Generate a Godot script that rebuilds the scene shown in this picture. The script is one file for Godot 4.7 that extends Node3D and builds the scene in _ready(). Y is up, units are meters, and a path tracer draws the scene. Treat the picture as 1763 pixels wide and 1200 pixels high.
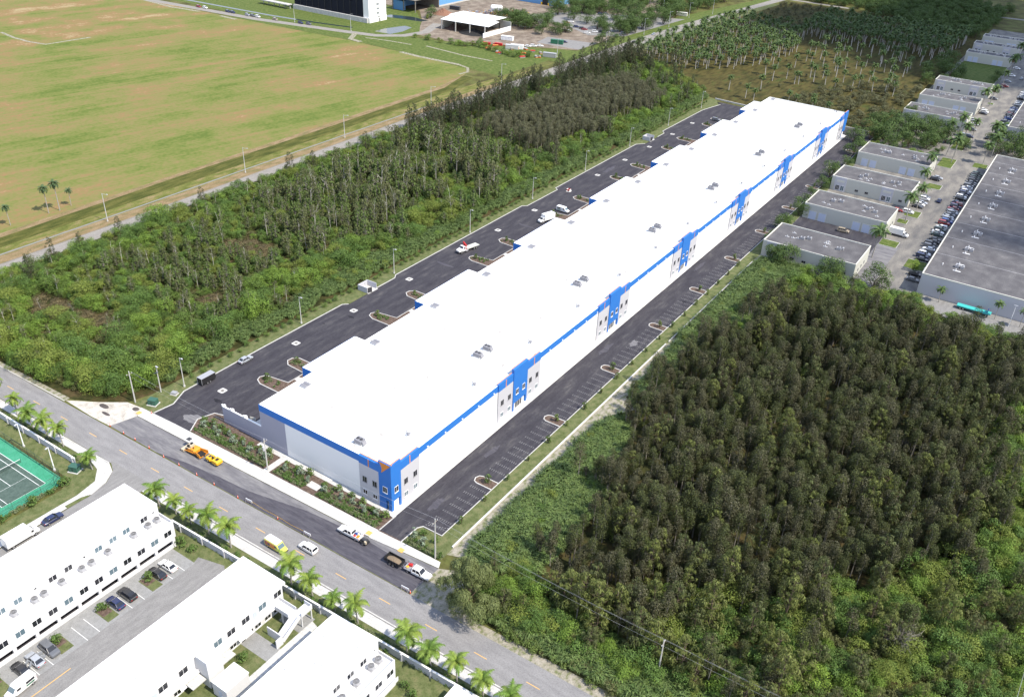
extends Node3D
# World: metres, y up. Origin at the near corner of the long warehouse; x runs along the public road, -z along the warehouse.

class B:
	var v := PackedVector3Array()
	var n := PackedVector3Array()
	var c := PackedColorArray()
	var uv := PackedVector2Array()
	var col := Color(1, 1, 1)
	var off := Transform3D()
	func tri(a: Vector3, b: Vector3, d: Vector3) -> void:
		a = off * a
		b = off * b
		d = off * d
		var m := (b - a).cross(d - a).normalized()
		v.append_array([a, d, b])
		n.append_array([m, m, m])
		c.append_array([col, col, col])
	func tri2(a: Vector3, b: Vector3, d: Vector3, m: Vector3) -> void:
		if (b - a).cross(d - a).dot(m) > 0.0:
			v.append_array([a, d, b])
		else:
			v.append_array([a, b, d])
		n.append_array([m, m, m])
		c.append_array([col, col, col])
	func quad(a: Vector3, b: Vector3, d: Vector3, e: Vector3) -> void:
		tri(a, b, d)
		tri(a, d, e)
	func box(x0: float, x1: float, y0: float, y1: float, z0: float, z1: float) -> void:
		frustum(x0, x1, z0, z1, y0, x0, x1, z0, z1, y1)
	func frustum(x0: float, x1: float, z0: float, z1: float, y0: float, u0: float, u1: float, w0: float, w1: float, y1: float) -> void:
		var a := Vector3(x0, y0, z0)
		var b := Vector3(x1, y0, z0)
		var d := Vector3(x1, y0, z1)
		var e := Vector3(x0, y0, z1)
		var f := Vector3(u0, y1, w0)
		var g := Vector3(u1, y1, w0)
		var h := Vector3(u1, y1, w1)
		var i := Vector3(u0, y1, w1)
		quad(f, i, h, g)
		quad(a, b, d, e)
		quad(e, d, h, i)
		quad(b, a, f, g)
		quad(d, b, g, h)
		quad(a, e, i, f)
	func bar(a: Vector3, b: Vector3, w: float, h: float) -> void:
		# square bar from a to b
		var t := (b - a).normalized()
		var s := t.cross(Vector3.UP if absf(t.y) < 0.95 else Vector3.RIGHT).normalized() * w * 0.5
		var u := s.cross(t).normalized() * h * 0.5
		var p := [a - s - u, a + s - u, a + s + u, a - s + u]
		var q := [b - s - u, b + s - u, b + s + u, b - s + u]
		for k in 4:
			var l := (k + 1) % 4
			quad(p[k], p[l], q[l], q[k])
		quad(p[3], p[2], p[1], p[0])
		quad(q[0], q[1], q[2], q[3])
	func tube(a: Vector3, b: Vector3, r0: float, r1: float, seg := 8, caps := true) -> void:
		var t := (b - a).normalized()
		var s := t.cross(Vector3.UP if absf(t.y) < 0.95 else Vector3.RIGHT).normalized()
		var u := s.cross(t).normalized()
		for k in seg:
			var p := TAU * k / seg
			var q := TAU * (k + 1) / seg
			var d0 := s * cos(p) + u * sin(p)
			var d1 := s * cos(q) + u * sin(q)
			quad(a + d0 * r0, a + d1 * r0, b + d1 * r1, b + d0 * r1)
			if caps:
				tri(b, b + d0 * r1, b + d1 * r1)
				tri(a, a + d1 * r0, a + d0 * r0)
	func loft(st: Array, ch := 0.12) -> void:
		# stations [x, half width, y0, y1]: chamfered sections joined along x
		var rings := []
		for s in st:
			var w: float = s[1]
			var y0: float = s[2]
			var y1: float = s[3]
			var k: float = minf(ch, minf(w, (y1 - y0) * 0.5) * 0.6)
			rings.append([Vector3(s[0], y0, -w + k), Vector3(s[0], y0 + k, -w), Vector3(s[0], y1 - k, -w), Vector3(s[0], y1, -w + k), Vector3(s[0], y1, w - k), Vector3(s[0], y1 - k, w), Vector3(s[0], y0 + k, w), Vector3(s[0], y0, w - k)])
		for i in rings.size() - 1:
			for k in 8:
				var l := (k + 1) % 8
				quad(rings[i][k], rings[i + 1][k], rings[i + 1][l], rings[i][l])
		for k in range(1, 7):
			tri(rings[0][0], rings[0][k], rings[0][k + 1])
			tri(rings[-1][0], rings[-1][k + 1], rings[-1][k])
	func prism(pts: PackedVector2Array, y0: float, y1: float) -> void:
		var ix := Geometry2D.triangulate_polygon(pts)
		for k in range(0, ix.size(), 3):
			var a := pts[ix[k]]
			var b := pts[ix[k + 1]]
			var d := pts[ix[k + 2]]
			if (b - a).cross(d - a) > 0.0:
				var sw := b
				b = d
				d = sw
			tri(Vector3(a.x, y1, a.y), Vector3(b.x, y1, b.y), Vector3(d.x, y1, d.y))
		if y1 - y0 < 0.0005:
			return
		var cw := Geometry2D.is_polygon_clockwise(pts)
		for k in pts.size():
			var a := pts[k]
			var b := pts[(k + 1) % pts.size()]
			if cw:
				var sw := a
				a = b
				b = sw
			quad(Vector3(b.x, y0, b.y), Vector3(a.x, y0, a.y), Vector3(a.x, y1, a.y), Vector3(b.x, y1, b.y))
	func lump(ctr: Vector3, rad: Vector3, rng: RandomNumberGenerator, rough := 0.15, seg := 7, rings := 5) -> void:
		var g := []
		for i in rings + 1:
			var row := []
			var th := PI * i / rings
			for k in seg:
				var ph := TAU * k / seg
				var r := 1.0 + rng.randf_range(-rough, rough)
				row.append(ctr + Vector3(sin(th) * cos(ph) * rad.x, cos(th) * rad.y, sin(th) * sin(ph) * rad.z) * r)
			g.append(row)
		for i in rings:
			for k in seg:
				var l := (k + 1) % seg
				quad(g[i][k], g[i][l], g[i + 1][l], g[i + 1][k])
	func mesh(m: Material) -> ArrayMesh:
		var arr := []
		arr.resize(Mesh.ARRAY_MAX)
		arr[Mesh.ARRAY_VERTEX] = v
		arr[Mesh.ARRAY_NORMAL] = n
		arr[Mesh.ARRAY_COLOR] = c
		if uv.size():
			arr[Mesh.ARRAY_TEX_UV] = uv
		var am := ArrayMesh.new()
		am.add_surface_from_arrays(Mesh.PRIMITIVE_TRIANGLES, arr)
		am.surface_set_material(0, m)
		return am

var cam: Camera3D
var M := {}
var names := {}
var fine_cache := {}
var R := RandomNumberGenerator.new()

# ---------------------------------------------------------------- helpers
func numbered(s: String) -> String:
	var k: int = names.get(s, 0)
	names[s] = k + 1
	return s if k == 0 else "%s_%03d" % [s, k]

func part(called: String, b: B, m: Material, parent: Node) -> MeshInstance3D:
	return inst(called, b.mesh(m), parent)

func inst(called: String, mesh: Mesh, parent: Node) -> MeshInstance3D:
	var o := MeshInstance3D.new()
	o.mesh = mesh
	o.name = called
	parent.add_child(o, true)
	return o

func tag(o: Node, label: String, category: String, group := "", kind := "") -> void:
	o.set_meta("label", label)
	o.set_meta("category", category)
	if group:
		o.set_meta("group", group)
	if kind:
		o.set_meta("kind", kind)

func thing(called: String, label: String, category: String, at := Vector3.ZERO, turn := 0.0, group := "") -> Node3D:
	var o := Node3D.new()
	o.name = numbered(called)
	add_child(o)
	o.position = at
	o.rotation.y = turn
	tag(o, label, category, group)
	return o

func struct(called: String, b: B, m: Material) -> MeshInstance3D:
	var o := part(numbered(called), b, m, self)
	o.set_meta("kind", "structure")
	return o

func dup(src: Node3D, at: Vector3, turn: float, label: String, group := "") -> Node3D:
	var o: Node3D = src.duplicate()
	o.name = numbered(String(src.name).get_slice("_0", 0))
	add_child(o)
	o.position = at
	o.rotation.y = turn
	o.set_meta("label", label)
	if group:
		o.set_meta("group", group)
	return o

func pts(a: Array) -> PackedVector2Array:
	var p := PackedVector2Array()
	for i in range(0, a.size(), 2):
		p.append(Vector2(a[i], a[i + 1]))
	return p

func sheet(called: String, a: Array, y: float, m: Material) -> MeshInstance3D:
	var b := B.new()
	b.prism(pts(a), y, y)
	return struct(called, b, m)

func rect(x0: float, x1: float, z0: float, z1: float) -> Array:
	return [x0, z0, x1, z0, x1, z1, x0, z1]

func strip(called: String, line: Array, w: float, y0: float, y1: float, m: Material) -> MeshInstance3D:
	# a kerb, path or road of width w along the polyline (x, z pairs)
	var b := B.new()
	ribbon(b, line, w, y0, y1)
	return struct(called, b, m)

func ribbon(b: B, line: Array, w: float, y0: float, y1: float) -> void:
	var p := pts(line)
	var l := PackedVector2Array()
	var r := PackedVector2Array()
	for i in p.size():
		var d := Vector2.ZERO
		if i > 0:
			d += (p[i] - p[i - 1]).normalized()
		if i < p.size() - 1:
			d += (p[i + 1] - p[i]).normalized()
		d = d.normalized()
		var s := Vector2(-d.y, d.x) * w * 0.5
		l.append(p[i] + s)
		r.append(p[i] - s)
	for i in p.size() - 1:
		var a0 := Vector3(l[i].x, y1, l[i].y)
		var a1 := Vector3(l[i + 1].x, y1, l[i + 1].y)
		var b0 := Vector3(r[i].x, y1, r[i].y)
		var b1 := Vector3(r[i + 1].x, y1, r[i + 1].y)
		var dn := Vector3(0, y0 - y1, 0)
		b.quad(a0, a1, b1, b0)
		if y1 - y0 > 0.001:
			b.quad(a1, a0, a0 + dn, a1 + dn)
			b.quad(b0, b1, b1 + dn, b0 + dn)
			if i == 0:
				b.quad(a0, b0, b0 + dn, a0 + dn)
			if i == p.size() - 2:
				b.quad(b1, a1, a1 + dn, b1 + dn)

func lin(r: float, g: float, b: float) -> Color:
	# base colour given as linear reflectance
	return Color(r, g, b).linear_to_srgb()

func mat(called: String, col: Color, rough := 0.7, metal := 0.0, spec := 0.5) -> StandardMaterial3D:
	var m := StandardMaterial3D.new()
	m.resource_name = called
	m.albedo_color = col
	m.roughness = rough
	m.metallic = metal
	m.metallic_specular = spec
	M[called] = m
	return m

func ntex(sd: int, freq: float, stops: Array, size := 512, oct := 5, type := FastNoiseLite.TYPE_SIMPLEX_SMOOTH, gain := 0.55) -> NoiseTexture2D:
	# seamless noise run through a colour ramp: stops [position, Color, ...]
	var f := FastNoiseLite.new()
	f.seed = sd
	f.frequency = freq
	f.noise_type = type
	f.fractal_octaves = oct
	f.fractal_gain = gain
	var g := Gradient.new()
	var o := PackedFloat32Array()
	var cs := PackedColorArray()
	for i in range(0, stops.size(), 2):
		o.append(stops[i])
		cs.append(stops[i + 1])
	g.offsets = o
	g.colors = cs
	var t := NoiseTexture2D.new()
	t.width = size
	t.height = size
	t.seamless = true
	t.noise = f
	t.color_ramp = g
	return t

func ground(called: String, stops: Array, sx: float, sz: float, fine: Array, fx: float, fz: float, sd: int, freq := 0.012, ffreq := 0.02, rough := 0.95) -> StandardMaterial3D:
	# two noise layers laid over the world: a coarse one that tiles every sx by sz metres and a fine one every fx by fz
	var m := mat(called, Color.WHITE, rough, 0.0, 0.25)
	m.albedo_texture = ntex(sd, freq * 1.4, stops, 1024, 6)
	m.uv1_triplanar = true
	m.uv1_world_triplanar = true
	m.uv1_scale = Vector3(0.55 / sx, 0.55 / sx, 0.55 / sz)
	m.detail_enabled = true
	m.detail_blend_mode = BaseMaterial3D.BLEND_MODE_MUL
	var key := str(fine)
	if not fine_cache.has(key):
		fine_cache[key] = ntex(sd + 77, ffreq * 1.8, fine, 1024)
	m.detail_albedo = fine_cache[key]
	m.detail_uv_layer = BaseMaterial3D.DETAIL_UV_2
	m.uv2_triplanar = true
	m.uv2_world_triplanar = true
	m.uv2_scale = Vector3(0.3 / fx, 0.3 / fx, 0.3 / fz)
	return m

func gr(a: float) -> Color:
	return Color(a, a, a)

const LIT := 2.1
func px(r: float, g: float, b: float) -> Color:
	# reflectance of a level sunlit surface that shows as this colour
	var k := Color(r / 255.0, g / 255.0, b / 255.0).srgb_to_linear()
	return Color(k.r / LIT, k.g / LIT, k.b / LIT).linear_to_srgb()

func _ready() -> void:
	R.seed = 4711
	# --- camera
	cam = Camera3D.new()
	cam.name = "camera"
	add_child(cam)
	cam.fov = 43.06
	cam.near = 1.0
	cam.far = 6000.0
	cam.transform = Transform3D(Basis(Vector3(0.829547, 0.040495, -0.556966), Vector3(-0.319077, 0.852899, -0.413224), Vector3(0.458302, 0.520504, 0.720441)).orthonormalized(), Vector3(106.85, 142.22, 118.58))
	cam.current = true
	# --- sky, sun, exposure
	var sm := ProceduralSkyMaterial.new()
	sm.sky_top_color = Color(0.56, 0.63, 0.76)
	sm.sky_horizon_color = Color(0.86, 0.87, 0.89)
	sm.sky_curve = 0.2
	sm.ground_bottom_color = Color(0.30, 0.32, 0.25)
	sm.ground_horizon_color = Color(0.70, 0.75, 0.80)
	sm.sky_energy_multiplier = 1.2
	var sky := Sky.new()
	sky.sky_material = sm
	var env := Environment.new()
	env.background_mode = Environment.BG_SKY
	env.sky = sky
	env.tonemap_mode = Environment.TONE_MAPPER_LINEAR
	env.tonemap_exposure = 1.5
	env.sdfgi_enabled = true
	env.ssao_enabled = true
	env.ssil_enabled = true
	var we := WorldEnvironment.new()
	we.environment = env
	add_child(we)
	var sun := DirectionalLight3D.new()
	sun.name = "sun"
	add_child(sun)
	sun.light_energy = 1.5
	sun.light_color = Color(1.0, 0.965, 0.905)
	sun.light_angular_distance = 0.5
	sun.shadow_enabled = true
	sun.directional_shadow_max_distance = 1200.0
	sun.look_at_from_position(Vector3.ZERO, Vector3(-0.75, -1.0, 0.025), Vector3.UP)

	make_materials()
	build_ground()
	build_sheets_near()
	build_sheets_far()
	build_warehouse()
	build_lots()
	build_apartments()
	build_industrial()
	build_background()
	build_vehicles()
	build_street()
	build_palms()
	build_forest()
	build_clouds()

func make_materials() -> void:
	mat("white_wall", lin(0.80, 0.80, 0.79), 0.75)
	mat("roof_white", lin(0.80, 0.80, 0.78), 0.6)
	mat("apartment_wall", lin(0.60, 0.60, 0.61), 0.75)
	mat("apartment_roof", lin(0.76, 0.76, 0.74), 0.7)
	mat("unit_grey", lin(0.22, 0.22, 0.24), 0.55)
	mat("panel_grey", lin(0.46, 0.46, 0.49), 0.75)
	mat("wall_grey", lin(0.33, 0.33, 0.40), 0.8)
	mat("blue", lin(0.022, 0.155, 0.50), 0.6)
	mat("orange", lin(0.62, 0.22, 0.04), 0.6)
	mat("glass_dark", lin(0.018, 0.020, 0.026), 0.12, 0.0, 0.6)
	mat("glass_blue", lin(0.10, 0.15, 0.18), 0.12, 0.0, 0.6)
	mat("frame_white", lin(0.78, 0.78, 0.78), 0.5)
	mat("frame_grey", lin(0.30, 0.30, 0.31), 0.5)
	mat("metal_grey", lin(0.42, 0.42, 0.43), 0.45, 0.4)
	mat("metal_light", lin(0.60, 0.60, 0.62), 0.45, 0.3)
	mat("steel_dark", lin(0.045, 0.045, 0.05), 0.6)
	mat("black", lin(0.012, 0.012, 0.013), 0.7)
	mat("rubber", lin(0.02, 0.02, 0.021), 0.85)
	mat("rim", lin(0.45, 0.45, 0.46), 0.35, 0.7)
	mat("concrete_pole", lin(0.46, 0.45, 0.42), 0.85)
	mat("wood_pole", lin(0.22, 0.19, 0.16), 0.9)
	mat("cone", lin(0.75, 0.10, 0.03), 0.6)
	mat("red", lin(0.50, 0.02, 0.02), 0.45)
	mat("taillight", lin(0.35, 0.01, 0.01), 0.3)
	mat("headlight", lin(0.7, 0.7, 0.68), 0.2)
	mat("yellow", lin(0.72, 0.40, 0.02), 0.5)
	mat("machine_orange", lin(0.70, 0.27, 0.02), 0.5)
	mat("machine_beige", lin(0.50, 0.42, 0.30), 0.6)
	mat("utility_green", lin(0.035, 0.105, 0.075), 0.55)
	mat("bin_green", lin(0.02, 0.13, 0.07), 0.55)
	mat("teal", lin(0.05, 0.42, 0.40), 0.5)
	mat("roller_door", lin(0.48, 0.53, 0.64), 0.55)
	mat("beige_wall", lin(0.46, 0.46, 0.41), 0.85)
	mat("beige_light", lin(0.56, 0.55, 0.49), 0.85)
	mat("blue_steel", lin(0.12, 0.30, 0.55), 0.6)
	mat("cladding_dark", lin(0.020, 0.023, 0.032), 0.6)
	mat("white_paint", lin(0.62, 0.62, 0.60), 0.7)
	mat("worn_paint", lin(0.34, 0.34, 0.34), 0.8)
	mat("yellow_paint", lin(0.62, 0.36, 0.10), 0.7)
	mat("tennis_line", lin(0.70, 0.72, 0.70), 0.7)
	mat("soil", lin(0.15, 0.075, 0.04), 0.95)
	mat("solar", lin(0.02, 0.03, 0.12), 0.15)
	mat("cloud_white", lin(0.8, 0.8, 0.8), 1.0)
	mat("bark_pale", lin(0.42, 0.40, 0.36), 0.9)
	mat("bark_grey", lin(0.22, 0.20, 0.17), 0.9)
	mat("bark_brown", lin(0.10, 0.075, 0.05), 0.9)
	mat("palm_trunk", lin(0.30, 0.28, 0.25), 0.9)
	mat("fence_mesh", lin(0.05, 0.08, 0.06), 0.7)
	for k in {"car_white": [0.75, 0.75, 0.74], "car_black": [0.012, 0.012, 0.014], "car_silver": [0.32, 0.34, 0.37], "car_grey": [0.11, 0.115, 0.125], "car_navy": [0.012, 0.02, 0.075], "car_red": [0.25, 0.015, 0.015], "car_blue": [0.03, 0.08, 0.28], "car_green": [0.03, 0.06, 0.05], "car_tan": [0.30, 0.25, 0.18], "van_lime": [0.52, 0.52, 0.09]}:
		var a: Array = {"car_white": [0.75, 0.75, 0.74], "car_black": [0.012, 0.012, 0.014], "car_silver": [0.32, 0.34, 0.37], "car_grey": [0.11, 0.115, 0.125], "car_navy": [0.012, 0.02, 0.075], "car_red": [0.25, 0.015, 0.015], "car_blue": [0.03, 0.08, 0.28], "car_green": [0.03, 0.06, 0.05], "car_tan": [0.30, 0.25, 0.18], "van_lime": [0.52, 0.52, 0.09]}[k]
		var cm := mat(k, lin(a[0], a[1], a[2]), 0.35)
		cm.clearcoat_enabled = true
		cm.clearcoat = 0.6
		cm.clearcoat_roughness = 0.08
	# leaves: colour from the vertices
	for k in ["leaf", "leaf_dry"]:
		var lm := mat(k, Color.WHITE, 0.65, 0.0, 0.35)
		lm.vertex_color_use_as_albedo = true
		lm.cull_mode = BaseMaterial3D.CULL_DISABLED
		if k == "leaf":
			lm.backlight_enabled = true
			lm.backlight = Color(0.22, 0.26, 0.10)
	mat("vcol", Color.WHITE, 0.8).vertex_color_use_as_albedo = true
	# ground
	var soft := [0.0, gr(0.82), 0.5, gr(0.95), 1.0, gr(1.0)]
	var grain := [0.15, gr(0.83), 0.5, gr(0.97), 0.85, gr(1.0)]
	ground("scrub", [0.1, px(98, 96, 60), 0.4, px(120, 118, 70), 0.6, px(132, 138, 78), 0.9, px(150, 140, 95)], 140, 140, grain, 17, 17, 11)
	var fm := mat("field", Color.WHITE, 0.95, 0.0, 0.2)
	fm.albedo_texture = field_texture()
	fm.texture_repeat = false
	ground("verge", [0.1, px(120, 130, 62), 0.45, px(148, 152, 82), 0.7, px(172, 160, 105), 0.9, px(190, 170, 125)], 40, 90, grain, 9, 9, 31)
	ground("swale", [0.15, px(88, 98, 44), 0.5, px(114, 118, 58), 0.85, px(142, 138, 76)], 26, 120, grain, 9, 9, 37)
	ground("tan_dirt", [0.15, px(150, 146, 98), 0.45, px(180, 156, 116), 0.85, px(200, 176, 140)], 30, 80, grain, 9, 9, 41)
	ground("lawn", [0.15, px(118, 130, 80), 0.5, px(138, 148, 98), 0.85, px(158, 158, 112)], 22, 22, grain, 5, 5, 43)
	ground("lawn_bright", [0.15, px(104, 126, 60), 0.5, px(124, 142, 74), 0.85, px(148, 156, 92)], 30, 30, grain, 7, 7, 47)
	ground("forest_floor", [0.2, px(60, 64, 36), 0.45, px(86, 88, 50), 0.6, px(100, 92, 58), 0.85, px(122, 106, 74)], 60, 60, grain, 9, 9, 53)
	ground("nursery_grass", [0.15, px(82, 86, 44), 0.4, px(104, 99, 55), 0.6, px(118, 108, 62), 0.85, px(98, 108, 54)], 110, 240, [0.2, gr(0.72), 0.5, gr(0.94), 0.8, gr(1.0)], 26, 120, 59, 0.012, 0.016)
	ground("sand", [0.1, lin(0.36, 0.33, 0.29), 0.4, lin(0.48, 0.45, 0.40), 0.9, lin(0.57, 0.54, 0.49)], 26, 26, grain, 5, 5, 61)
	ground("sand_weedy", [0.2, px(150, 158, 110), 0.45, px(196, 190, 168), 0.8, px(222, 214, 198)], 14, 22, grain, 5, 5, 67)
	ground("road_old", [0.1, px(178, 176, 177), 0.5, px(190, 188, 188), 0.9, px(200, 198, 198)], 70, 16, soft, 6, 3, 71, 0.012, 0.02, 0.9)
	ground("road_far", [0.1, px(186, 180, 172), 0.5, px(198, 192, 184), 0.9, px(208, 203, 196)], 16, 90, soft, 4, 12, 73, 0.012, 0.02, 0.9)
	ground("asphalt_new", [0.12, px(84, 82, 90), 0.45, px(94, 92, 100), 0.7, px(103, 101, 107), 0.92, px(128, 125, 127)], 26, 110, soft, 5, 16, 79, 0.012, 0.02, 0.85)
	ground("asphalt_lane", [0.2, px(150, 148, 153), 0.45, px(164, 162, 166), 0.65, px(176, 174, 176), 0.88, px(188, 186, 186)], 90, 14, soft, 26, 3, 83, 0.010, 0.02, 0.85)
	ground("asphalt_dark", [0.2, px(106, 104, 114), 0.5, px(116, 114, 124), 0.85, px(130, 128, 136)], 60, 10, soft, 22, 3, 85, 0.010, 0.02, 0.85)
	ground("asphalt_wet", [0.2, px(58, 56, 62), 0.5, px(66, 64, 70), 0.85, px(78, 76, 82)], 20, 20, soft, 6, 6, 86, 0.012, 0.02, 0.6)
	ground("asphalt_park", [0.15, px(150, 147, 146), 0.4, px(165, 161, 156), 0.6, px(180, 175, 167), 0.85, px(194, 188, 178)], 50, 140, soft, 6, 12, 89, 0.012, 0.02, 0.9)
	ground("concrete", [0.15, lin(0.47, 0.46, 0.44), 0.5, lin(0.54, 0.53, 0.51), 0.85, lin(0.60, 0.59, 0.57)], 24, 10, soft, 4, 4, 97, 0.012, 0.03, 0.85)
	ground("concrete_white", [0.15, lin(0.58, 0.57, 0.55), 0.5, lin(0.64, 0.63, 0.61), 0.85, lin(0.68, 0.67, 0.65)], 24, 10, soft, 4, 4, 101, 0.012, 0.03, 0.85)
	ground("paving_grey", [0.15, px(190, 190, 188), 0.5, px(200, 200, 199), 0.85, px(208, 208, 206)], 12, 12, soft, 3, 3, 103, 0.012, 0.03, 0.85)
	ground("drive_grey", [0.15, px(178, 176, 174), 0.5, px(188, 186, 184), 0.85, px(198, 196, 193)], 12, 40, soft, 4, 4, 107, 0.012, 0.03, 0.85)
	ground("tennis_green", [0.15, px(88, 196, 152), 0.5, px(98, 206, 164), 0.85, px(108, 212, 172)], 30, 30, soft, 6, 6, 109, 0.012, 0.03, 0.7)
	ground("tennis_court", [0.15, px(106, 128, 118), 0.5, px(116, 138, 128), 0.85, px(126, 146, 136)], 20, 20, soft, 6, 6, 113, 0.012, 0.03, 0.7)
	ground("mulch", [0.15, px(116, 98, 88), 0.5, px(140, 120, 108), 0.85, px(162, 142, 128)], 9, 9, grain, 3, 3, 127)
	ground("yard_dirt", [0.15, px(150, 136, 122), 0.5, px(176, 160, 144), 0.85, px(200, 186, 168)], 90, 90, grain, 20, 20, 131)
	ground("roof_grey", [0.1, px(122, 120, 124), 0.45, px(136, 134, 137), 0.7, px(148, 146, 148), 0.92, px(172, 169, 168)], 60, 80, soft, 6, 6, 137, 0.012, 0.02, 0.9)
	ground("roof_membrane", [0.0, lin(0.80, 0.80, 0.78), 0.70, lin(0.78, 0.78, 0.76), 0.80, lin(0.52, 0.51, 0.49), 0.92, lin(0.36, 0.34, 0.31)], 30, 40, soft, 6, 6, 139, 0.012, 0.02, 0.6)
	var wm := mat("water", lin(0.03, 0.045, 0.05), 0.08, 0.0, 0.5)
	wm.roughness = 0.1

func field_texture() -> ImageTexture:
	# mown grass over 444 m: long mowing streaks, brown and straw patches, fine tussocks
	var n := 1024
	var f := []
	for k in 5:
		var q := FastNoiseLite.new()
		q.seed = 300 + k
		q.noise_type = FastNoiseLite.TYPE_SIMPLEX_SMOOTH
		q.frequency = 1.0
		q.fractal_octaves = [4, 3, 3, 2, 3][k]
		f.append(q)
	var ax := Vector2(0.197, -0.980)
	var cx := Vector2(0.980, 0.197)
	var pal := [px(118, 138, 66), px(140, 152, 80), px(154, 156, 92), px(168, 156, 102), px(180, 146, 104), px(204, 184, 140)]
	var bytes := PackedByteArray()
	bytes.resize(n * n * 3)
	var i := 0
	for v in n:
		for u in n:
			var p := Vector2(-660.0 + 444.0 * u / n, -360.0 + 444.0 * v / n)
			var a := p.dot(ax)
			var c := p.dot(cx)
			var t: float = 0.38 + 0.46 * f[0].get_noise_2d(a / 62.0, c / 44.0) + 0.22 * f[1].get_noise_2d(a / 150.0, c / 4.0) + 0.26 * f[2].get_noise_2d(p.x / 2.4, p.y / 2.4) + 0.18 * f[3].get_noise_2d(a / 420.0, c / 17.0) + 0.16 * f[4].get_noise_2d(p.x / 9.0, p.y / 9.0)
			t += 0.34 * clampf((-p.x - 420.0) / 60.0, 0.0, 1.0) * (0.6 + f[4].get_noise_2d(p.x / 30.0, p.y / 30.0))
			t += 0.30 * clampf(1.0 - p.distance_to(Vector2(-345.0, -98.0)) / 42.0, 0.0, 1.0) + 0.35 * clampf(1.0 - p.distance_to(Vector2(-262.0, -44.0)) / 34.0, 0.0, 1.0) + 0.25 * clampf(1.0 - p.distance_to(Vector2(-318.0, -336.0)) / 40.0, 0.0, 1.0)
			if p.x > -240.0:
				t += 0.10 * clampf((p.x + 240.0) / 12.0, 0.0, 1.0)
			t = clampf(t, 0.0, 0.999) * 5.0
			var k := int(t)
			var col: Color = pal[k].lerp(pal[k + 1], t - k)
			bytes[i] = int(col.r * 255.0)
			bytes[i + 1] = int(col.g * 255.0)
			bytes[i + 2] = int(col.b * 255.0)
			i += 3
	return ImageTexture.create_from_image(Image.create_from_data(n, n, false, Image.FORMAT_RGB8, bytes))

func build_ground() -> void:
	var b := B.new()
	b.quad(Vector3(-2400, 0, -3000), Vector3(-2400, 0, 700), Vector3(1500, 0, 700), Vector3(1500, 0, -3000))
	struct("ground", b, M.scrub)

func zroad(x: float) -> float:
	return 22.5 - 0.0155 * x

func band(x0: float, x1: float, a0: float, a1: float, c0: float, c1: float) -> Array:
	# strip between the lines z = a0..a1 (at x0, x1) and z = c0..c1
	return [x0, a0, x1, a1, x1, c1, x0, c0]

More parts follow.
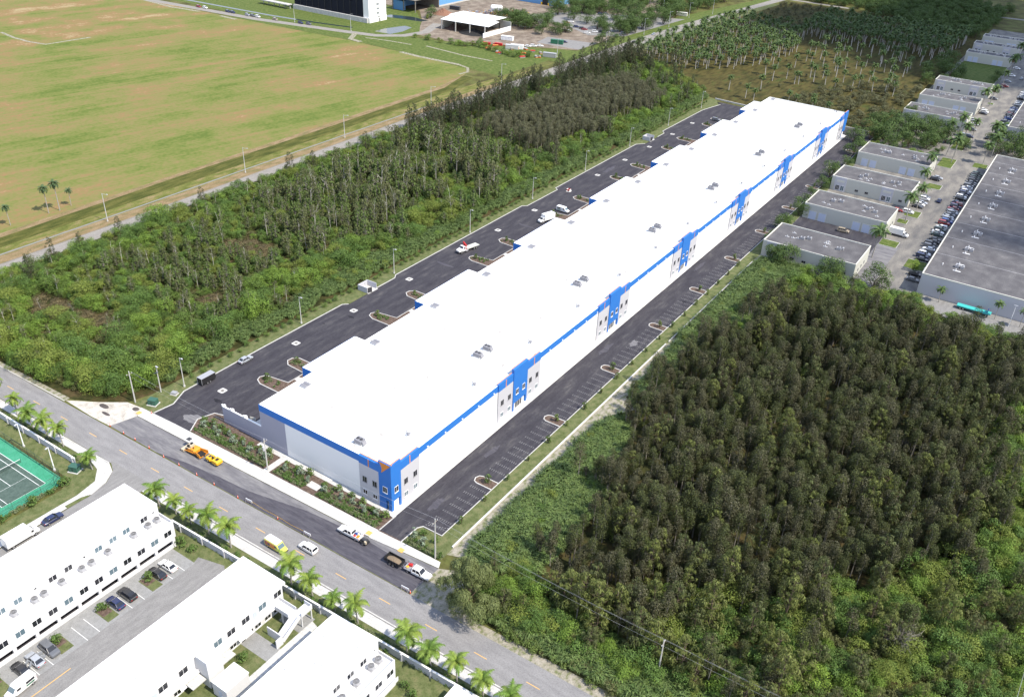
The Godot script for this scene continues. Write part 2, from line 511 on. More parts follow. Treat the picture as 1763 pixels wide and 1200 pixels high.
func build_sheets_near() -> void:
	# public road with its centre dashes
	sheet("road", band(-330, 240, zroad(-330) - 4.3, zroad(240) - 4.5, zroad(-330) + 4.6, zroad(240) + 4.4), 0.03, M.road_old)
	var b := B.new()
	for i in range(-6, 30):
		var x := -118.6 + 12.19 * i
		if x > 120.0:
			break
		var z := zroad(x)
		b.quad(Vector3(x, 0.04, z - 0.06), Vector3(x, 0.04, z + 0.09), Vector3(x + 3.0, 0.04, z + 0.05), Vector3(x + 3.0, 0.04, z - 0.1))
	struct("road_markings", b, M.yellow_paint)
	# widened lane of fresh asphalt, still closed off
	sheet("road_new_lane", [-80.5, 18.9, -78.5, 12.0, -44, 11.2, 0, 10.1, 20.4, 8.4, 20, 17.6, -9.7, 18.0, -45, 18.6], 0.035, M.asphalt_lane)
	sheet("road_new_seam", [-62, 18.75, -52, 16.9, -42, 15.9, -32, 15.2, -24, 13.6, -16, 12.0, -8, 11.3, 2, 11.0, 10, 11.3, 19.6, 10.2, 20, 17.55, -9.7, 17.95, -45, 18.55], 0.04, M.asphalt_dark)
	sheet("pavement", [-81, 8.9, -67.7, 8.3, -37, 7.6, -3.6, 7.1, 19.6, 6.6, 20.4, 8.3, 0, 10.0, -44, 11.1, -78.5, 11.9], 0.12, M.concrete)
	# sand and spoil at the end of the new lane
	sheet("gravel_verge", [-100, 18.9, -92, 14, -86, 9.5, -81, 8.9, -78.6, 12.0, -80.5, 18.9, -88, 19.2], 0.02, M.sand)
	sheet("gravel_verge", [-132, 20.2, -132, 18.6, -100, 17.6, -100, 19.4], 0.02, M.sand_weedy)
	sheet("gravel_verge", [20.2, 8.4, 24, 6.5, 30, 10.5, 34, 15.5, 64, 14.6, 120, 12.8, 240, 9, 240, 14.9, 27, 18.0, 20, 17.7], 0.02, M.sand_weedy)
	# south pavement, verge and kerbs
	sheet("pavement", band(-330, -72, 33.2, 28.6, 35.4, 30.4), 0.08, M.concrete)
	sheet("pavement", band(-52, 240, 27.9, 22.6, 30.2, 25.0), 0.08, M.concrete)
	sheet("grass_verge", band(-330, -66, 35.4, 30.3, 40, 36), 0.03, M.lawn)
	sheet("grass_verge", band(-48, 240, 30.1, 25.0, 34.6, 29), 0.03, M.lawn)
	# side street past the tennis court
	sheet("side_street", [-68, 27.4, -52, 27.2, -52.5, 60, -53, 120, -60.5, 120, -60.3, 60, -60.4, 38, -61.5, 33, -64, 29.6], 0.035, M.drive_grey)
	sheet("pavement", [-67.5, 28.5, -64, 30.0, -61.8, 33, -60.6, 38, -60.6, 120, -62.8, 120, -62.8, 40, -64, 34.5, -67.5, 31.5, -72, 30.4, -72, 28.6], 0.1, M.concrete)
	sheet("lawn", [-74, 33.5, -66, 32.5, -63.8, 35, -62.9, 41, -62.9, 120, -66.5, 120, -67.5, 41, -70, 37.6, -110, 37.5, -110, 34], 0.04, M.lawn)
	sheet("pavement_verge", [-60.8, 38.5, -60.2, 38.5, -60.4, 44, -61.6, 44, -61.4, 40], 0.12, M.lawn)
	# tennis court
	sheet("tennis_surround", [-135, 37.8, -71, 38.5, -69.2, 41, -68.9, 62, -135, 62], 0.05, M.tennis_green)
	sheet("tennis_court", rect(-96.5, -72.6, 41.8, 52.6), 0.055, M.tennis_court)
	var t := B.new()
	for l in [[-96.5, -72.6, 41.8, 41.86], [-96.5, -72.6, 43.16, 43.22], [-96.5, -72.6, 51.2, 51.26], [-96.5, -72.6, 52.54, 52.6], [-72.66, -72.6, 41.8, 52.6], [-78.2, -78.14, 43.2, 51.2], [-90.9, -90.84, 43.2, 51.2], [-90.9, -78.2, 47.2, 47.26]]:
		t.quad(Vector3(l[0], 0.06, l[2] - 0.03), Vector3(l[0], 0.06, l[3] + 0.03), Vector3(l[1], 0.06, l[3] + 0.03), Vector3(l[1], 0.06, l[2] - 0.03))
	struct("tennis_court_lines", t, M.tennis_line)
	# grounds of the apartments
	sheet("apartment_grounds", [-52.4, 31.6, 60, 30.2, 130, 29, 130, 125, -52.4, 125], 0.045, M.lawn)
	sheet("driveway", [-24.0, 36.6, -17.5, 35.0, -10.4, 40.4, -10.4, 120, -23.2, 120, -23.2, 39.0], 0.06, M.drive_grey)
	sheet("parking_bays", rect(-30.6, -23.15, 38.2, 120), 0.065, M.paving_grey)
	sheet("garden_path", [8.7, 34.9, 10.6, 35.4, 10.6, 120, 8.7, 120], 0.075, M.concrete)
	sheet("garden_path", rect(3.0, 8.8, 34.2, 38.6), 0.07, M.paving_grey)
	sheet("garden_path", rect(1.2, 8.8, 43.5, 47.2), 0.07, M.paving_grey)
	# kerbs of the public road
	strip("kerb", [-330, 18.4 + 0.0125 * 330, -132, 20.05, -100, 19.2], 0.25, 0.0, 0.06, M.concrete)
	strip("kerb", [-52.5, 27.5, 240, 22.4], 0.3, 0.0, 0.14, M.concrete)
	strip("kerb", [-330, 33.0, -72, 28.45, -67.6, 28.3, -64, 29.9, -61.7, 33.2, -60.5, 38], 0.3, 0.0, 0.14, M.concrete)

func field_sheet(a: Array) -> void:
	# mown field: the noise runs along the mowing direction
	var b := B.new()
	b.prism(pts(a), 0.01, 0.01)
	for p in b.v:
		b.uv.append(Vector2((p.x + 660.0) / 444.0, (p.z + 360.0) / 444.0))
	struct("field", b, M.field)

func build_sheets_far() -> void:
	# grassed mound field, canal swale and the road along it
	field_sheet([-2400, 200, -217, 200, -215.5, -30, -217, -110, -218, -200, -219.5, -300, -226, -336, -234, -346, -300, -351, -345, -352, -470, -346, -2400, -330])

	sheet("swale_bank", [-217, 200, -213.5, 200, -212, -30, -214, -110, -214, -200, -215.5, -300, -224, -330, -226, -336, -219.5, -300, -218, -200, -217, -110, -215.5, -30], 0.015, M.tan_dirt)
	sheet("swale", [-213.5, 200, -205, 200, -204, -20, -205, -110, -206, -200, -209, -300, -216, -330, -224, -330, -215.5, -300, -214, -200, -214, -110, -212, -30], 0.02, M.swale)
	sheet("grass_verge", [-205, 200, -198, 200, -197.5, -110, -199, -260, -199, -400, -209, -300, -206, -200, -205, -110, -204, -20], 0.025, M.verge)
	sheet("road_shoulder", [-198, 200, -191, 200, -191, -60, -192.5, -200, -193.5, -330, -199, -330, -199, -260, -197.5, -110], 0.028, M.tan_dirt)
	sheet("road", [-191, 200, -183.6, 200, -184, -40, -184.6, -110, -184.8, -200, -183.6, -330, -180, -437, -178.5, -569, -176, -640, -167, -728, -150, -900, -168, -900, -174, -748, -181, -664, -188.5, -587, -192, -505, -193.5, -330, -192.5, -200, -191, -60], 0.034, M.road_far)
	strip("kerb", [-191.2, 200, -191.2, -60, -192.7, -200, -193.7, -330], 0.2, 0.0, 0.12, M.drive_grey)
	strip("footpath", [-198.2, 200, -198.4, -60, -199, -130, -199.4, -262], 0.9, 0.0, 0.04, M.drive_grey)
	sheet("grass_verge", [-180, -437, -172, -437, -168, -570, -166, -640, -160, -728, -167, -728, -176, -640, -178.5, -569], 0.026, M.lawn)
	sheet("grass_verge", [-193.5, -400, -205, -400, -205, -600, -192, -690, -180, -760, -174, -748, -181, -664, -188.5, -587, -192, -505], 0.026, M.lawn_bright)
	# forest floors
	sheet("forest_floor", [-183.5, 22.2, -132, 20.4, -100, 18, -92, 14, -86, 9.5, -84, 3, -83.5, -5, -83.5, -370, -90, -392, -150, -440, -176, -437, -184, -330, -184.8, -200, -184.6, -110], 0.012, M.forest_floor)
	sheet("forest_floor", [21, -194, 22, -76, 28, -74, 28, -70, 22.4, -64, 22.4, -20, 26, -4, 24, 6, 30, 10, 36, 15, 64, 14, 120, 12, 300, 6, 300, -170, 120, -172, 74, -186, 58, -189], 0.012, M.forest_floor)
	# planted strip between lot and forest
	sheet("grass_verge", [-84, 8.8, -76.5, 8.6, -75.6, 2.6, -78.3, -3, -78.7, -32, -78.6, -67, -77.2, -68.4, -77.7, -92.5, -79, -94.5, -79.2, -176, -77.5, -178, -77.3, -202, -79, -203.4, -79.2, -281, -76, -286, -76, -308, -78.2, -311, -77.6, -361, -74, -381, -81, -389.5, -84.5, -389], 0.03, M.lawn)
	# palm nursery
	sheet("nursery_field", [-172, -437, -150, -440, -90, -393, -81, -390, -62, -388.5, -2, -386, 15, -385, 16.5, -700, 5, -760, -106, -757, -165, -752, -160, -728, -166, -640, -168, -570], 0.02, M.nursery_grass)
	sheet("back_road", [-175, -762, -106, -758, -106, -764, -175, -768], 0.03, M.road_far)
	strip("back_road", [-70, -864, -10, -880, 14, -872], 5.0, 0.0, 0.03, M.road_far)
	strip("back_road", [10, -826, 60, -832], 6.0, 0.0, 0.03, M.road_far)
	# industrial park on the east side
	sheet("industrial_park_paving", [15.2, -188, 58, -190, 78, -200, 300, -190, 300, -760, 16, -760, 16, -386, 15.2, -385], 0.03, M.asphalt_park)
	sheet("industrial_park_court", rect(19, 53, -242.5, -216), 0.034, M.asphalt_new)
	sheet("industrial_park_court", rect(52.8, 61, -236, -190), 0.034, M.asphalt_lane)
	for q in [[53.4, 60, -241.5, -234.6], [54.2, 60, -281, -273], [53.6, 57.5, -268, -263], [54.5, 60.4, -323, -316], [52, 58.6, -368, -352], [52, 58, -412, -386], [53, 56, -449, -445], [53, 56, -480, -476], [53, 56, -500, -496], [19, 48, -612, -528], [66.6, 73.5, -228, -219], [66.8, 73, -370, -362]]:
		var pb := B.new()
		pb.prism(pts(rect(q[0], q[1], q[2], q[3])), 0.0, 0.15)
		struct("lawn_island", pb, M.lawn_bright)
		strip("kerb", [q[0], q[2] - 0.1, q[1] + 0.1, q[2] - 0.1, q[1] + 0.1, q[3] + 0.1, q[0], q[3] + 0.1], 0.2, 0.0, 0.17, M.concrete)
	# works yard beyond the field
	sheet("yard", [-2400, -470, -372, -470, -345, -440, -318, -400, -290, -398, -262, -412, -228, -430, -206, -440, -206, -600, -260, -680, -300, -900, -2400, -900], 0.02, M.yard_dirt)
	sheet("yard_lawn", [-2400, -372, -436, -358, -340, -378, -326, -390, -322, -408, -345, -438, -372, -466, -2400, -462], 0.024, M.lawn_bright)
	sheet("yard_lawn", [-470, -346, -345, -353, -300, -352, -234, -347, -206, -345, -205, -438, -262, -408, -290, -396, -318, -390, -340, -374, -358, -369, -436, -352], 0.024, M.lawn_bright)
	strip("yard_road", [-700, -338, -560, -345, -436, -355.5, -398, -363, -358, -371, -336, -376.5, -322, -390, -318, -410, -330, -440], 7.5, 0.0, 0.034, M.road_far)
	sheet("car_park", [-290, -498, -262, -512, -225, -488, -202, -505, -196, -600, -240, -580, -280, -556, -300, -520], 0.03, M.drive_grey)
	sheet("car_park", [-240, -440, -206, -442, -206, -468, -244, -462], 0.03, M.drive_grey)
	strip("dirt_track", [-521, -207, -502, -204, -484, -204, -470, -207, -468, -238], 2.2, 0.0, 0.03, M.sand_weedy)
	strip("dirt_track", [-551, -343, -515, -340, -487, -344], 3.0, 0.0, 0.03, M.sand_weedy)
	strip("dirt_track", [-464, -344.5, -446, -344], 3.0, 0.0, 0.03, M.sand_weedy)
	strip("dirt_track", [-352, -372, -342, -356, -331, -354], 4.0, 0.0, 0.035, M.sand_weedy)
	strip("dirt_track", [-337, -366, -320, -370, -300, -372], 1.6, 0.0, 0.032, M.sand_weedy)
	strip("dirt_track", [-292, -350.6, -275, -349.2, -242, -350], 3.2, 0.0, 0.032, M.sand_weedy)
	strip("dirt_track", [-242, -350, -233, -347, -227, -339, -228, -331], 1.8, 0.0, 0.033, M.sand_weedy)
	strip("dirt_track", [-290, -376, -255, -372, -232, -373], 1.8, 0.0, 0.033, M.sand_weedy)
	# ponds
	sheet("pond", [-346, -386, -347, -398, -342.5, -416, -335, -415, -331, -400, -332, -387], 0.04, M.water)
	sheet("pond", [-378, -430, -377, -440, -360, -446, -341, -443, -344, -436, -362, -434], 0.04, M.water)
	strip("ditch_water", [-600, -363, -440, -372, -400, -377, -366, -384], 3.0, 0.0, 0.04, M.water)

const ORD := ["first", "second", "third", "fourth", "fifth", "sixth", "seventh", "eighth", "ninth", "tenth", "eleventh", "twelfth", "thirteenth", "fourteenth", "fifteenth", "sixteenth", "seventeenth", "eighteenth", "nineteenth", "twentieth"]
var win_cache := {}

func window(parent: Node, at: Vector3, w: float, h: float, turn: float, frame: Material, glass: Material, panes := 2) -> Node3D:
	# frame with recessed panes and a sill; looks along +x before turning
	var key := "%s|%s|%s|%s|%s" % [w, h, frame.resource_name, glass.resource_name, panes]
	if not win_cache.has(key):
		var f := B.new()
		var t := 0.07
		f.box(0, 0.09, h / 2 - t, h / 2, -w / 2, w / 2)
		f.box(0, 0.09, -h / 2, -h / 2 + t, -w / 2, w / 2)
		f.box(0, 0.14, -h / 2 - 0.08, -h / 2 - 0.002, -w / 2 - 0.06, w / 2 + 0.06)
		for k in panes + 1:
			var z := -w / 2 + t / 2 + (w - t) * k / panes
			f.box(0, 0.088, -h / 2 + t, h / 2 - t, z - t / 2, z + t / 2)
		var p := B.new()
		var pw := (w - t) / panes - t
		p.box(0.005, 0.03, -h / 2 + t, h / 2 - t, -pw / 2, pw / 2)
		win_cache[key] = [f.mesh(frame), p.mesh(glass), pw]
	var o := inst("window", win_cache[key][0], parent)
	o.position = at
	o.rotation.y = turn
	for k in panes:
		var q := inst("pane", win_cache[key][1], o)
		q.position.z = -w / 2 + 0.035 + (w - 0.07) * (k + 0.5) / panes
	return o

func build_warehouse() -> void:
	var near := [-18.8, -66.4, -121.0, -175.2, -230.5, -285.0, -336.0]
	var far := [-39.5, -94.2, -150.0, -206.7, -260.6, -313.0, -357.5]
	var H := 12.2
	var t := thing("warehouse", "very long white warehouse with a bright blue band and white flat roof", "warehouse")
	var fp := [0.0, 0.0, 0.0, -370.0, -43.3, -371.5]
	for k in range(6, -1, -1):
		fp.append_array([-43.3, far[k], -47.0, far[k], -47.0, near[k], -43.3, near[k]])
	fp.append_array([-43.3, 0.0])
	var w := B.new()
	w.prism(pts(fp), 0.0, 11.7)
	part("wall", w, M.white_wall, t)
	var rf := B.new()
	rf.prism(pts(fp), 11.71, 11.74)
	var roof := part("roof", rf, M.roof_membrane, t)
	var pr := B.new()
	var p2 := pts(fp)
	for k in p2.size():
		var a := p2[k]
		var b := p2[(k + 1) % p2.size()]
		var d := (b - a).normalized()
		var s := Vector2(d.y, -d.x) * -0.15
		if Geometry2D.is_point_in_polygon((a + b) * 0.5 - s, p2):
			s = -s
		pr.bar(Vector3(a.x + s.x, 11.95, a.y + s.y), Vector3(b.x + s.x, 11.95, b.y + s.y), 0.29, 0.5)
	part("parapet", pr, M.roof_white, t)
	for k in 6:
		var sb := B.new()
		sb.box(-43.0, -0.4, 11.742, 11.765, -54.4 - 54.7 * k, -54.28 - 54.7 * k)
		part("roof_seam", sb, M.metal_grey, roof)
	# blue bands
	var bd := B.new()
	bd.box(0.0, 0.06, 10.2, H + 0.01, -370.0, 0.0)
	part("blue_band", bd, M.blue, t)
	bd = B.new()
	bd.box(-43.36, 0.0, 10.15, H + 0.012, 0.0, 0.06)
	part("blue_band", bd, M.blue, t)
	for k in 7:
		var st := B.new()
		st.box(-47.04, -43.32, 3.2, H + 0.01, near[k] + 0.002, near[k] + 0.06)
		part("blue_return", st, M.blue, t)
		var ol := B.new()
		ol.box(-47.06, -47.0, 8.0, H + 0.008, far[k], near[k])
		part("blue_band", ol, M.blue, t)
		for j in 2:
			var zz: float = lerpf(near[k], far[k], 0.2 + 0.5 * j)
			window(t, Vector3(-47.0, 5.5, zz), 1.5, 1.8, PI, M.frame_grey, M.glass_dark)
		# loading doors on the long back side
		for j in 4:
			var zd: float = far[k] - 3.2 - j * 5.6
			if zd < -352.0:
				break
			var db := B.new()
			db.box(-43.38, -43.3, 0.2, 4.4, zd - 1.6, zd + 1.6)
			part("dock_door", db, M.roller_door, t)
	# grey end bay and the base course of the shaded end
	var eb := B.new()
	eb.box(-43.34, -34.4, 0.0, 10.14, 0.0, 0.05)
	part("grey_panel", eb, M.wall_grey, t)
	# entrances along the long side
	for k in 6:
		entrance(t, -43.3 - 54.75 * k, k)
	corner_entrance(t)
	far_corner(t)
	for k in 52:
		var lz := -6.5 - k * 7.0
		if lz < -366.0:
			break
		var lb := B.new()
		lb.box(0.06, 0.2, 10.55, 10.8, lz - 0.25, lz + 0.25)
		part("wall_light", lb, M.frame_white, t)
	# door leaves in the plain wall bays
	for k in 6:
		for j in 2:
			var dz := -20.0 - 54.75 * k - j * 12.0
			var dr := B.new()
			dr.box(0.0, 0.05, 0.15, 2.3, dz - 0.5, dz + 0.5)
			part("door", dr, M.frame_white, t)
	# screen wall that continues the end wall
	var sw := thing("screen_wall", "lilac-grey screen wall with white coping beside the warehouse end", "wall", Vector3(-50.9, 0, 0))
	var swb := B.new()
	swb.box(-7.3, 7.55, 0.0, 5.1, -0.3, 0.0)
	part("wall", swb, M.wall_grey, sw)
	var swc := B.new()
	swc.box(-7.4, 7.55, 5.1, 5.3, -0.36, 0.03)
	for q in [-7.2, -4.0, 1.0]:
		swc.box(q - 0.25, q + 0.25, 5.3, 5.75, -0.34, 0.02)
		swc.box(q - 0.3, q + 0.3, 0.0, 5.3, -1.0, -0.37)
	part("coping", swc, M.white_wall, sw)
	# dock apron, ramp walls and stacked panels behind the screen wall
	var ap := B.new()
	ap.box(-50.5, -43.4, 0.0, 1.2, -7.5, -0.5)
	struct("loading_apron", ap, M.concrete)
	for q in [[-50.2, -3.0], [-47.2, -4.6]]:
		var pn := thing("leaning_panel", "tan panel standing on the loading apron, " + ("outer" if q[0] < -49 else "inner") + " of two", "panel", Vector3(q[0], 1.2, q[1]), 0.3, "panels on the loading apron")
		var pb := B.new()
		pb.box(-0.8, 0.8, 0.0, 2.2, -0.06, 0.06)
		part("sheet", pb, M.beige_light, pn)
		var pf := B.new()
		pf.bar(Vector3(-0.7, 0, 0.06), Vector3(-0.7, 1.2, 0.06), 0.06, 0.06)
		pf.bar(Vector3(0.7, 0, 0.06), Vector3(0.7, 1.2, 0.06), 0.06, 0.06)
		part("frame", pf, M.metal_grey, pn)
	roof_equipment()

func grey_bay(t: Node, z: float, wd: float) -> void:
	# grey two-storey panel with four windows, from z towards -z
	var g := B.new()
	g.box(0.06, 0.34, 0.0, 10.2, z - wd, z)
	part("grey_panel", g, M.panel_grey, t)
	var s := B.new()
	s.box(-0.3, 0.36, 10.2, 12.55, z - wd, z)
	part("blue_parapet", s, M.blue, t)
	var c := B.new()
	c.box(-0.36, -0.18, 12.55, 12.64, z - wd - 0.02, z + 0.02)
	part("orange_coping", c, M.orange, t)
	var o := B.new()
	o.box(0.36, 0.38, 10.2, 12.55, z - wd * 0.5 - 0.16, z - wd * 0.5 + 0.16)
	part("orange_stripe", o, M.orange, t)
	for j in 2:
		var zz := z - wd * (0.27 + 0.49 * j)
		window(t, Vector3(0.34, 5.95, zz), 1.35, 1.75, 0, M.frame_grey, M.glass_dark)
		window(t, Vector3(0.34, 2.05, zz), 1.35, 1.5, 0, M.frame_white, M.glass_blue)

func entrance(t: Node, z: float, _k: int) -> void:
	grey_bay(t, z, 7.0)
	grey_bay(t, z - 14.0, 7.0)
	var b := B.new()
	b.box(0.06, 0.55, 2.6, 13.8, z - 14.0, z - 7.0)
	b.box(-0.3, 0.06, 11.0, 13.8, z - 14.0, z - 7.0)
	b.box(0.06, 0.55, 0.0, 2.6, z - 7.6, z - 7.0)
	b.box(0.06, 0.55, 0.0, 2.6, z - 14.0, z - 13.4)
	part("blue_tower", b, M.blue, t)
	var c := B.new()
	c.box(-0.36, -0.18, 13.8, 13.9, z - 14.03, z - 6.97)
	part("orange_coping", c, M.orange, t)
	for j in 2:
		window(t, Vector3(0.55, 6.0, z - 8.9 - j * 3.2), 1.35, 1.75, 0, M.frame_white, M.glass_dark)
	var d := B.new()
	d.box(0.0, 0.07, 0.15, 2.5, z - 12.2, z - 8.8)
	var door := part("door", d, M.glass_dark, t)
	var f := B.new()
	for q in [8.8, 9.9, 11.1, 12.2]:
		f.box(0.07, 0.11, 0.15, 2.5, z - q - 0.05, z - q + 0.05)
	part("frame", f, M.frame_white, door)

func corner_entrance(t: Node) -> void:
	grey_bay(t, -3.0, 7.0)
	var tw := B.new()
	tw.box(-3.3, 0.5, 2.9, 13.7, 0.06, 0.5)
	tw.box(0.06, 0.5, 2.9, 13.7, -3.0, 0.06)
	tw.box(-3.3, 0.06, 2.9, 3.1, -3.0, 0.06)
	tw.box(-0.4, 0.5, 0.0, 2.9, -0.3, 0.5)
	tw.box(-0.1, 0.5, 0.0, 2.9, -3.0, -2.5)
	tw.box(-3.3, -1.2, 0.0, 2.9, 0.06, 0.5)
	part("blue_tower", tw, M.blue, t)
	var cp := B.new()
	cp.box(-3.36, 0.56, 13.7, 13.8, 0.02, 0.2)
	cp.box(0.02, 0.2, 13.7, 13.8, -3.06, 0.02)
	part("orange_coping", cp, M.orange, t)
	# orange swoosh on the shaded face
	var sw := B.new()
	var curve := [Vector2(0.5, 13.69), Vector2(-3.2, 13.69), Vector2(-2.6, 13.0), Vector2(-2.3, 12.2), Vector2(-2.25, 11.4), Vector2(-2.45, 10.5)]
	for k in range(1, curve.size() - 1):
		sw.tri(Vector3(0.5, 13.69, 0.53), Vector3(curve[k].x, curve[k].y, 0.53), Vector3(curve[k + 1].x, curve[k + 1].y, 0.53))
	part("orange_emblem", sw, M.orange, t)
	for v in [[0.5, -1.25, 0.0], [-1.4, 0.5, -PI / 2]]:
		window(t, Vector3(v[0], 5.95, v[1]), 1.35, 1.75, v[2], M.frame_white, M.glass_dark)
	# same bay round the corner
	var g := B.new()
	g.box(-9.5, -3.3, 0.0, 10.15, 0.06, 0.34)
	part("grey_panel", g, M.panel_grey, t)
	var s := B.new()
	s.box(-9.5, -3.3, 10.15, 12.4, -0.3, 0.36)
	part("blue_parapet", s, M.blue, t)
	var c := B.new()
	c.box(-9.52, -3.3, 12.4, 12.5, -0.36, -0.18)
	part("orange_coping", c, M.orange, t)
	var o := B.new()
	o.box(-6.6, -6.28, 10.15, 12.4, 0.36, 0.38)
	part("orange_stripe", o, M.orange, t)
	for x in [-7.85, -4.75]:
		window(t, Vector3(x, 5.85, 0.34), 1.35, 1.75, -PI / 2, M.frame_grey, M.glass_dark)
		window(t, Vector3(x, 2.05, 0.34), 1.35, 1.4, -PI / 2, M.frame_white, M.glass_dark)
	var sg := B.new()
	sg.box(-1.1, -0.45, 0.15, 2.85, 0.1, 0.14)
	part("door", sg, M.glass_blue, t)

func far_corner(t: Node) -> void:
	grey_bay(t, -358.0, 7.0)
	var tw := B.new()
	tw.box(-0.2, 0.5, 2.8, 13.4, -370.6, -365.0)
	tw.box(0.06, 0.5, 0.0, 2.8, -365.6, -365.0)
	part("blue_tower", tw, M.blue, t)
	var cp := B.new()
	cp.box(-0.2, 0.0, 13.4, 13.5, -370.66, -364.97)
	part("orange_coping", cp, M.orange, t)

func hvac(at: Vector3, label: String, group: String, turn := 0.0) -> Node3D:
	var t := thing("rooftop_air_conditioner", label, "air conditioner", at, turn, group)
	var c := B.new()
	c.box(-1.0, 1.0, 0.0, 0.35, -0.8, 0.8)
	part("curb", c, M.roof_white, t)
	var b := B.new()
	b.box(-1.15, 0.95, 0.35, 1.45, -0.85, 0.85)
	b.frustum(0.95, 1.7, -0.6, 0.6, 0.5, 0.95, 1.25, -0.6, 0.6, 1.3)
	part("housing", b, M.unit_grey, t)
	for k in 2:
		var g := B.new()
		g.tube(Vector3(-0.6 + k * 1.0, 1.45, 0), Vector3(-0.6 + k * 1.0, 1.55, 0), 0.42, 0.42, 12)
		part("fan", g, M.steel_dark, t)
	var l := B.new()
	for k in 5:
		l.box(-1.19, -1.15, 0.5 + k * 0.18, 0.6 + k * 0.18, -0.75, 0.75)
	part("louvre", l, M.steel_dark, t)
	return t

func roof_equipment() -> void:
	var Y := 11.742
	hvac(Vector3(-12.5, Y, -3.6), "single grey rooftop air conditioner nearest the orange and blue corner", "rooftop air conditioners", 0.0)
	for k in 6:
		for j in 2:
			hvac(Vector3(-13.0, Y, -52.4 - 54.75 * k - j * 4.6), "grey rooftop air conditioner, %s of the %s pair from the road end" % ["nearer" if j == 0 else "farther", ORD[k]], "rooftop air conditioners", 0.0)
	for k in 14:
		var t := thing("exhaust_fan", "small white exhaust fan along the blue edge of the roof, %s from the road" % ORD[k], "exhaust fan", Vector3(-5.2, Y, -12.9 - 27.3 * k), 0.0, "exhaust fans on the warehouse roof")
		var c := B.new()
		c.box(-0.45, 0.45, 0.0, 0.4, -0.45, 0.45)
		part("curb", c, M.roof_white, t)
		var m := B.new()
		m.tube(Vector3(0, 0.4, 0), Vector3(0, 0.75, 0), 0.36, 0.36, 10)
		m.tube(Vector3(0, 0.75, 0), Vector3(0, 1.0, 0), 0.55, 0.28, 12)
		part("hood", m, M.unit_grey, t)
		var d := B.new()
		d.tube(Vector3(-1.0, 0.0, -0.5), Vector3(-1.0, 0.7, -0.5), 0.14, 0.14, 8)
		d.tube(Vector3(-1.0, 0.7, -0.5), Vector3(-1.4, 0.55, -0.5), 0.15, 0.17, 8)
		part("gooseneck_pipe", d, M.metal_grey, t)
	for k in 14:
		var t := thing("smoke_hatch", "grey ridged smoke hatch along the parking side of the roof, %s from the road" % ORD[k], "roof hatch", Vector3(-40.3, Y, -13.4 - 27.3 * k), 0.0, "smoke hatches on the warehouse roof")
		var c := B.new()
		c.box(-0.95, 0.95, 0.0, 0.4, -0.95, 0.95)
		part("curb", c, M.metal_light, t)
		for j in 2:
			var l := B.new()
			var z0 := -0.9 + j * 0.92
			l.frustum(-0.9, 0.9, z0, z0 + 0.88, 0.4, -0.8, 0.8, z0 + 0.3, z0 + 0.58, 0.62)
			part("lid", l, M.unit_grey, t).scale = Vector3(1.25, 1.3, 1.25)

func kerb_loop(line: Array, closed := true) -> void:
	var l := line.duplicate()
	if closed:
		l.append_array([line[0], line[1]])
	strip("kerb", l, 0.28, 0.0, 0.17, M.concrete)

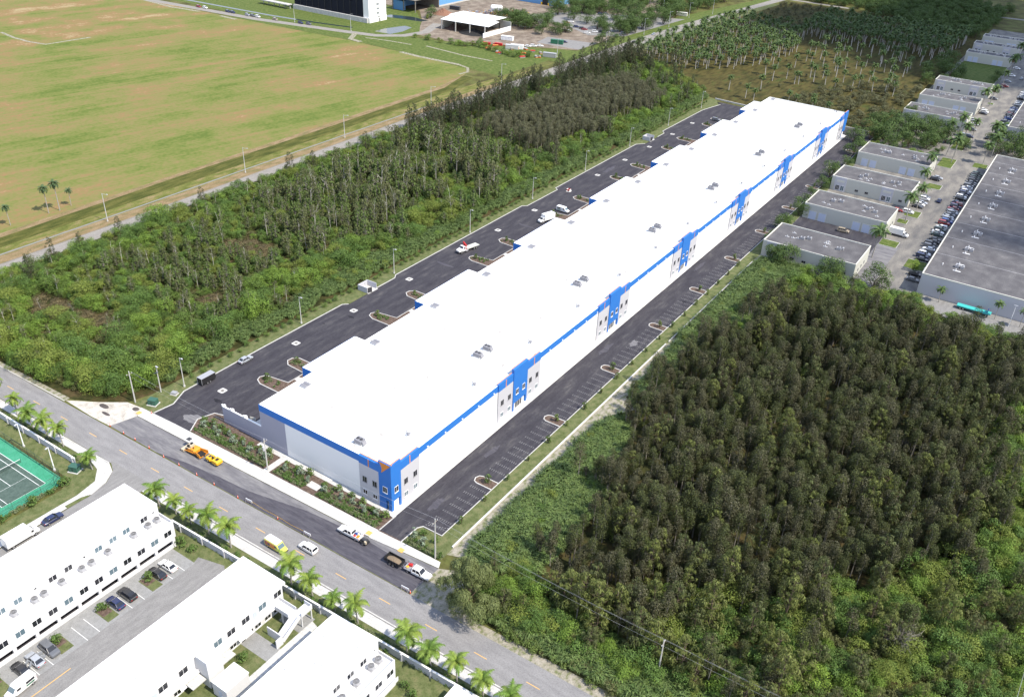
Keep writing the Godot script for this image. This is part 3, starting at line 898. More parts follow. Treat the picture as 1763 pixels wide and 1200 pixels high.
func build_lots() -> void:
	# east lot with its walk along the wall
	sheet("east_parking_lot", [2.0, 7.4, 8.4, 7.2, 8.7, 0.2, 14.7, 0.0, 14.7, -378, 10, -384.5, -78, -384.5, -74, -378, -47, -371.8, 2.0, -370.3], 0.03, M.asphalt_new)
	var w := B.new()
	w.prism(pts([0.0, 1.6, 2.0, 1.9, 2.0, -371, 0.0, -371]), 0.0, 0.15)
	struct("warehouse_walk", w, M.concrete_white)
	w = B.new()
	w.prism(pts([-44, 0.02, 0.0, 0.02, 0.0, 1.6, -34, 1.7, -44, 1.7]), 0.0, 0.145)
	struct("warehouse_walk", w, M.concrete)
	for q in [[-35.2, -33.4, 1.6, 7.7], [-22.6, -19.0, 3.6, 5.6]]:
		w = B.new()
		w.prism(pts(rect(q[0], q[1], q[2], q[3])), 0.0, 0.13)
		struct("warehouse_walk", w, M.concrete)
	strip("kerb", [8.5, 7.0, 8.6, 1.2, 9.4, 0.0, 14.75, -0.1, 14.78, -378], 0.26, 0.0, 0.16, M.concrete)
	strip("kerb", [2.05, 6.9, 2.05, 1.0], 0.22, 0.0, 0.16, M.concrete)
	sheet("grass_verge", [8.7, 6.7, 19.3, 6.0, 18.7, -20, 18.7, -190, 14.8, -190, 14.8, 0.2, 9.4, 0.2], 0.05, M.lawn)
	sheet("grass_verge", rect(14.9, 18.8, -386, -190), 0.045, M.lawn)
	sheet("sand_strip", [18.9, 4, 24.5, 2, 22.6, -20, 22.4, -64, 27.5, -72, 27.5, -75, 22.5, -76, 22, -108, 20.5, -116, 18.9, -116], 0.03, M.sand_weedy)
	strip("low_wall", [19.0, 1.5, 18.95, -110], 0.35, 0.0, 0.45, M.concrete_white)
	strip("low_wall", [19.0, -112, 18.9, -186], 0.3, 0.0, 0.4, M.concrete)
	# driveway apron and tactile pads
	sheet("driveway_apron", [1.8, 10.1, 2.0, 7.0, 8.4, 6.7, 9.6, 9.3], 0.14, M.concrete)
	strip("driveway_edge", [2.0, 7.05, 8.4, 6.75], 0.3, 0.0, 0.16, M.mulch)
	for q in [[0.2, 8.4], [9.6, 8.3], [-80, 10.2]]:
		var b := B.new()
		b.prism(pts(rect(q[0], q[0] + 1.3, q[1], q[1] + 1.2)), 0.0, 0.145)
		struct("tactile_pad", b, M.yellow_paint)
	# islands of the east lot, with kerb, mulch and stall marks between
	for k in 11:
		var z := -21.4 - 32.4 * k
		var loop := [14.6, z - 1.5, 10.2, z - 1.5, 9.3, z - 1.1, 8.9, z, 9.3, z + 1.1, 10.2, z + 1.5, 14.6, z + 1.5]
		var b := B.new()
		b.prism(pts(loop), 0.0, 0.12)
		struct("island_bed", b, M.mulch)
		kerb_loop(loop, false)
	var lines := B.new()
	var z := -1.6
	while z > -372.0:
		var skip := false
		for k in 11:
			if absf(z + 21.4 + 32.4 * k) < 2.4:
				skip = true
		if not skip:
			for d in [0.0, 0.22]:
				for j in 8:
					var x := 9.6 + j * 0.6
					lines.quad(Vector3(x, 0.036, z - 0.05 - d * 1.6), Vector3(x, 0.036, z + 0.05 - d * 1.6), Vector3(x + 0.2, 0.036, z + 0.05 - d * 1.6), Vector3(x + 0.2, 0.036, z - 0.05 - d * 1.6))
		z -= 2.75
	for j in 9:
		lines.quad(Vector3(9.4 + j * 0.6, 0.036, -0.9 - j * 0.25), Vector3(9.4 + j * 0.6, 0.036, -0.8 - j * 0.25), Vector3(9.75 + j * 0.6, 0.036, -0.95 - j * 0.25), Vector3(9.75 + j * 0.6, 0.036, -1.05 - j * 0.25))
	struct("stall_markings", lines, M.worn_paint)
	# west lot
	sheet("west_parking_lot", [-76.3, 8.7, -62.0, 8.1, -64.9, 3.4, -63.5, -1, -58.4, -2.2, -58.4, -0.4, -43.4, -0.4, -43.4, -378, -74, -384.6, -73.9, -381, -77.5, -361.5, -78, -310.8, -75.9, -308, -75.9, -285.8, -79, -281.5, -78.9, -203.3, -77.2, -202, -77.4, -178, -79.1, -176.2, -78.8, -94.4, -77.5, -92.4, -77.1, -68.5, -78.5, -66.8, -78.6, -32, -78.2, -3, -75.5, 2.6], 0.026, M.asphalt_new)
	strip("kerb", [-76.3, 8.5, -75.6, 2.6, -78.3, -3, -78.7, -32, -78.6, -66.8, -77.2, -68.4], 0.28, 0.0, 0.17, M.concrete)
	strip("kerb", [-77.6, -82.2, -77.6, -92.4, -78.9, -94.4, -79.2, -176.2, -77.5, -178, -77.3, -202, -79, -203.3, -79.1, -281.5, -76, -285.8], 0.28, 0.0, 0.17, M.concrete)
	strip("kerb", [-75.9, -300, -75.9, -308, -78.1, -310.8, -77.6, -361.5, -76.5, -368, -74, -380], 0.28, 0.0, 0.17, M.concrete)
	strip("kerb", [-81, -389.2, -62, -387.5, -2, -385.5, 10, -385.5], 0.5, 0.0, 0.7, M.concrete)
	strip("kerb", [-62.1, 7.9, -64.8, 3.4, -63.4, -1.1, -58.6, -2.4], 0.28, 0.0, 0.17, M.concrete)
	# front planting bed
	sheet("planting_bed", [-62.0, 7.9, -64.7, 3.4, -63.3, -1.0, -58.4, -2.1, -58.4, 0.05, -44, 0.05, -44, 1.7, -34, 1.7, 0, 1.6, 1.9, 1.8, 1.9, 6.9, -36, 7.5], 0.06, M.mulch)
	# office-front islands of the west lot
	var near := [-18.8, -66.4, -121.0, -175.2, -230.5, -285.0, -336.0]
	var far := [-39.5, -94.2, -150.0, -206.7, -260.6, -313.0, -357.5]
	for k in 7:
		var a: float = near[k]
		var f: float = far[k] + 5.5
		var loop := [-43.5, a + 0.6, -64.5, a + 0.6, -66.6, a - 0.4, -67.2, a - 1.8, -66.4, a - 3.4, -58.6, a - 4.6, -58.6, f + 4.4, -65.6, f + 4.0, -67.4, f + 2.4, -67.2, f + 0.6, -65.6, f - 0.6, -47.2, f - 0.6, -47.2, a - 0.1, -43.5, a - 0.1]
		var b := B.new()
		b.prism(pts(loop), 0.0, 0.11)
		struct("island_bed", b, M.mulch)
		kerb_loop([-44, a + 0.6, -64.5, a + 0.6, -66.6, a - 0.4, -67.2, a - 1.8, -66.4, a - 3.4, -58.6, a - 4.6, -58.6, f + 4.4, -65.6, f + 4.0, -67.4, f + 2.4, -67.2, f + 0.6, -65.6, f - 0.6, -47.3, f - 0.6], false)
		var wk := B.new()
		wk.prism(pts(rect(-58.4, -47.1, (a + f) * 0.5 - 0.9, (a + f) * 0.5 + 0.9)), 0.0, 0.14)
		struct("entrance_walk", wk, M.concrete)
	# stains, repairs and swept dust on the asphalt
	for q in [[-70.5, -62.5, 3.0, 1.2, "asphalt_wet"], [-67.5, -5.5, 4.2, 1.3, "asphalt_wet"], [-74.5, -54.0, 1.6, 0.6, "asphalt_wet"], [-66.0, 4.0, 7.0, 4.0, "asphalt_lane"], [-70.0, -112.0, 8.0, 1.6, "asphalt_dark"], [-66.0, -160.0, 10.0, 1.2, "asphalt_dark"], [6.0, -32.0, 1.8, 8.0, "asphalt_dark"], [5.0, -96.0, 2.2, 9.0, "asphalt_dark"], [10.5, -104.0, 2.6, 5.0, "asphalt_lane"], [4.5, -170.0, 1.6, 12.0, "asphalt_dark"], [7.0, -8.0, 2.4, 6.0, "asphalt_dark"], [-72.0, -240.0, 3.0, 14.0, "asphalt_dark"], [11.5, -140.0, 1.4, 2.6, "asphalt_wet"]]:
		var loop := []
		for k in 18:
			var an := TAU * k / 18.0
			var rr := R.randf_range(0.6, 1.1)
			loop.append_array([q[0] + cos(an) * rr * q[2] * 0.5 * (1.0 if q[2] < 20 else 1.0), q[1] + sin(an) * rr * q[3] * 0.5])
		sheet("asphalt_stain", loop, 0.033, M[q[4]])
	# manholes with concrete collars
	for q in [[-70.2, -9.6], [-72.7, -40.2], [-72.9, -66.2], [-73.1, -94.9], [-72.9, -149.5], [-72.6, -176], [-72.7, -204], [-72.6, -230], [-72.5, -257.1], [-72.1, -282.8], [-71.9, -309.8], [-71.9, -335.2]]:
		var b := B.new()
		b.prism(pts([q[0] - 1.1, q[1] - 0.8, q[0] - 0.8, q[1] - 1.1, q[0] + 0.8, q[1] - 1.1, q[0] + 1.1, q[1] - 0.8, q[0] + 1.1, q[1] + 0.8, q[0] + 0.8, q[1] + 1.1, q[0] - 0.8, q[1] + 1.1, q[0] - 1.1, q[1] + 0.8]), 0.0, 0.034)
		var o := struct("manhole_collar", b, M.concrete)
		var g := B.new()
		g.prism(pts(rect(q[0] - 0.5, q[0] + 0.5, q[1] - 0.45, q[1] + 0.45)), 0.0, 0.04)
		part("grate", g, M.asphalt_park, o)

func condenser(at: Vector3, label: String) -> void:
	var t := thing("condenser_unit", label, "condenser", at, 0.0, "condensers on the terraces")
	t.scale = Vector3(1.55, 1.25, 1.55)
	var b := B.new()
	b.box(-0.42, 0.42, 0.0, 0.1, -0.42, 0.42)
	b.tube(Vector3(0, 0.1, 0), Vector3(0, 0.8, 0), 0.42, 0.42, 14)
	part("casing", b, M.metal_grey, t)
	var r := B.new()
	for k in 3:
		var r0 := 0.12 + 0.12 * k
		for j in 14:
			var a := TAU * j / 14
			var c := TAU * (j + 1) / 14
			r.bar(Vector3(cos(a) * r0, 0.83, sin(a) * r0), Vector3(cos(c) * r0, 0.83, sin(c) * r0), 0.045, 0.03)
	part("fan_guard", r, M.steel_dark, t)
	var p := B.new()
	p.tube(Vector3(0.42, 0.15, 0.1), Vector3(0.42, 0.15, 0.9), 0.05, 0.05, 6)
	part("pipe", p, M.metal_grey, t)

func slab(t: Node, called: String, x0: float, x1: float, y0: float, y1: float, z0: float, z1: float, m: Material) -> MeshInstance3D:
	var b := B.new()
	b.box(x0, x1, y0, y1, z0, z1)
	return part(called, b, m, t)

func rim(t: Node, x0: float, x1: float, z0: float, z1: float, y0: float, y1: float, m: Material, w := 0.2) -> void:
	# parapet round a flat roof
	var b := B.new()
	b.box(x0, x1, y0, y1, z0, z0 + w)
	b.box(x0, x1, y0, y1, z1 - w, z1)
	b.box(x0, x0 + w, y0, y1, z0 + w, z1 - w)
	b.box(x1 - w, x1, y0, y1, z0 + w, z1 - w)
	part("parapet", b, m, t)

func roof_bits(t: Node, x0: float, x1: float, z0: float, z1: float, y: float, n: int) -> void:
	for k in n:
		var b := B.new()
		var p := Vector3(R.randf_range(x0, x1), y, R.randf_range(z0, z1))
		b.tube(p, p + Vector3(0, R.randf_range(0.2, 0.4), 0), 0.1, 0.1, 7)
		part("vent_pipe", b, M.metal_grey, t)

func build_apartments() -> void:
	var Z1 := 118.0
	# westernmost block: terrace over open carports
	var t := thing("apartment_building", "white three-storey flat-roofed apartment block with carports beside the tennis court street", "building", Vector3(0, 0, 0), 0.0, "white apartment blocks")
	sheet("carport_floor", rect(-36.2, -30.95, 37.1, Z1), 0.066, M.asphalt_new)
	slab(t, "ground_floor", -46.5, -36.2, 0, 2.7, 37.0, Z1, M.apartment_wall)
	slab(t, "first_floor", -46.5, -30.6, 2.7, 6.3, 36.8, Z1, M.apartment_wall)
	slab(t, "second_floor", -46.5, -35.2, 6.3, 9.4, 36.9, Z1, M.apartment_wall)
	slab(t, "roof", -46.4, -35.3, 9.4, 9.46, 37.0, Z1, M.apartment_roof)
	rim(t, -46.55, -35.15, 36.85, Z1 + 0.05, 9.4, 9.75, M.apartment_roof)
	var tp := B.new()
	tp.box(-30.8, -30.6, 6.3, 7.2, 36.8, Z1)
	tp.box(-35.2, -30.8, 6.3, 7.2, 36.8, 37.0)
	part("terrace_parapet", tp, M.apartment_wall, t)
	var carport_z := 37.1
	var k := 0
	while carport_z < Z1:
		slab(t, "pillar", -31.2, -30.62, 0, 2.7, carport_z, carport_z + 0.7, M.apartment_wall)
		slab(t, "lintel", -31.2, -30.62, 2.15, 2.7, carport_z + 0.7, carport_z + 4.55, M.apartment_wall)
		slab(t, "low_wall", -30.95, -30.63, 0, 0.95, carport_z + 0.7, carport_z + 4.55, M.apartment_wall)
		carport_z += 4.55
		k += 1
	var z := 38.6
	k = 0
	while z < 80.0:
		window(t, Vector3(-30.6, 4.7, z), 1.9, 1.6, 0, M.frame_white, M.glass_blue if k % 3 == 1 else M.glass_dark)
		z += 3.35
		k += 1
	for q in [40.6, 45.0, 48.2, 51.6, 58.4, 61.8, 69.0, 72.4, 78.0]:
		window(t, Vector3(-35.2, 7.85, q), 1.75, 1.5, 0, M.frame_white, M.glass_blue if int(q) % 3 == 0 else M.glass_dark)
	for q in [38.2, 54.8, 65.4]:
		window(t, Vector3(-35.2, 8.1, q), 0.6, 0.6, 0, M.frame_white, M.glass_dark, 1)
	roof_bits(t, -45.5, -36, 38, 78, 9.46, 16)
	k = 0
	for q in [38.4, 40.6, 44.2, 50.4, 54.2, 56.4, 60.8, 64.6, 66.6, 70.8, 76.0]:
		condenser(Vector3(-33.9, 6.3, q), "round grey condenser on the carport block's terrace, %s from the road end" % ORD[k])
		k += 1
	# middle block with a walkway and stairs
	t = thing("apartment_building", "white two-storey apartment block with balcony walkway and white outdoor stair", "building", Vector3(0, 0, 0), 0.0, "white apartment blocks")
	slab(t, "wall", -9.8, 1.4, 0, 6.5, 35.5, Z1, M.apartment_wall)
	slab(t, "roof", -10.4, 1.8, 6.5, 6.8, 35.0, Z1 + 0.3, M.apartment_roof)
	rim(t, -10.45, 1.85, 34.95, Z1 + 0.35, 6.6, 7.0, M.apartment_roof, 0.22)
	slab(t, "walkway", 1.4, 2.5, 2.9, 3.15, 39.6, Z1, M.apartment_wall)
	slab(t, "walkway_parapet", 2.4, 2.52, 3.15, 3.95, 39.6, 53.8, M.apartment_wall)
	slab(t, "walkway_parapet", 2.4, 2.52, 3.15, 3.95, 57.6, Z1, M.apartment_wall)
	k = 0
	for q in [36.9, 40.9, 45.2, 48.8, 52.0, 60.0, 64.4, 68.2, 72.4]:
		window(t, Vector3(1.4, 4.95, q), 2.0, 1.7, 0, M.frame_white, M.glass_blue if k % 3 == 1 else M.glass_dark)
		k += 1
	for q in [42.9, 66.2]:
		slab(t, "door", 1.4, 1.46, 3.15, 5.2, q - 0.45, q + 0.45, M.roller_door)
	for q in [37.6, 40.0, 42.6, 44.6, 48.9, 50.8, 62.0, 65.0]:
		window(t, Vector3(1.4, 1.25, q), 1.6, 1.5, 0, M.frame_white, M.glass_dark)
	for q in [46.4, 53.0, 60.2]:
		slab(t, "door", 1.4, 1.46, 0.1, 2.15, q - 0.45, q + 0.45, M.glass_dark)
		var aw := B.new()
		aw.frustum(1.4, 2.7, q - 1.6, q + 1.6, 2.1, 1.4, 1.55, q - 1.6, q + 1.6, 2.8)
		part("awning", aw, M.metal_light, t)
	slab(t, "stair_tower", 1.22, 5.0, 0, 6.95, 54.0, 57.4, M.apartment_wall)
	slab(t, "porch_roof", 1.22, 4.4, 2.4, 2.6, 50.6, 53.9, M.concrete)
	slab(t, "porch_roof", 1.22, 4.4, 2.4, 2.6, 57.6, 60.6, M.concrete)
	# curved landing and open flight at the road end
	slab(t, "landing", 1.2, 6.2, 2.85, 3.1, 36.6, 38.8, M.apartment_wall)
	slab(t, "landing", 1.4, 2.5, 2.86, 3.09, 38.8, 39.6, M.apartment_wall)
	slab(t, "landing_parapet", 1.2, 6.2, 3.1, 4.0, 36.5, 36.64, M.apartment_wall)
	slab(t, "landing_parapet", 2.5, 6.3, 3.1, 4.0, 38.7, 38.84, M.apartment_wall)
	slab(t, "post", 4.2, 4.45, 0, 2.85, 38.5, 38.75, M.apartment_wall)
	slab(t, "landing", 6.2, 8.3, 2.8, 3.05, 34.2, 37.2, M.apartment_wall)
	slab(t, "landing_parapet", 8.16, 8.3, 3.05, 4.0, 34.2, 37.2, M.apartment_wall)
	slab(t, "landing_parapet", 6.2, 8.16, 3.05, 4.0, 34.2, 34.34, M.apartment_wall)
	for q in [[6.3, 34.4], [8.05, 34.4], [8.05, 37.0]]:
		slab(t, "post", q[0], q[0] + 0.22, 0, 2.8, q[1], q[1] + 0.22, M.apartment_wall)
	var fl := B.new()
	for j in 16:
		var y := 2.95 - j * 0.175
		var zz := 37.2 + j * 0.31
		fl.box(6.5, 7.9, y - 0.35, y, zz, zz + 0.31)
	part("stair_flight", fl, M.apartment_wall, t)
	for sx in [6.42, 7.98]:
		var sp := B.new()
		sp.bar(Vector3(sx, 3.15, 37.2), Vector3(sx, 0.5, 42.2), 0.14, 1.1)
		part("stair_parapet", sp, M.apartment_wall, t)
	slab(t, "stair_base", 4.0, 8.2, 0, 2.3, 42.3, 42.5, M.apartment_wall)
	slab(t, "stair_base", 8.0, 8.2, 0, 2.3, 42.5, 44.0, M.apartment_wall)
	roof_bits(t, -9.5, 1.2, 37, 78, 6.8, 14)
	# eastern block with terrace
	t = thing("apartment_building", "white three-storey apartment block by the palms, with terrace and narrow roof shadow line", "building", Vector3(0, 0, 0), 0.0, "white apartment blocks")
	slab(t, "lower_floors", 17.4, 32.3, 0, 6.3, 36.7, Z1, M.apartment_wall)
	slab(t, "second_floor", 17.3, 28.4, 6.3, 9.4, 36.8, Z1, M.apartment_wall)
	slab(t, "roof", 17.4, 28.3, 9.4, 9.46, 36.9, Z1, M.apartment_roof)
	rim(t, 17.25, 28.45, 36.75, Z1 + 0.05, 9.4, 9.75, M.apartment_roof)
	var tp2 := B.new()
	tp2.box(32.1, 32.3, 6.3, 7.1, 36.7, Z1)
	tp2.box(28.4, 32.1, 6.3, 7.1, 36.7, 36.9)
	part("terrace_parapet", tp2, M.apartment_wall, t)
	for q in [41.0, 44.4, 48.0]:
		window(t, Vector3(28.4, 7.85, q), 1.75, 1.5, 0, M.frame_white, M.glass_dark)
	window(t, Vector3(28.4, 8.1, 37.9), 0.6, 0.6, 0, M.frame_white, M.glass_dark, 1)
	for q in [38.2, 41.4, 44.8]:
		window(t, Vector3(32.3, 4.7, q), 1.9, 1.6, 0, M.frame_white, M.glass_dark)
	slab(t, "balcony", 32.3, 33.4, 2.6, 2.8, 37.2, 48, M.apartment_wall)
	slab(t, "balcony_parapet", 33.28, 33.42, 2.8, 3.7, 37.2, 48, M.apartment_wall)
	roof_bits(t, 18.2, 27.5, 38, 60, 9.46, 9)
	k = 0
	for q in [[29.7, 38.3], [29.7, 40.3], [29.8, 44.4], [30.0, 48.3]]:
		condenser(Vector3(q[0], 6.3, q[1]), "round grey condenser on the eastern block's terrace, %s from the road" % ORD[k])
		k += 1
	t = thing("guard_house", "white flat roof corner at the bottom edge beside the palms", "building", Vector3(0, 0, 0))
	slab(t, "wall", 43.2, 58, 0, 2.9, 32.6, 50, M.apartment_wall)
	slab(t, "roof", 42.9, 58.3, 2.9, 3.15, 32.3, 50.3, M.apartment_roof)
	rim(t, 42.85, 58.35, 32.25, 50.35, 3.0, 3.35, M.apartment_roof)
	t = thing("utility_shed", "small white flat-roofed utility block beside the garden path", "shed", Vector3(8.3, 0, 55.2))
	slab(t, "wall", -2.0, 1.9, 0, 3.4, -2.6, 2.6, M.apartment_wall)
	slab(t, "roof", -2.1, 2.0, 3.4, 3.55, -2.7, 2.7, M.apartment_roof)
	slab(t, "door", -0.4, 0.5, 0.05, 2.1, 2.6, 2.66, M.roller_door)
	# markings of the parking bays and drive
	var mk := B.new()
	for q in [40.9, 43.9, 50.9, 53.8, 61.25, 63.9, 71.1, 73.9]:
		mk.quad(Vector3(-28.6, 0.07, q - 0.06), Vector3(-28.6, 0.07, q + 0.06), Vector3(-23.2, 0.07, q + 0.06), Vector3(-23.2, 0.07, q - 0.06))
	struct("bay_markings", mk, M.white_paint)
	var yl := B.new()
	yl.quad(Vector3(-20.05, 0.068, 69.7), Vector3(-20.05, 0.068, 80), Vector3(-19.88, 0.068, 80), Vector3(-19.88, 0.068, 69.7))
	struct("drive_marking", yl, M.yellow_paint)
	for q in [[-28.4, -23.6, 46.1, 48.6], [-28.4, -23.9, 56.4, 58.9], [-28.8, -24.2, 66.2, 68.8], [-30, -24.2, 78.5, 82]]:
		var b := B.new()
		b.prism(pts(rect(q[0], q[1], q[2], q[3])), 0.0, 0.12)
		struct("planted_island", b, M.lawn)
		b = B.new()
		b.prism(pts(rect(q[0] + 0.2, q[0] + 2.7, q[2] + 0.2, q[3] - 0.2)), 0.0, 0.125)
		struct("island_bed", b, M.mulch)
	# perimeter walls with their buttresses on the garden side
	for q in [[-140.0, -73.2, "leftmost white boundary wall between palms and tennis court"], [-36.4, 62.0, "long white boundary wall between the palms and the apartment gardens"]]:
		var len: float = q[1] - q[0]
		var w := thing("boundary_wall", q[2], "wall", Vector3(q[0], 0, 33.6 - 0.0 if q[0] < -100 else 33.6), 0.0 if q[0] < -100 else 0.03)
		if q[0] < -100:
			w.position.z = 33.75
			w.rotation.y = 0.005
		var b := B.new()
		b.box(0, len, 0, 1.9, -0.12, 0.12)
		part("wall", b, M.panel_grey, w)
		b = B.new()
		b.box(-0.04, len + 0.04, 1.9, 2.02, -0.2, 0.2)
		part("coping", b, M.apartment_roof, w)
		var x := 3.0
		while x < len:
			b = B.new()
			b.box(x - 0.2, x + 0.2, 0, 1.9, 0.12, 0.42)
			part("buttress", b, M.panel_grey, w)
			x += 7.0

func dock_building(x0: float, x1: float, z0: float, z1: float, H: float, label: String, doors: bool, seed_: int) -> void:
	var t := thing("industrial_unit", label, "industrial unit", Vector3(x0, 0, z1), 0.0, "grey flat-roofed industrial units")
	var w := x1 - x0
	var d := z1 - z0
	var rng := RandomNumberGenerator.new()
	rng.seed = seed_
	slab(t, "wall", 0, w, 0, H - 0.5, -d, 0, M.beige_wall)
	slab(t, "roof", 0.2, w - 0.2, H - 0.5, H - 0.45, -d + 0.2, -0.2, M.roof_grey)
	rim(t, -0.03, w + 0.03, -d - 0.03, 0.03, H - 0.5, H, M.beige_light, 0.3)
	if doors:
		for q in [0.12, 0.24, 0.66, 0.78]:
			var dr := slab(t, "roller_door", w * q - 1.5, w * q + 1.5, 0.05, 3.6, 0, 0.06, M.roller_door)
			var fr := B.new()
			fr.box(w * q - 1.7, w * q - 1.5, 0, 3.8, 0, 0.1)
			fr.box(w * q + 1.5, w * q + 1.7, 0, 3.8, 0, 0.1)
			fr.box(w * q - 1.5, w * q + 1.5, 3.6, 3.8, 0, 0.1)
			part("frame", fr, M.beige_light, dr)
	else:
		for q in [0.12, 0.72]:
			slab(t, "entrance_panel", w * q - 2.6, w * q + 2.6, 0, H - 0.1, 0.0, 0.25, M.panel_grey)
			slab(t, "sign_panel", w * q - 1.7, w * q + 1.7, 4.2, 5.2, 0.25, 0.3, M.beige_light)
			window(t, Vector3(w * q - 1.0, 1.6, 0.25), 1.8, 2.4, -PI / 2, M.frame_white, M.glass_dark, 3)
			window(t, Vector3(w * q + 1.2, 1.6, 0.25), 1.6, 2.4, -PI / 2, M.frame_white, M.glass_blue, 2)
		for q in [0.34, 0.47, 0.9]:
			window(t, Vector3(w * q, 2.0, 0.0), 1.5, 1.0, -PI / 2, M.frame_grey, M.glass_dark)
	for q in [0.3, 0.5, 0.7]:
		window(t, Vector3(w, 2.2, -d * q), 1.2, 1.2, 0, M.frame_grey, M.glass_dark)
	# plant on the roof
	for c in 2:
		for k in 2:
			var b := B.new()
			var x := w * (0.3 + 0.4 * c) + rng.randf_range(-1.5, 1.5) + k * 2.4
			var z := -d * 0.5 + rng.randf_range(-2, 2)
			b.box(x - 0.8, x + 0.8, H - 0.45, H + 0.55, z - 0.6, z + 0.6)
			var u := part("roof_unit", b, M.metal_grey, t)
			b = B.new()
			b.tube(Vector3(x, H + 0.55, z), Vector3(x, H + 0.62, z), 0.42, 0.42, 10)
			part("fan", b, M.steel_dark, u)
		for k in 4:
			var b := B.new()
			var x := w * (0.3 + 0.4 * c) + rng.randf_range(-5, 5)
			var z := -d * 0.5 + rng.randf_range(-5, 5)
			b.box(x - 0.8, x + 0.8, H - 0.45, H - 0.38, z - 0.12, z + 0.12)
			b.tube(Vector3(x, H - 0.4, z), Vector3(x, H + 0.1, z), 0.13, 0.13, 7)
			part("roof_pipe", b, M.frame_white, t)

func build_industrial() -> void:
	var spec := [[19.1, 54.0, -215, -194.2, 6.6, false, "grey-roofed industrial unit nearest the brown grove, trees along its front wall"], [19.6, 53.2, -261.5, -242.5, 6.6, true, "industrial unit with four pale roller doors facing the nearest unit's yard"], [19.0, 53.2, -302, -284, 6.6, false, "industrial unit with two recessed glass entrances, third from the brown grove"], [18.8, 52.2, -346, -327, 6.6, true, "industrial unit behind the glass entrance unit, row of big trees behind it"], [18.4, 52.0, -441, -423, 6.6, false, "industrial unit just beyond the big dark trees, half hidden by them"], [18.4, 51.0, -479, -463, 6.6, true, "industrial unit with roller doors, middle of the three beyond the big trees"], [18.2, 51.0, -522, -509, 6.6, false, "industrial unit with two grey entrance panels in front of the bright lawn"], [18.6, 49.0, -624, -613, 6.6, true, "shaded industrial unit with pale roller doors behind the bright lawn"], [17.4, 49.6, -662, -651, 6.6, false, "shaded industrial unit, middle of the three at the far end"], [18.4, 48.0, -696, -685, 6.6, true, "shaded industrial unit farthest from the brown grove"]]
	var k := 0
	for s in spec:
		dock_building(s[0], s[1], s[2], s[3], s[4], s[6], s[5], 900 + k)
		k += 1
	# the large warehouses on the right edge
	for q in [[75.6, 190.0, -364.0, -199.3, 8.0, "huge grey-roofed warehouse at the right edge with dark skylit plant rows"], [72.5, 190.0, -640.0, -421.0, 8.0, "second large grey-roofed warehouse farther up the right edge"]]:
		var t := thing("distribution_warehouse", q[5], "warehouse", Vector3.ZERO, 0.0, "large grey warehouses")
		slab(t, "wall", q[0], q[1], 0, q[4] - 0.5, q[2], q[3], M.panel_grey)
		slab(t, "roof", q[0] + 0.2, q[1], q[4] - 0.5, q[4] - 0.44, q[2] + 0.2, q[3] - 0.2, M.roof_grey)
		rim(t, q[0] - 0.04, q[1], q[2] - 0.04, q[3] + 0.04, q[4] - 0.5, q[4], M.beige_light, 0.35)
		var z: float = q[3] - 14.0
		while z > q[2] + 8.0:
			for dx in [0.0, 1.7]:
				var b := B.new()
				b.box(q[0] + 8.5 + dx, q[0] + 9.8 + dx, q[4] - 0.44, q[4] + 0.6, z - 0.8, z + 0.8)
				var u := part("roof_unit", b, M.metal_grey, t)
				b = B.new()
				b.tube(Vector3(q[0] + 9.15 + dx, q[4] + 0.6, z), Vector3(q[0] + 9.15 + dx, q[4] + 0.68, z), 0.45, 0.45, 10)
				part("fan", b, M.steel_dark, u)
			for s in [-3.4, 3.4]:
				var b := B.new()
				b.tube(Vector3(q[0] + 9.3, q[4] - 0.44, z + s), Vector3(q[0] + 9.3, q[4] + 0.3, z + s), 0.16, 0.16, 8)
				b.box(q[0] + 8.4, q[0] + 11.0, q[4] - 0.44, q[4] - 0.4, z + s - 0.25, z + s + 0.25)
				part("roof_pipe", b, M.frame_white, t)
			var pb := B.new()
			pb.tube(Vector3(q[0] + 4.4, q[4] - 0.44, z + 1.0), Vector3(q[0] + 4.4, q[4] + 0.25, z + 1.0), 0.2, 0.2, 8)
			part("roof_pipe", pb, M.frame_white, t)
			var sm := B.new()
			sm.box(q[0] + 0.5, q[1], q[4] - 0.438, q[4] - 0.42, z - 9.0, z - 8.8)
			part("roof_seam", sm, M.frame_grey, t)
			z -= 18.6
		var zz: float = q[3] - 6.0
		while zz > q[2] + 3.0:
			slab(t, "buttress", q[0] - 0.5, q[0] - 0.05, 0, q[4] - 0.6, zz - 0.3, zz + 0.3, M.beige_light)
			zz -= 22.0
	# paved yard in front of the big warehouse
	sheet("warehouse_yard", [77, -199, 300, -199, 300, -186, 90, -184, 79, -192], 0.036, M.drive_grey)

func ordw(n: int) -> String:
	if n < 20:
		return ORD[n]
	var tens: String = ["twenty", "thirty", "forty", "fifty"][(n + 1) / 10 - 2]
	return (tens.trim_suffix("y") + "ieth") if (n + 1) % 10 == 0 else tens + "-" + ORD[(n + 1) % 10 - 1]

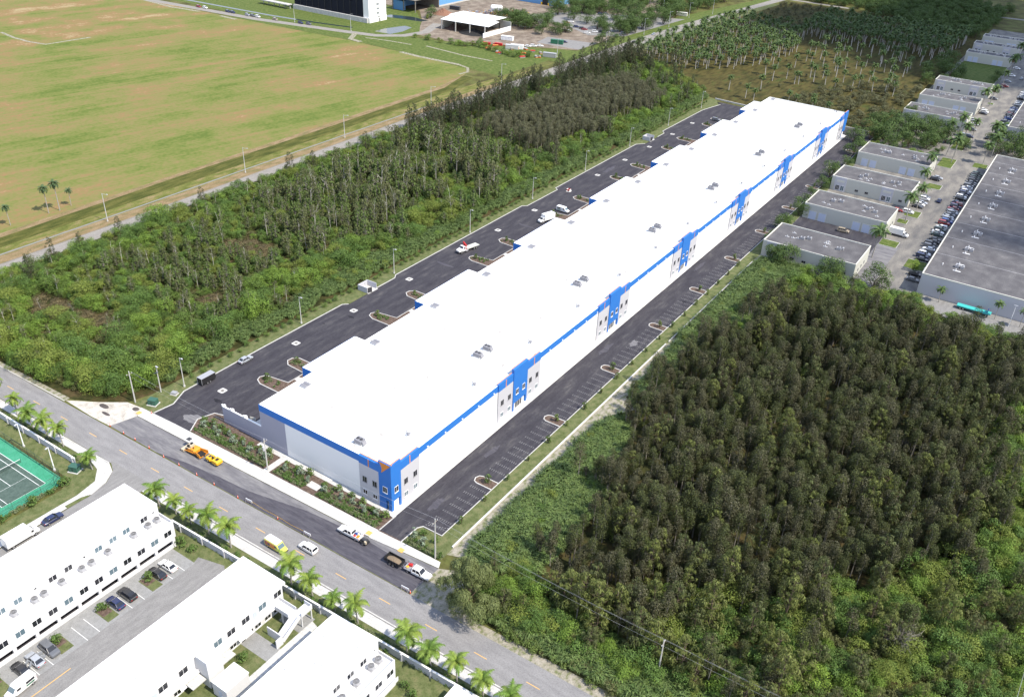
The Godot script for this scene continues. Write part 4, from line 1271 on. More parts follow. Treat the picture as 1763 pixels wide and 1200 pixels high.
func build_background() -> void:
	# dark clad cooling hall
	var t := thing("cooling_hall", "large dark louvred hall with white end wall beside the works road", "building")
	slab(t, "plinth", -446, -368.2, 0, 3.4, -424, -402.6, M.concrete)
	slab(t, "end_wall", -373, -367.6, 3.4, 20, -424, -404.2, M.white_wall)
	slab(t, "end_wall_base", -372, -366.8, 0, 3.6, -423.6, -404.0, M.white_wall)
	slab(t, "core", -446, -373, 3.4, 20, -424, -405.5, M.cladding_dark)
	for k in 30:
		var lb := B.new()
		lb.frustum(-446, -370, -405.5, -404.4, 3.4 + k * 0.55, -446, -370, -405.5, -405.1, 3.85 + k * 0.55)
		part("louvre", lb, M.cladding_dark, t)
	for k in 12:
		slab(t, "rib", -446 + k * 6.6, -445.8 + k * 6.6, 3.4, 20, -404.6, -404.2, M.steel_dark)
	for k in 5:
		slab(t, "stair_landing", -367.6, -366.4, 3.6 + k * 3.2, 3.75 + k * 3.2, -416, -413, M.metal_grey)
	slab(t, "door", -366.8, -366.72, 0.1, 2.3, -416, -414.8, M.steel_dark)
	t = thing("conveyor_bridge", "low pale service gantry left of the dark louvred hall", "gantry")
	slab(t, "deck", -480, -446.5, 3.0, 3.6, -402, -397, M.concrete)
	for k in 6:
		slab(t, "leg", -478 + k * 6, -477.5 + k * 6, 0, 3.0, -401, -400.5, M.concrete)
		slab(t, "rail", -479 + k * 5.4, -474.5 + k * 5.4, 4.4, 4.5, -397.2, -397.1, M.metal_light)
	# open storage shed
	t = thing("storage_shed", "open-fronted storage shed with two white pitched roof panels and dark heaps", "shed")
	var rf := B.new()
	rf.bar(Vector3(-296, 7.0, -428), Vector3(-297, 8.2, -443), 42, 0.25)
	part("roof", rf, M.white_wall, t)
	rf = B.new()
	rf.bar(Vector3(-299, 8.6, -440), Vector3(-301, 8.0, -461), 38, 0.25)
	part("roof", rf, M.white_wall, t)
	for x in [-316.0, -303.0, -290.0, -276.5]:
		slab(t, "post", x - 0.3, x + 0.3, 0, 7.0, -427.2, -426.6, M.concrete_pole)
	slab(t, "side_wall", -276.2, -275.7, 0, 3.2, -460, -424, M.white_wall)
	slab(t, "side_wall", -317.5, -317.0, 0, 6.0, -460, -430, M.beige_wall)
	slab(t, "back_wall", -317, -276.3, 0, 6.0, -461, -460.5, M.beige_wall)
	for x in [-276.0, -276.0]:
		slab(t, "post", x - 0.25, x + 0.25, 3.2, 7.4, -445.0 + (x + 276.0), -444.5, M.concrete_pole)
	heap("coal_heap", "black heap spilling out under the open storage shed", Vector3(-290, 0, -432), Vector3(12, 3.5, 9), Color(0.012, 0.012, 0.014))
	heap("mulch_heap", "dark brown heap inside the shed's first bay", Vector3(-310, 0, -436), Vector3(7, 4.2, 9), Color(0.06, 0.035, 0.025))
	heap("soil_heap", "rust brown soil heap behind the storage shed", Vector3(-350, 0, -473), Vector3(9, 4.2, 8), Color(0.20, 0.10, 0.06))
	# blue works hall and open bay
	t = thing("works_hall", "long pale blue works hall beyond the storage shed", "building")
	slab(t, "wall", -390, -370, 1.2, 11, -640, -492, M.blue_steel)
	slab(t, "base", -390.1, -369.8, 0, 1.2, -640, -492, M.concrete)
	slab(t, "roof", -390.5, -369.5, 11, 11.4, -640, -491.5, M.metal_light)
	t = thing("open_bay", "open dark bay with brown roof at the end of the blue hall", "shed")
	slab(t, "roof", -392, -367, 9.2, 9.6, -491, -458, M.bark_grey)
	slab(t, "back_wall", -392, -368, 0, 9.0, -490.8, -490.2, M.bark_grey)
	for x in [-391.5, -380.0, -368.0]:
		slab(t, "post", x - 0.3, x + 0.3, 0, 9.2, -460, -459.4, M.bark_grey)
	slab(t, "side_wall", -392, -391.6, 0, 9.2, -490, -461, M.blue_steel)
	slab(t, "blue_store", -391, -381, 0, 7, -463, -459.9, M.blue_steel)
	t = thing("works_building", "blue building with dark doorway behind the scrap yard", "building")
	slab(t, "wall", -345, -300, 0, 11, -610, -567, M.blue_steel)
	slab(t, "roof", -345.4, -299.6, 11, 11.5, -610.4, -566.6, M.metal_light)
	slab(t, "door", -315, -309, 0, 8, -567, -566.9, M.black)
	slab(t, "door_post", -316, -315, 0, 2, -567, -566, M.yellow)
	slab(t, "door_post", -309, -308, 0, 2, -567, -566, M.yellow)
	# scrap yard heaps
	var cols := [Color(0.30, 0.10, 0.05), Color(0.35, 0.34, 0.33), Color(0.10, 0.09, 0.09), Color(0.45, 0.26, 0.05), Color(0.16, 0.2, 0.3), Color(0.5, 0.5, 0.5)]
	var sc := [[-333, -484], [-329, -490], [-325, -496], [-322, -502], [-318, -508], [-315, -515], [-311, -505], [-308, -512], [-304, -520]]
	for k in sc.size():
		var s := thing("scrap_heap", "jumbled scrap metal heap beyond the storage shed, %s in the row" % ORD[k], "scrap heap", Vector3(sc[k][0], 0, sc[k][1]), 0.0, "scrap heaps")
		var b := B.new()
		for j in 60:
			b.col = cols[R.randi() % 6]
			var h := R.randf()
			var p := Vector3(R.randf_range(-4, 4) * (1 - h * 0.6), h * 2.6, R.randf_range(-3.4, 3.4) * (1 - h * 0.6))
			b.bar(p, p + Vector3(R.randf_range(-1.5, 1.5), R.randf_range(-0.3, 0.8), R.randf_range(-1.5, 1.5)), R.randf_range(0.2, 0.9), R.randf_range(0.15, 0.6))
		part("pieces", b, M.vcol, s).set_meta("kind", "stuff")
	t = thing("storage_tank", "white horizontal tank standing among the scrap heaps", "tank", Vector3(-325, 0, -512), 0.5)
	var tb := B.new()
	tb.tube(Vector3(-4, 3, 0), Vector3(4, 3, 0), 2.2, 2.2, 14)
	tb.tube(Vector3(4, 3, 0), Vector3(4.8, 3, 0), 2.2, 1.2, 14)
	tb.tube(Vector3(-4.8, 3, 0), Vector3(-4, 3, 0), 1.2, 2.2, 14)
	part("vessel", tb, M.white_wall, t)
	slab(t, "cradle", -3, -2.4, 0, 1.4, -1.5, 1.5, M.steel_dark)
	slab(t, "cradle", 2.4, 3, 0, 1.4, -1.5, 1.5, M.steel_dark)
	# containers and huts of the equipment yard
	for q in [[-262, -409, 0.3, "red", "red roofed site hut beside the yard hedge"], [-254.6, -413, 0.3, "red", "red roofed site hut right of the first hut"], [-259.3, -431, 0.2, "white_wall", "white container by the storage shed wall"], [-241.5, -410.6, 0.4, "metal_light", "long grey container behind the tall pines"], [-239.3, -413.5, 0.4, "white_wall", "white container end behind the tall pines"], [-226.8, -446.6, 0.3, "bin_green", "bright green shipping container in the equipment yard"], [-275.7, -478.7, 0.2, "white_wall", "small white hut between the dark trees"], [-209.5, -408.8, 0.3, "metal_grey", "flat grey rack beside the yard lamp"], [-353.4, -493.1, 0.1, "steel_dark", "dark skip container by the blue hall"], [-204.4, -612, 0.2, "beige_light", "pale gatehouse canopy by the far road junction"]]:
		var small: bool = q[3] == "red"
		var c := thing("container", q[4], "container", Vector3(q[0], 0, q[1]), q[2], "containers of the works yards")
		c.scale = Vector3.ONE * (0.6 if small else 1.0)
		slab(c, "box", -4.5, 4.5, 0.15, 2.8, -1.3, 1.3, M[q[3]])
		slab(c, "lid", -4.6, 4.6, 2.8, 2.95, -1.4, 1.4, M[q[3]])
		for k in 8:
			slab(c, "rib", -4.2 + k * 1.15, -4.0 + k * 1.15, 0.2, 2.75, 1.3, 1.36, M[q[3]])
		slab(c, "skid", -4.4, 4.4, 0, 0.15, -1.1, 1.1, M.steel_dark)
	for k in 20:
		var p := Vector3(-236.0 + R.randf_range(-26, 22), 0, -412 + R.randf_range(-6, 22))
		var e := thing("building_material_stack", "orange and grey building material stack in the yard, %s from the hedge" % ORD[k], "material stack", p, R.randf_range(0, 3), "material stacks in the yard")
		for j in 3:
			slab(e, "plank", -2, 2, j * 0.4, j * 0.4 + 0.36, -0.8, 0.8, [M.orange, M.metal_grey, M.bark_grey, M.red][(k + j) % 4])

func heap(called: String, label: String, at: Vector3, size: Vector3, col: Color) -> void:
	var t := thing(called, label, "heap", at)
	var b := B.new()
	b.col = col
	var n := 22
	var g := []
	for i in n + 1:
		var row := []
		for k in n + 1:
			var u := Vector2(i * 2.0 / n - 1.0, k * 2.0 / n - 1.0)
			var r := clampf(1.0 - u.length(), 0.0, 1.0)
			row.append(Vector3(u.x * size.x, r * size.y * (1.0 + R.randf_range(-0.15, 0.15)) - (0.05 if r <= 0.0 else 0.0), u.y * size.z))
		g.append(row)
	for i in n:
		for k in n:
			b.quad(g[i][k], g[i][k + 1], g[i + 1][k + 1], g[i + 1][k])
	part("surface", b, M.vcol, t)

# ---------------------------------------------------------------- vehicles
func wheel(t: Node, x: float, z: float, r: float, w := 0.22) -> void:
	var key := "wheel%s_%s" % [r, w]
	if not win_cache.has(key):
		var b := B.new()
		b.tube(Vector3(0, 0, -w / 2), Vector3(0, 0, w / 2), r, r, 14)
		var c := B.new()
		c.tube(Vector3(0, 0, -w / 2 - 0.015), Vector3(0, 0, w / 2 + 0.015), r * 0.58, r * 0.58, 10)
		win_cache[key] = [b.mesh(M.rubber), c.mesh(M.rim)]
	var o := inst("wheel", win_cache[key][0], t)
	o.position = Vector3(x, r, z)
	inst("rim", win_cache[key][1], o)

func car(label: String, at: Vector3, turn: float, kind: String, paint: String, group := "", fine := true) -> Node3D:
	var t := thing({"sedan": "car", "suv": "suv", "minivan": "minivan"}[kind], label, "car", at, turn, group)
	var key := "car_" + kind
	if not win_cache.has(key):
		var L := 2.35
		var top := 1.44
		var b := B.new()
		var g := B.new()
		var r := B.new()
		if kind == "sedan":
			b.loft([[-L, 0.72, 0.38, 0.80], [-L + 0.12, 0.84, 0.26, 0.93], [-1.55, 0.90, 0.2, 0.97], [0.0, 0.91, 0.2, 0.97], [1.05, 0.90, 0.2, 0.95], [1.95, 0.86, 0.24, 0.80], [L - 0.08, 0.80, 0.28, 0.70], [L, 0.68, 0.36, 0.60]])
			g.frustum(-1.85, 1.1, -0.83, 0.83, 0.93, -1.15, 0.30, -0.63, 0.63, top - 0.02)
			r.loft([[-1.22, 0.62, top - 0.06, top], [-0.9, 0.66, top - 0.06, top + 0.03], [0.1, 0.66, top - 0.06, top + 0.03], [0.36, 0.62, top - 0.06, top]], 0.03)
			for s in [-1, 1]:
				r.bar(Vector3(1.1, 0.95, s * 0.82), Vector3(0.3, top - 0.02, s * 0.63), 0.07, 0.07)
				r.bar(Vector3(-1.85, 0.95, s * 0.82), Vector3(-1.15, top - 0.02, s * 0.63), 0.12, 0.1)
				r.bar(Vector3(-0.35, 0.95, s * 0.835), Vector3(-0.35, top - 0.02, s * 0.645), 0.09, 0.05)
		else:
			top = 1.72 if kind == "suv" else 1.78
			var back := -2.1 if kind == "suv" else -2.25
			b.loft([[-L, 0.78, 0.42, 1.0], [-L + 0.1, 0.90, 0.3, 1.08], [-1.5, 0.94, 0.24, 1.1], [0.0, 0.95, 0.24, 1.1], [1.2, 0.94, 0.24, 1.08], [2.0, 0.9, 0.28, 0.98], [L - 0.06, 0.84, 0.32, 0.84], [L, 0.72, 0.4, 0.74]])
			g.frustum(back - 0.15, 1.25, -0.87, 0.87, 1.05, back + 0.15, 0.45, -0.68, 0.68, top - 0.02)
			r.loft([[back + 0.05, 0.66, top - 0.07, top], [back + 0.4, 0.7, top - 0.07, top + 0.04], [0.2, 0.7, top - 0.07, top + 0.04], [0.52, 0.66, top - 0.07, top]], 0.03)
			for s in [-1, 1]:
				r.bar(Vector3(1.25, 1.08, s * 0.86), Vector3(0.45, top - 0.02, s * 0.68), 0.07, 0.07)
				r.bar(Vector3(back - 0.12, 1.08, s * 0.86), Vector3(back + 0.15, top - 0.02, s * 0.68), 0.14, 0.1)
				for q in [-0.3, -1.3]:
					r.bar(Vector3(q, 1.08, s * 0.875), Vector3(q, top - 0.02, s * 0.69), 0.09, 0.05)
		var hl := B.new()
		hl.box(L - 0.16, L - 0.03, 0.56, 0.68, -0.16, 0.16)
		var tl := B.new()
		tl.box(-L - 0.01, -L + 0.1, 0.68, 0.84, -0.18, 0.18)
		var ml := B.new()
		ml.box(-0.08, 0.08, -0.06, 0.06, -0.1, 0.1)
		win_cache[key] = [b.mesh(M.car_white), r.mesh(M.car_white), g.mesh(M.glass_dark), hl.mesh(M.headlight), tl.mesh(M.taillight), ml.mesh(M.black)]
	var c: Array = win_cache[key]
	inst("body", c[0], t).material_override = M[paint]
	inst("roof", c[1], t).material_override = M[paint]
	inst("windows", c[2], t)
	var r2 := 0.33 if kind == "sedan" else 0.36
	for x in [-1.42, 1.42]:
		for z in [-0.82, 0.82]:
			wheel(t, x, z, r2)
	if fine:
		for s in [-1, 1]:
			inst("headlight", c[3], t).position.z = s * 0.58
			inst("taillight", c[4], t).position.z = s * 0.62
			inst("mirror", c[5], t).position = Vector3(0.75, 1.0, s * 1.0)
	return t

func pickup(label: String, at: Vector3, turn: float, flat: bool) -> Node3D:
	var t := thing("pickup_truck", label, "pickup truck", at, turn)
	var b := B.new()
	b.loft([[0.9, 0.95, 0.45, 1.18], [1.6, 0.98, 0.45, 1.2], [2.6, 0.95, 0.5, 1.14], [3.0, 0.88, 0.55, 1.0], [3.08, 0.8, 0.6, 0.92]])
	b.loft([[-1.2, 0.97, 0.45, 1.2], [1.0, 0.98, 0.45, 1.2]])
	part("body", b, M.car_white, t)
	var g := B.new()
	g.frustum(-1.15, 1.45, -0.9, 0.9, 1.16, -0.95, 0.7, -0.72, 0.72, 1.86)
	part("windows", g, M.glass_dark, t)
	var r := B.new()
	r.loft([[-1.05, 0.7, 1.82, 1.9], [-0.7, 0.76, 1.82, 1.94], [0.5, 0.76, 1.82, 1.94], [0.78, 0.7, 1.82, 1.9]], 0.04)
	for s in [-1, 1]:
		r.bar(Vector3(1.45, 1.18, s * 0.89), Vector3(0.7, 1.86, s * 0.72), 0.09, 0.08)
		r.bar(Vector3(-1.12, 1.18, s * 0.89), Vector3(-0.95, 1.86, s * 0.72), 0.2, 0.1)
		r.bar(Vector3(0.0, 1.18, s * 0.905), Vector3(0.0, 1.86, s * 0.73), 0.14, 0.06)
	part("roof", r, M.car_white, t)
	var d := B.new()
	if flat:
		d.box(-3.3, -1.3, 0.85, 1.0, -1.0, 1.0)
		for x in [-3.25, -1.35]:
			for z in [-0.95, 0.95]:
				d.box(x - 0.05, x + 0.05, 1.0, 1.7, z - 0.04, z + 0.04)
		for z in [-0.97, 0.97]:
			d.box(-3.3, -1.3, 1.3, 1.38, z - 0.03, z + 0.03)
			d.box(-3.3, -1.3, 1.62, 1.7, z - 0.03, z + 0.03)
	else:
		d.box(-3.2, -1.25, 0.6, 0.75, -0.92, 0.92)
		d.box(-3.2, -1.25, 0.6, 1.22, -0.98, -0.9)
		d.box(-3.2, -1.25, 0.6, 1.22, 0.9, 0.98)
		d.box(-3.24, -3.16, 0.6, 1.2, -0.95, 0.95)
	part("bed", d, M.metal_grey if flat else M.car_white, t)
	for x in [-2.2, 1.95]:
		for z in [-0.85, 0.85]:
			wheel(t, x, z, 0.4, 0.26)
	for s in [-1, 1]:
		slab(t, "headlight", 2.98, 3.1, 0.8, 0.95, s * 0.65 - 0.18, s * 0.65 + 0.18, M.headlight)
		slab(t, "taillight", -3.3, -3.2, 0.85, 1.1, s * 0.88 - 0.08, s * 0.88 + 0.08, M.taillight)
		slab(t, "mirror", 1.05, 1.2, 1.15, 1.4, s * 1.1 - 0.1, s * 1.1 + 0.1, M.black)
	slab(t, "bumper", 3.05, 3.18, 0.5, 0.7, -0.9, 0.9, M.metal_light)
	return t

func bed_item(called: String, label: String, at: Vector3, size: Vector3, m: Material, turn := 0.3) -> void:
	var t := thing(called, label, "tool", at, turn, "loads on the work pickups")
	var b := B.new()
	b.loft([[-size.x / 2, size.z / 2, 0, size.y * 0.8], [0, size.z / 2, 0, size.y], [size.x / 2, size.z / 2, 0, size.y * 0.9]], 0.06)
	part("body", b, m, t)
	b = B.new()
	b.bar(Vector3(-size.x * 0.2, size.y, 0), Vector3(size.x * 0.2, size.y + 0.12, 0), 0.05, 0.05)
	part("handle", b, M.black, t)

func box_truck(label: String, at: Vector3, turn: float, group := "") -> Node3D:
	var t := thing("box_truck", label, "truck", at, turn, group)
	var b := B.new()
	b.loft([[2.0, 1.0, 0.5, 2.2], [2.5, 1.0, 0.5, 2.25], [3.1, 0.98, 0.5, 1.5], [3.9, 0.92, 0.55, 1.3], [4.0, 0.85, 0.6, 1.1]])
	part("cab", b, M.car_white, t)
	var g := B.new()
	g.quad(Vector3(3.12, 1.52, 0.85), Vector3(3.12, 1.52, -0.85), Vector3(2.56, 2.2, -0.8), Vector3(2.56, 2.2, 0.8))
	part("windshield", g, M.glass_dark, t)
	for s in [-1, 1]:
		slab(t, "side_window", 2.1, 2.6, 1.45, 2.0, s * 1.01 - 0.01, s * 1.01 + 0.01, M.glass_dark)
		slab(t, "headlight", 3.95, 4.02, 0.8, 1.0, s * 0.7 - 0.15, s * 0.7 + 0.15, M.headlight)
	var c := B.new()
	c.box(-3.6, 1.9, 0.95, 3.3, -1.2, 1.2)
	part("cargo_box", c, M.car_white, t)
	slab(t, "chassis", -3.6, 3.0, 0.55, 0.93, -0.45, 0.45, M.steel_dark)
	slab(t, "bumper", -3.75, -3.6, 0.5, 0.7, -1.1, 1.1, M.steel_dark)
	for x in [-2.3, 2.9]:
		for z in [-0.9, 0.9]:
			wheel(t, x, z, 0.45, 0.3)
	return t

func van(label: String, at: Vector3, turn: float, paint: String, two_tone: bool) -> Node3D:
	var t := thing("van", label, "van", at, turn)
	var b := B.new()
	b.loft([[-2.75, 0.92, 0.4, 2.1], [-2.6, 0.98, 0.35, 2.22], [1.0, 0.98, 0.35, 2.25], [1.35, 0.96, 0.35, 1.95], [1.95, 0.95, 0.35, 1.28], [2.7, 0.88, 0.4, 1.05], [2.85, 0.78, 0.5, 0.9]], 0.16)
	part("body", b, M[paint], t)
	var w := B.new()
	w.quad(Vector3(1.98, 1.3, 0.8), Vector3(1.98, 1.3, -0.8), Vector3(1.37, 1.98, -0.74), Vector3(1.37, 1.98, 0.74))
	part("windshield", w, M.glass_blue, t)
	if two_tone:
		var r := B.new()
		r.loft([[-2.7, 0.82, 2.2, 2.26], [-2.4, 0.86, 2.2, 2.3], [0.8, 0.86, 2.2, 2.32], [1.1, 0.8, 2.2, 2.24]], 0.05)
		part("roof", r, M.car_white, t)
		for s in [-1, 1]:
			var p := slab(t, "side_print", -2.5, 0.6, 0.7, 1.9, s * 0.985 - 0.006, s * 0.985 + 0.006, M.orange)
			slab(p, "print_patch", -1.7, -0.9, 0.9, 1.6, s * 0.995 - 0.003, s * 0.995 + 0.003, M.car_navy)
			slab(p, "print_patch", -2.5, -1.9, 0.7, 1.9, s * 0.995 - 0.003, s * 0.995 + 0.003, M.car_red)
	else:
		for s in [-1, 1]:
			slab(t, "rear_side_window", -2.3, -0.6, 1.35, 1.9, s * 0.985 - 0.006, s * 0.985 + 0.006, M.glass_dark)
			slab(t, "green_stripe", -2.2, -0.5, 0.8, 1.15, s * 0.985 - 0.006, s * 0.985 + 0.006, M.bin_green)
	for s in [-1, 1]:
		slab(t, "side_window", 0.5, 1.25, 1.35, 1.85, s * 0.99 - 0.006, s * 0.99 + 0.006, M.glass_dark)
		slab(t, "headlight", 2.68, 2.84, 0.75, 0.92, s * 0.68 - 0.14, s * 0.68 + 0.14, M.headlight)
		slab(t, "taillight", -2.78, -2.7, 0.9, 1.4, s * 0.86 - 0.07, s * 0.86 + 0.07, M.taillight)
	slab(t, "bumper", 2.72, 2.92, 0.42, 0.62, -0.85, 0.85, M.black)
	for x in [-1.8, 1.9]:
		for z in [-0.86, 0.86]:
			wheel(t, x, z, 0.36, 0.24)
	return t

func build_vehicles() -> void:
	# on the public road
	van("lime-fronted van with white roof and printed sides driving on the road", Vector3(-12.4, 0.04, 24.7), -0.015, "van_lime", true)
	car("white SUV driving past the lime-fronted van", Vector3(-6.4, 0.04, 20.9), PI - 0.015, "suv", "car_white")
	# crew pickups in the closed lane
	pickup("white crew pickup loaded with tools beside the driveway apron", Vector3(-2.2, 0.05, 11.9), PI + 0.03, false)
	bed_item("cooler", "blue cooler in the bed of the crew pickup", Vector3(-0.6, 0.8, 11.6), Vector3(0.7, 0.55, 0.5), M.car_blue)
	bed_item("fuel_can", "red fuel can in the bed of the crew pickup", Vector3(-0.5, 0.8, 12.3), Vector3(0.5, 0.55, 0.35), M.red, 1.0)
	bed_item("toolbox", "orange toolbox at the tailgate of the crew pickup", Vector3(0.3, 0.8, 12.0), Vector3(0.5, 0.4, 0.9), M.machine_orange, 0.1)
	var s := thing("tar_sprayer", "black tar sprayer cart parked behind the crew pickup", "sprayer", Vector3(2.3, 0.05, 12.0), PI)
	slab(s, "frame", -1.0, 1.2, 0.5, 0.65, -0.7, 0.7, M.black)
	var tb := B.new()
	tb.tube(Vector3(-0.7, 1.0, 0), Vector3(0.7, 1.0, 0), 0.42, 0.42, 12)
	part("tank", tb, M.steel_dark, s)
	slab(s, "engine", -0.9, -0.4, 0.65, 1.3, -0.75, -0.35, M.machine_beige)
	for z in [-0.8, 0.8]:
		wheel(s, 0, z, 0.36, 0.2)
	pickup("white flatbed pickup towing the black dump trailer", Vector3(17.9, 0.05, 12.3), 0.05, true)
	bed_item("mower", "red mower on the deck of the flatbed pickup", Vector3(15.6, 1.05, 12.0), Vector3(0.9, 0.6, 0.6), M.red)
	bed_item("chain_saw_box", "yellow tool case on the deck of the flatbed pickup", Vector3(15.3, 1.05, 12.8), Vector3(0.6, 0.4, 0.5), M.yellow, 1.2)
	var d := thing("dump_trailer", "black dump trailer holding soil and green cuttings behind the flatbed pickup", "trailer", Vector3(11.6, 0.05, 12.7), 0.03)
	slab(d, "floor", -2.1, 2.1, 0.75, 0.85, -1.0, 1.0, M.black)
	for q in [[-2.1, 2.1, -1.06, -0.98], [-2.1, 2.1, 0.98, 1.06], [-2.16, -2.08, -1.06, 1.06], [2.08, 2.16, -1.06, 1.06]]:
		slab(d, "side", q[0], q[1], 0.75, 1.5, q[2], q[3], M.black)
	for k in 6:
		for z in [-1.1, 1.06]:
			slab(d, "stake", -1.9 + k * 0.75, -1.8 + k * 0.75, 0.7, 1.5, z, z + 0.04, M.steel_dark)
	slab(d, "drawbar", 2.16, 3.3, 0.6, 0.72, -0.08, 0.08, M.black)
	for x in [-0.5, 0.4]:
		for z in [-1.15, 1.15]:
			wheel(d, x, z, 0.36, 0.22)
	heap("soil_load", "brown soil load filling the black dump trailer", Vector3(11.6, 0.93, 12.7), Vector3(1.95, 0.35, 0.9), Color(0.20, 0.15, 0.10))
	for q in [[-89.4, 14.4, 1.8, 0.4, 0.8, "dark asphalt spoil heap on the sand, nearer the forest"], [-86.0, 16.2, 1.7, 0.25, 0.5, "thin dark spoil streak on the sand patch by the road"], [-81.6, 10.2, 1.1, 0.4, 0.8, "black spoil heap at the end of the north pavement"]]:
		heap("spoil_heap", q[5], Vector3(q[0], 0.02, q[1]), Vector3(q[2], q[3], q[4]), Color(0.075, 0.066, 0.06))
	var tape := thing("caution_tape", "yellow caution tape strung between the two nearer white barriers", "tape", Vector3.ZERO)
	for q in [[-28.0, 17.9, -19.2, 17.9], [-19.2, 17.9, -10.5, 17.8]]:
		var tb2 := B.new()
		tb2.bar(Vector3(q[0], 0.85, q[1]), Vector3((q[0] + q[2]) * 0.5, 0.6, q[1]), 0.02, 0.1)
		tb2.bar(Vector3((q[0] + q[2]) * 0.5, 0.6, q[1]), Vector3(q[2], 0.85, q[3]), 0.02, 0.1)
		part("ribbon", tb2, M.yellow, tape)
	# paver and roller
	paver(Vector3(-53.4, 0.05, 13.1), 0.03)
	roller(Vector3(-46.9, 0.05, 12.9), 0.0)
	# west lot
	var fb := thing("flatbed_truck", "white flatbed truck with folded red crane crossing the west lot", "truck", Vector3(-71.3, 0.04, -126.5), -PI / 2 - 0.2)
	var cb := B.new()
	cb.loft([[1.6, 1.1, 0.7, 2.5], [2.3, 1.1, 0.7, 2.6], [2.9, 1.08, 0.7, 1.75], [4.3, 0.95, 0.75, 1.55], [4.6, 0.85, 0.8, 1.3]])
	part("cab", cb, M.car_white, fb)
	var ws := B.new()
	ws.quad(Vector3(2.93, 1.78, 0.9), Vector3(2.93, 1.78, -0.9), Vector3(2.35, 2.52, -0.85), Vector3(2.35, 2.52, 0.85))
	part("windshield", ws, M.glass_dark, fb)
	for z in [-1.11, 1.11]:
		slab(fb, "side_window", 1.8, 2.4, 1.7, 2.3, z - 0.01, z + 0.01, M.glass_dark)
	slab(fb, "grille", 4.56, 4.64, 0.8, 1.3, -0.6, 0.6, M.metal_grey)
	slab(fb, "deck", -5.4, 0.6, 1.1, 1.3, -1.2, 1.2, M.beige_wall)
	slab(fb, "chassis", -5.2, 2.0, 0.7, 1.1, -0.45, 0.45, M.steel_dark)
	slab(fb, "fuel_tank", 0.2, 1.4, 0.5, 1.0, -1.1, -0.5, M.metal_light)
	var cr := B.new()
	cr.box(0.7, 1.4, 1.1, 2.4, -0.5, 0.5)
	cr.bar(Vector3(1.05, 2.4, 0), Vector3(1.0, 3.6, 0.9), 0.35, 0.35)
	cr.bar(Vector3(1.0, 3.6, 0.9), Vector3(1.0, 2.6, -1.1), 0.3, 0.3)
	cr.bar(Vector3(1.0, 2.6, -1.1), Vector3(0.7, 3.3, 0.7), 0.25, 0.25)
	part("crane", cr, M.red, fb)
	for x in [-3.9, -2.8, 3.5]:
		for z in [-1.0, 1.0]:
			wheel(fb, x, z, 0.5, 0.34)
	box_truck("white box truck backed against the warehouse dock", Vector3(-62.6, 0.04, -169.3), -PI / 2 - 0.3)
	van("white cargo van parked in the notch of a planted island", Vector3(-62.6, 0.04, -182.2), -0.05, "car_white", false)
	var et := thing("enclosed_trailer", "black enclosed trailer with grey roof by the west lot entrance", "trailer", Vector3(-77.1, 0.04, -10.0), PI / 2)
	slab(et, "body", -2.4, 2.4, 0.5, 2.3, -1.0, 1.0, M.black)
	slab(et, "roof", -2.42, 2.42, 2.3, 2.38, -1.02, 1.02, M.metal_grey)
	slab(et, "corner_trim", -2.45, -2.4, 0.5, 2.3, 0.94, 1.03, M.metal_light)
	slab(et, "corner_trim", -2.45, -2.4, 0.5, 2.3, -1.03, -0.94, M.metal_light)
	slab(et, "drawbar", 2.4, 3.6, 0.5, 0.62, -0.08, 0.08, M.steel_dark)
	for x in [-0.6, 0.3]:
		for z in [-1.0, 1.0]:
			wheel(et, x, z, 0.36, 0.22)
	car("silver sedan parked along the kerb of the west lot", Vector3(-76.9, 0.04, -24.0), PI / 2, "sedan", "car_silver")
	car("grey SUV parked in the farthest island notch of the west lot", Vector3(-63.4, 0.04, -348.0), 0.1, "suv", "car_grey")
	# apartment bays
	var bays := [["white sedan in the bay nearest the garden end of the carport block", 42.4, "sedan", "car_white", PI], ["black sedan beside the white sedan at the carport block", 45.1, "sedan", "car_black", PI], ["black SUV in the middle bays right of the blue sedan", 52.4, "suv", "car_black", PI], ["dark blue sedan beside the round shrub at the carport block", 55.2, "sedan", "car_navy", PI], ["dark grey SUV with its bonnet facing the drive", 69.6, "suv", "car_grey", 0.0], ["silver sedan with open doors between two dark cars", 72.6, "sedan", "car_silver", PI], ["black sedan next to the white and green van", 75.4, "sedan", "car_black", PI]]
	for q in bays:
		var c := car(q[0], Vector3(-26.6, 0.07, q[1]), q[4], q[2], q[3], "cars in the carport bays")
		if q[3] == "car_silver":
			for z in [-1, 1]:
				var db := B.new()
				db.bar(Vector3(0.7, 0.7, z * 0.92), Vector3(0.2, 0.7, z * 1.7), 0.07, 0.75)
				db.bar(Vector3(-0.4, 0.7, z * 0.92), Vector3(-0.9, 0.7, z * 1.6), 0.07, 0.75)
				part("open_door", db, M.car_silver, c)
	van("white and green passenger van at the lower left edge", Vector3(-22.9, 0.07, 77.6), -PI / 2 + 0.1, "car_white", false)
	car("dark navy sedan parked on the side street by the tennis court", Vector3(-59.4, 0.05, 48.2), PI / 2, "sedan", "car_navy")
	box_truck("white box truck parked behind the navy sedan on the side street", Vector3(-58.9, 0.05, 56.0), PI / 2)
	# industrial park rows
	var paints := ["car_black", "car_navy", "car_grey", "car_silver", "car_white", "car_black", "car_grey", "car_navy", "car_white", "car_red", "car_silver", "car_blue", "car_green", "car_black", "car_white"]
	var said := {"car_black": "black", "car_navy": "navy", "car_grey": "dark grey", "car_silver": "silver", "car_white": "white", "car_red": "red", "car_blue": "blue", "car_green": "dark green", "car_tan": "tan"}
	var n := 0
	var z := -229.5
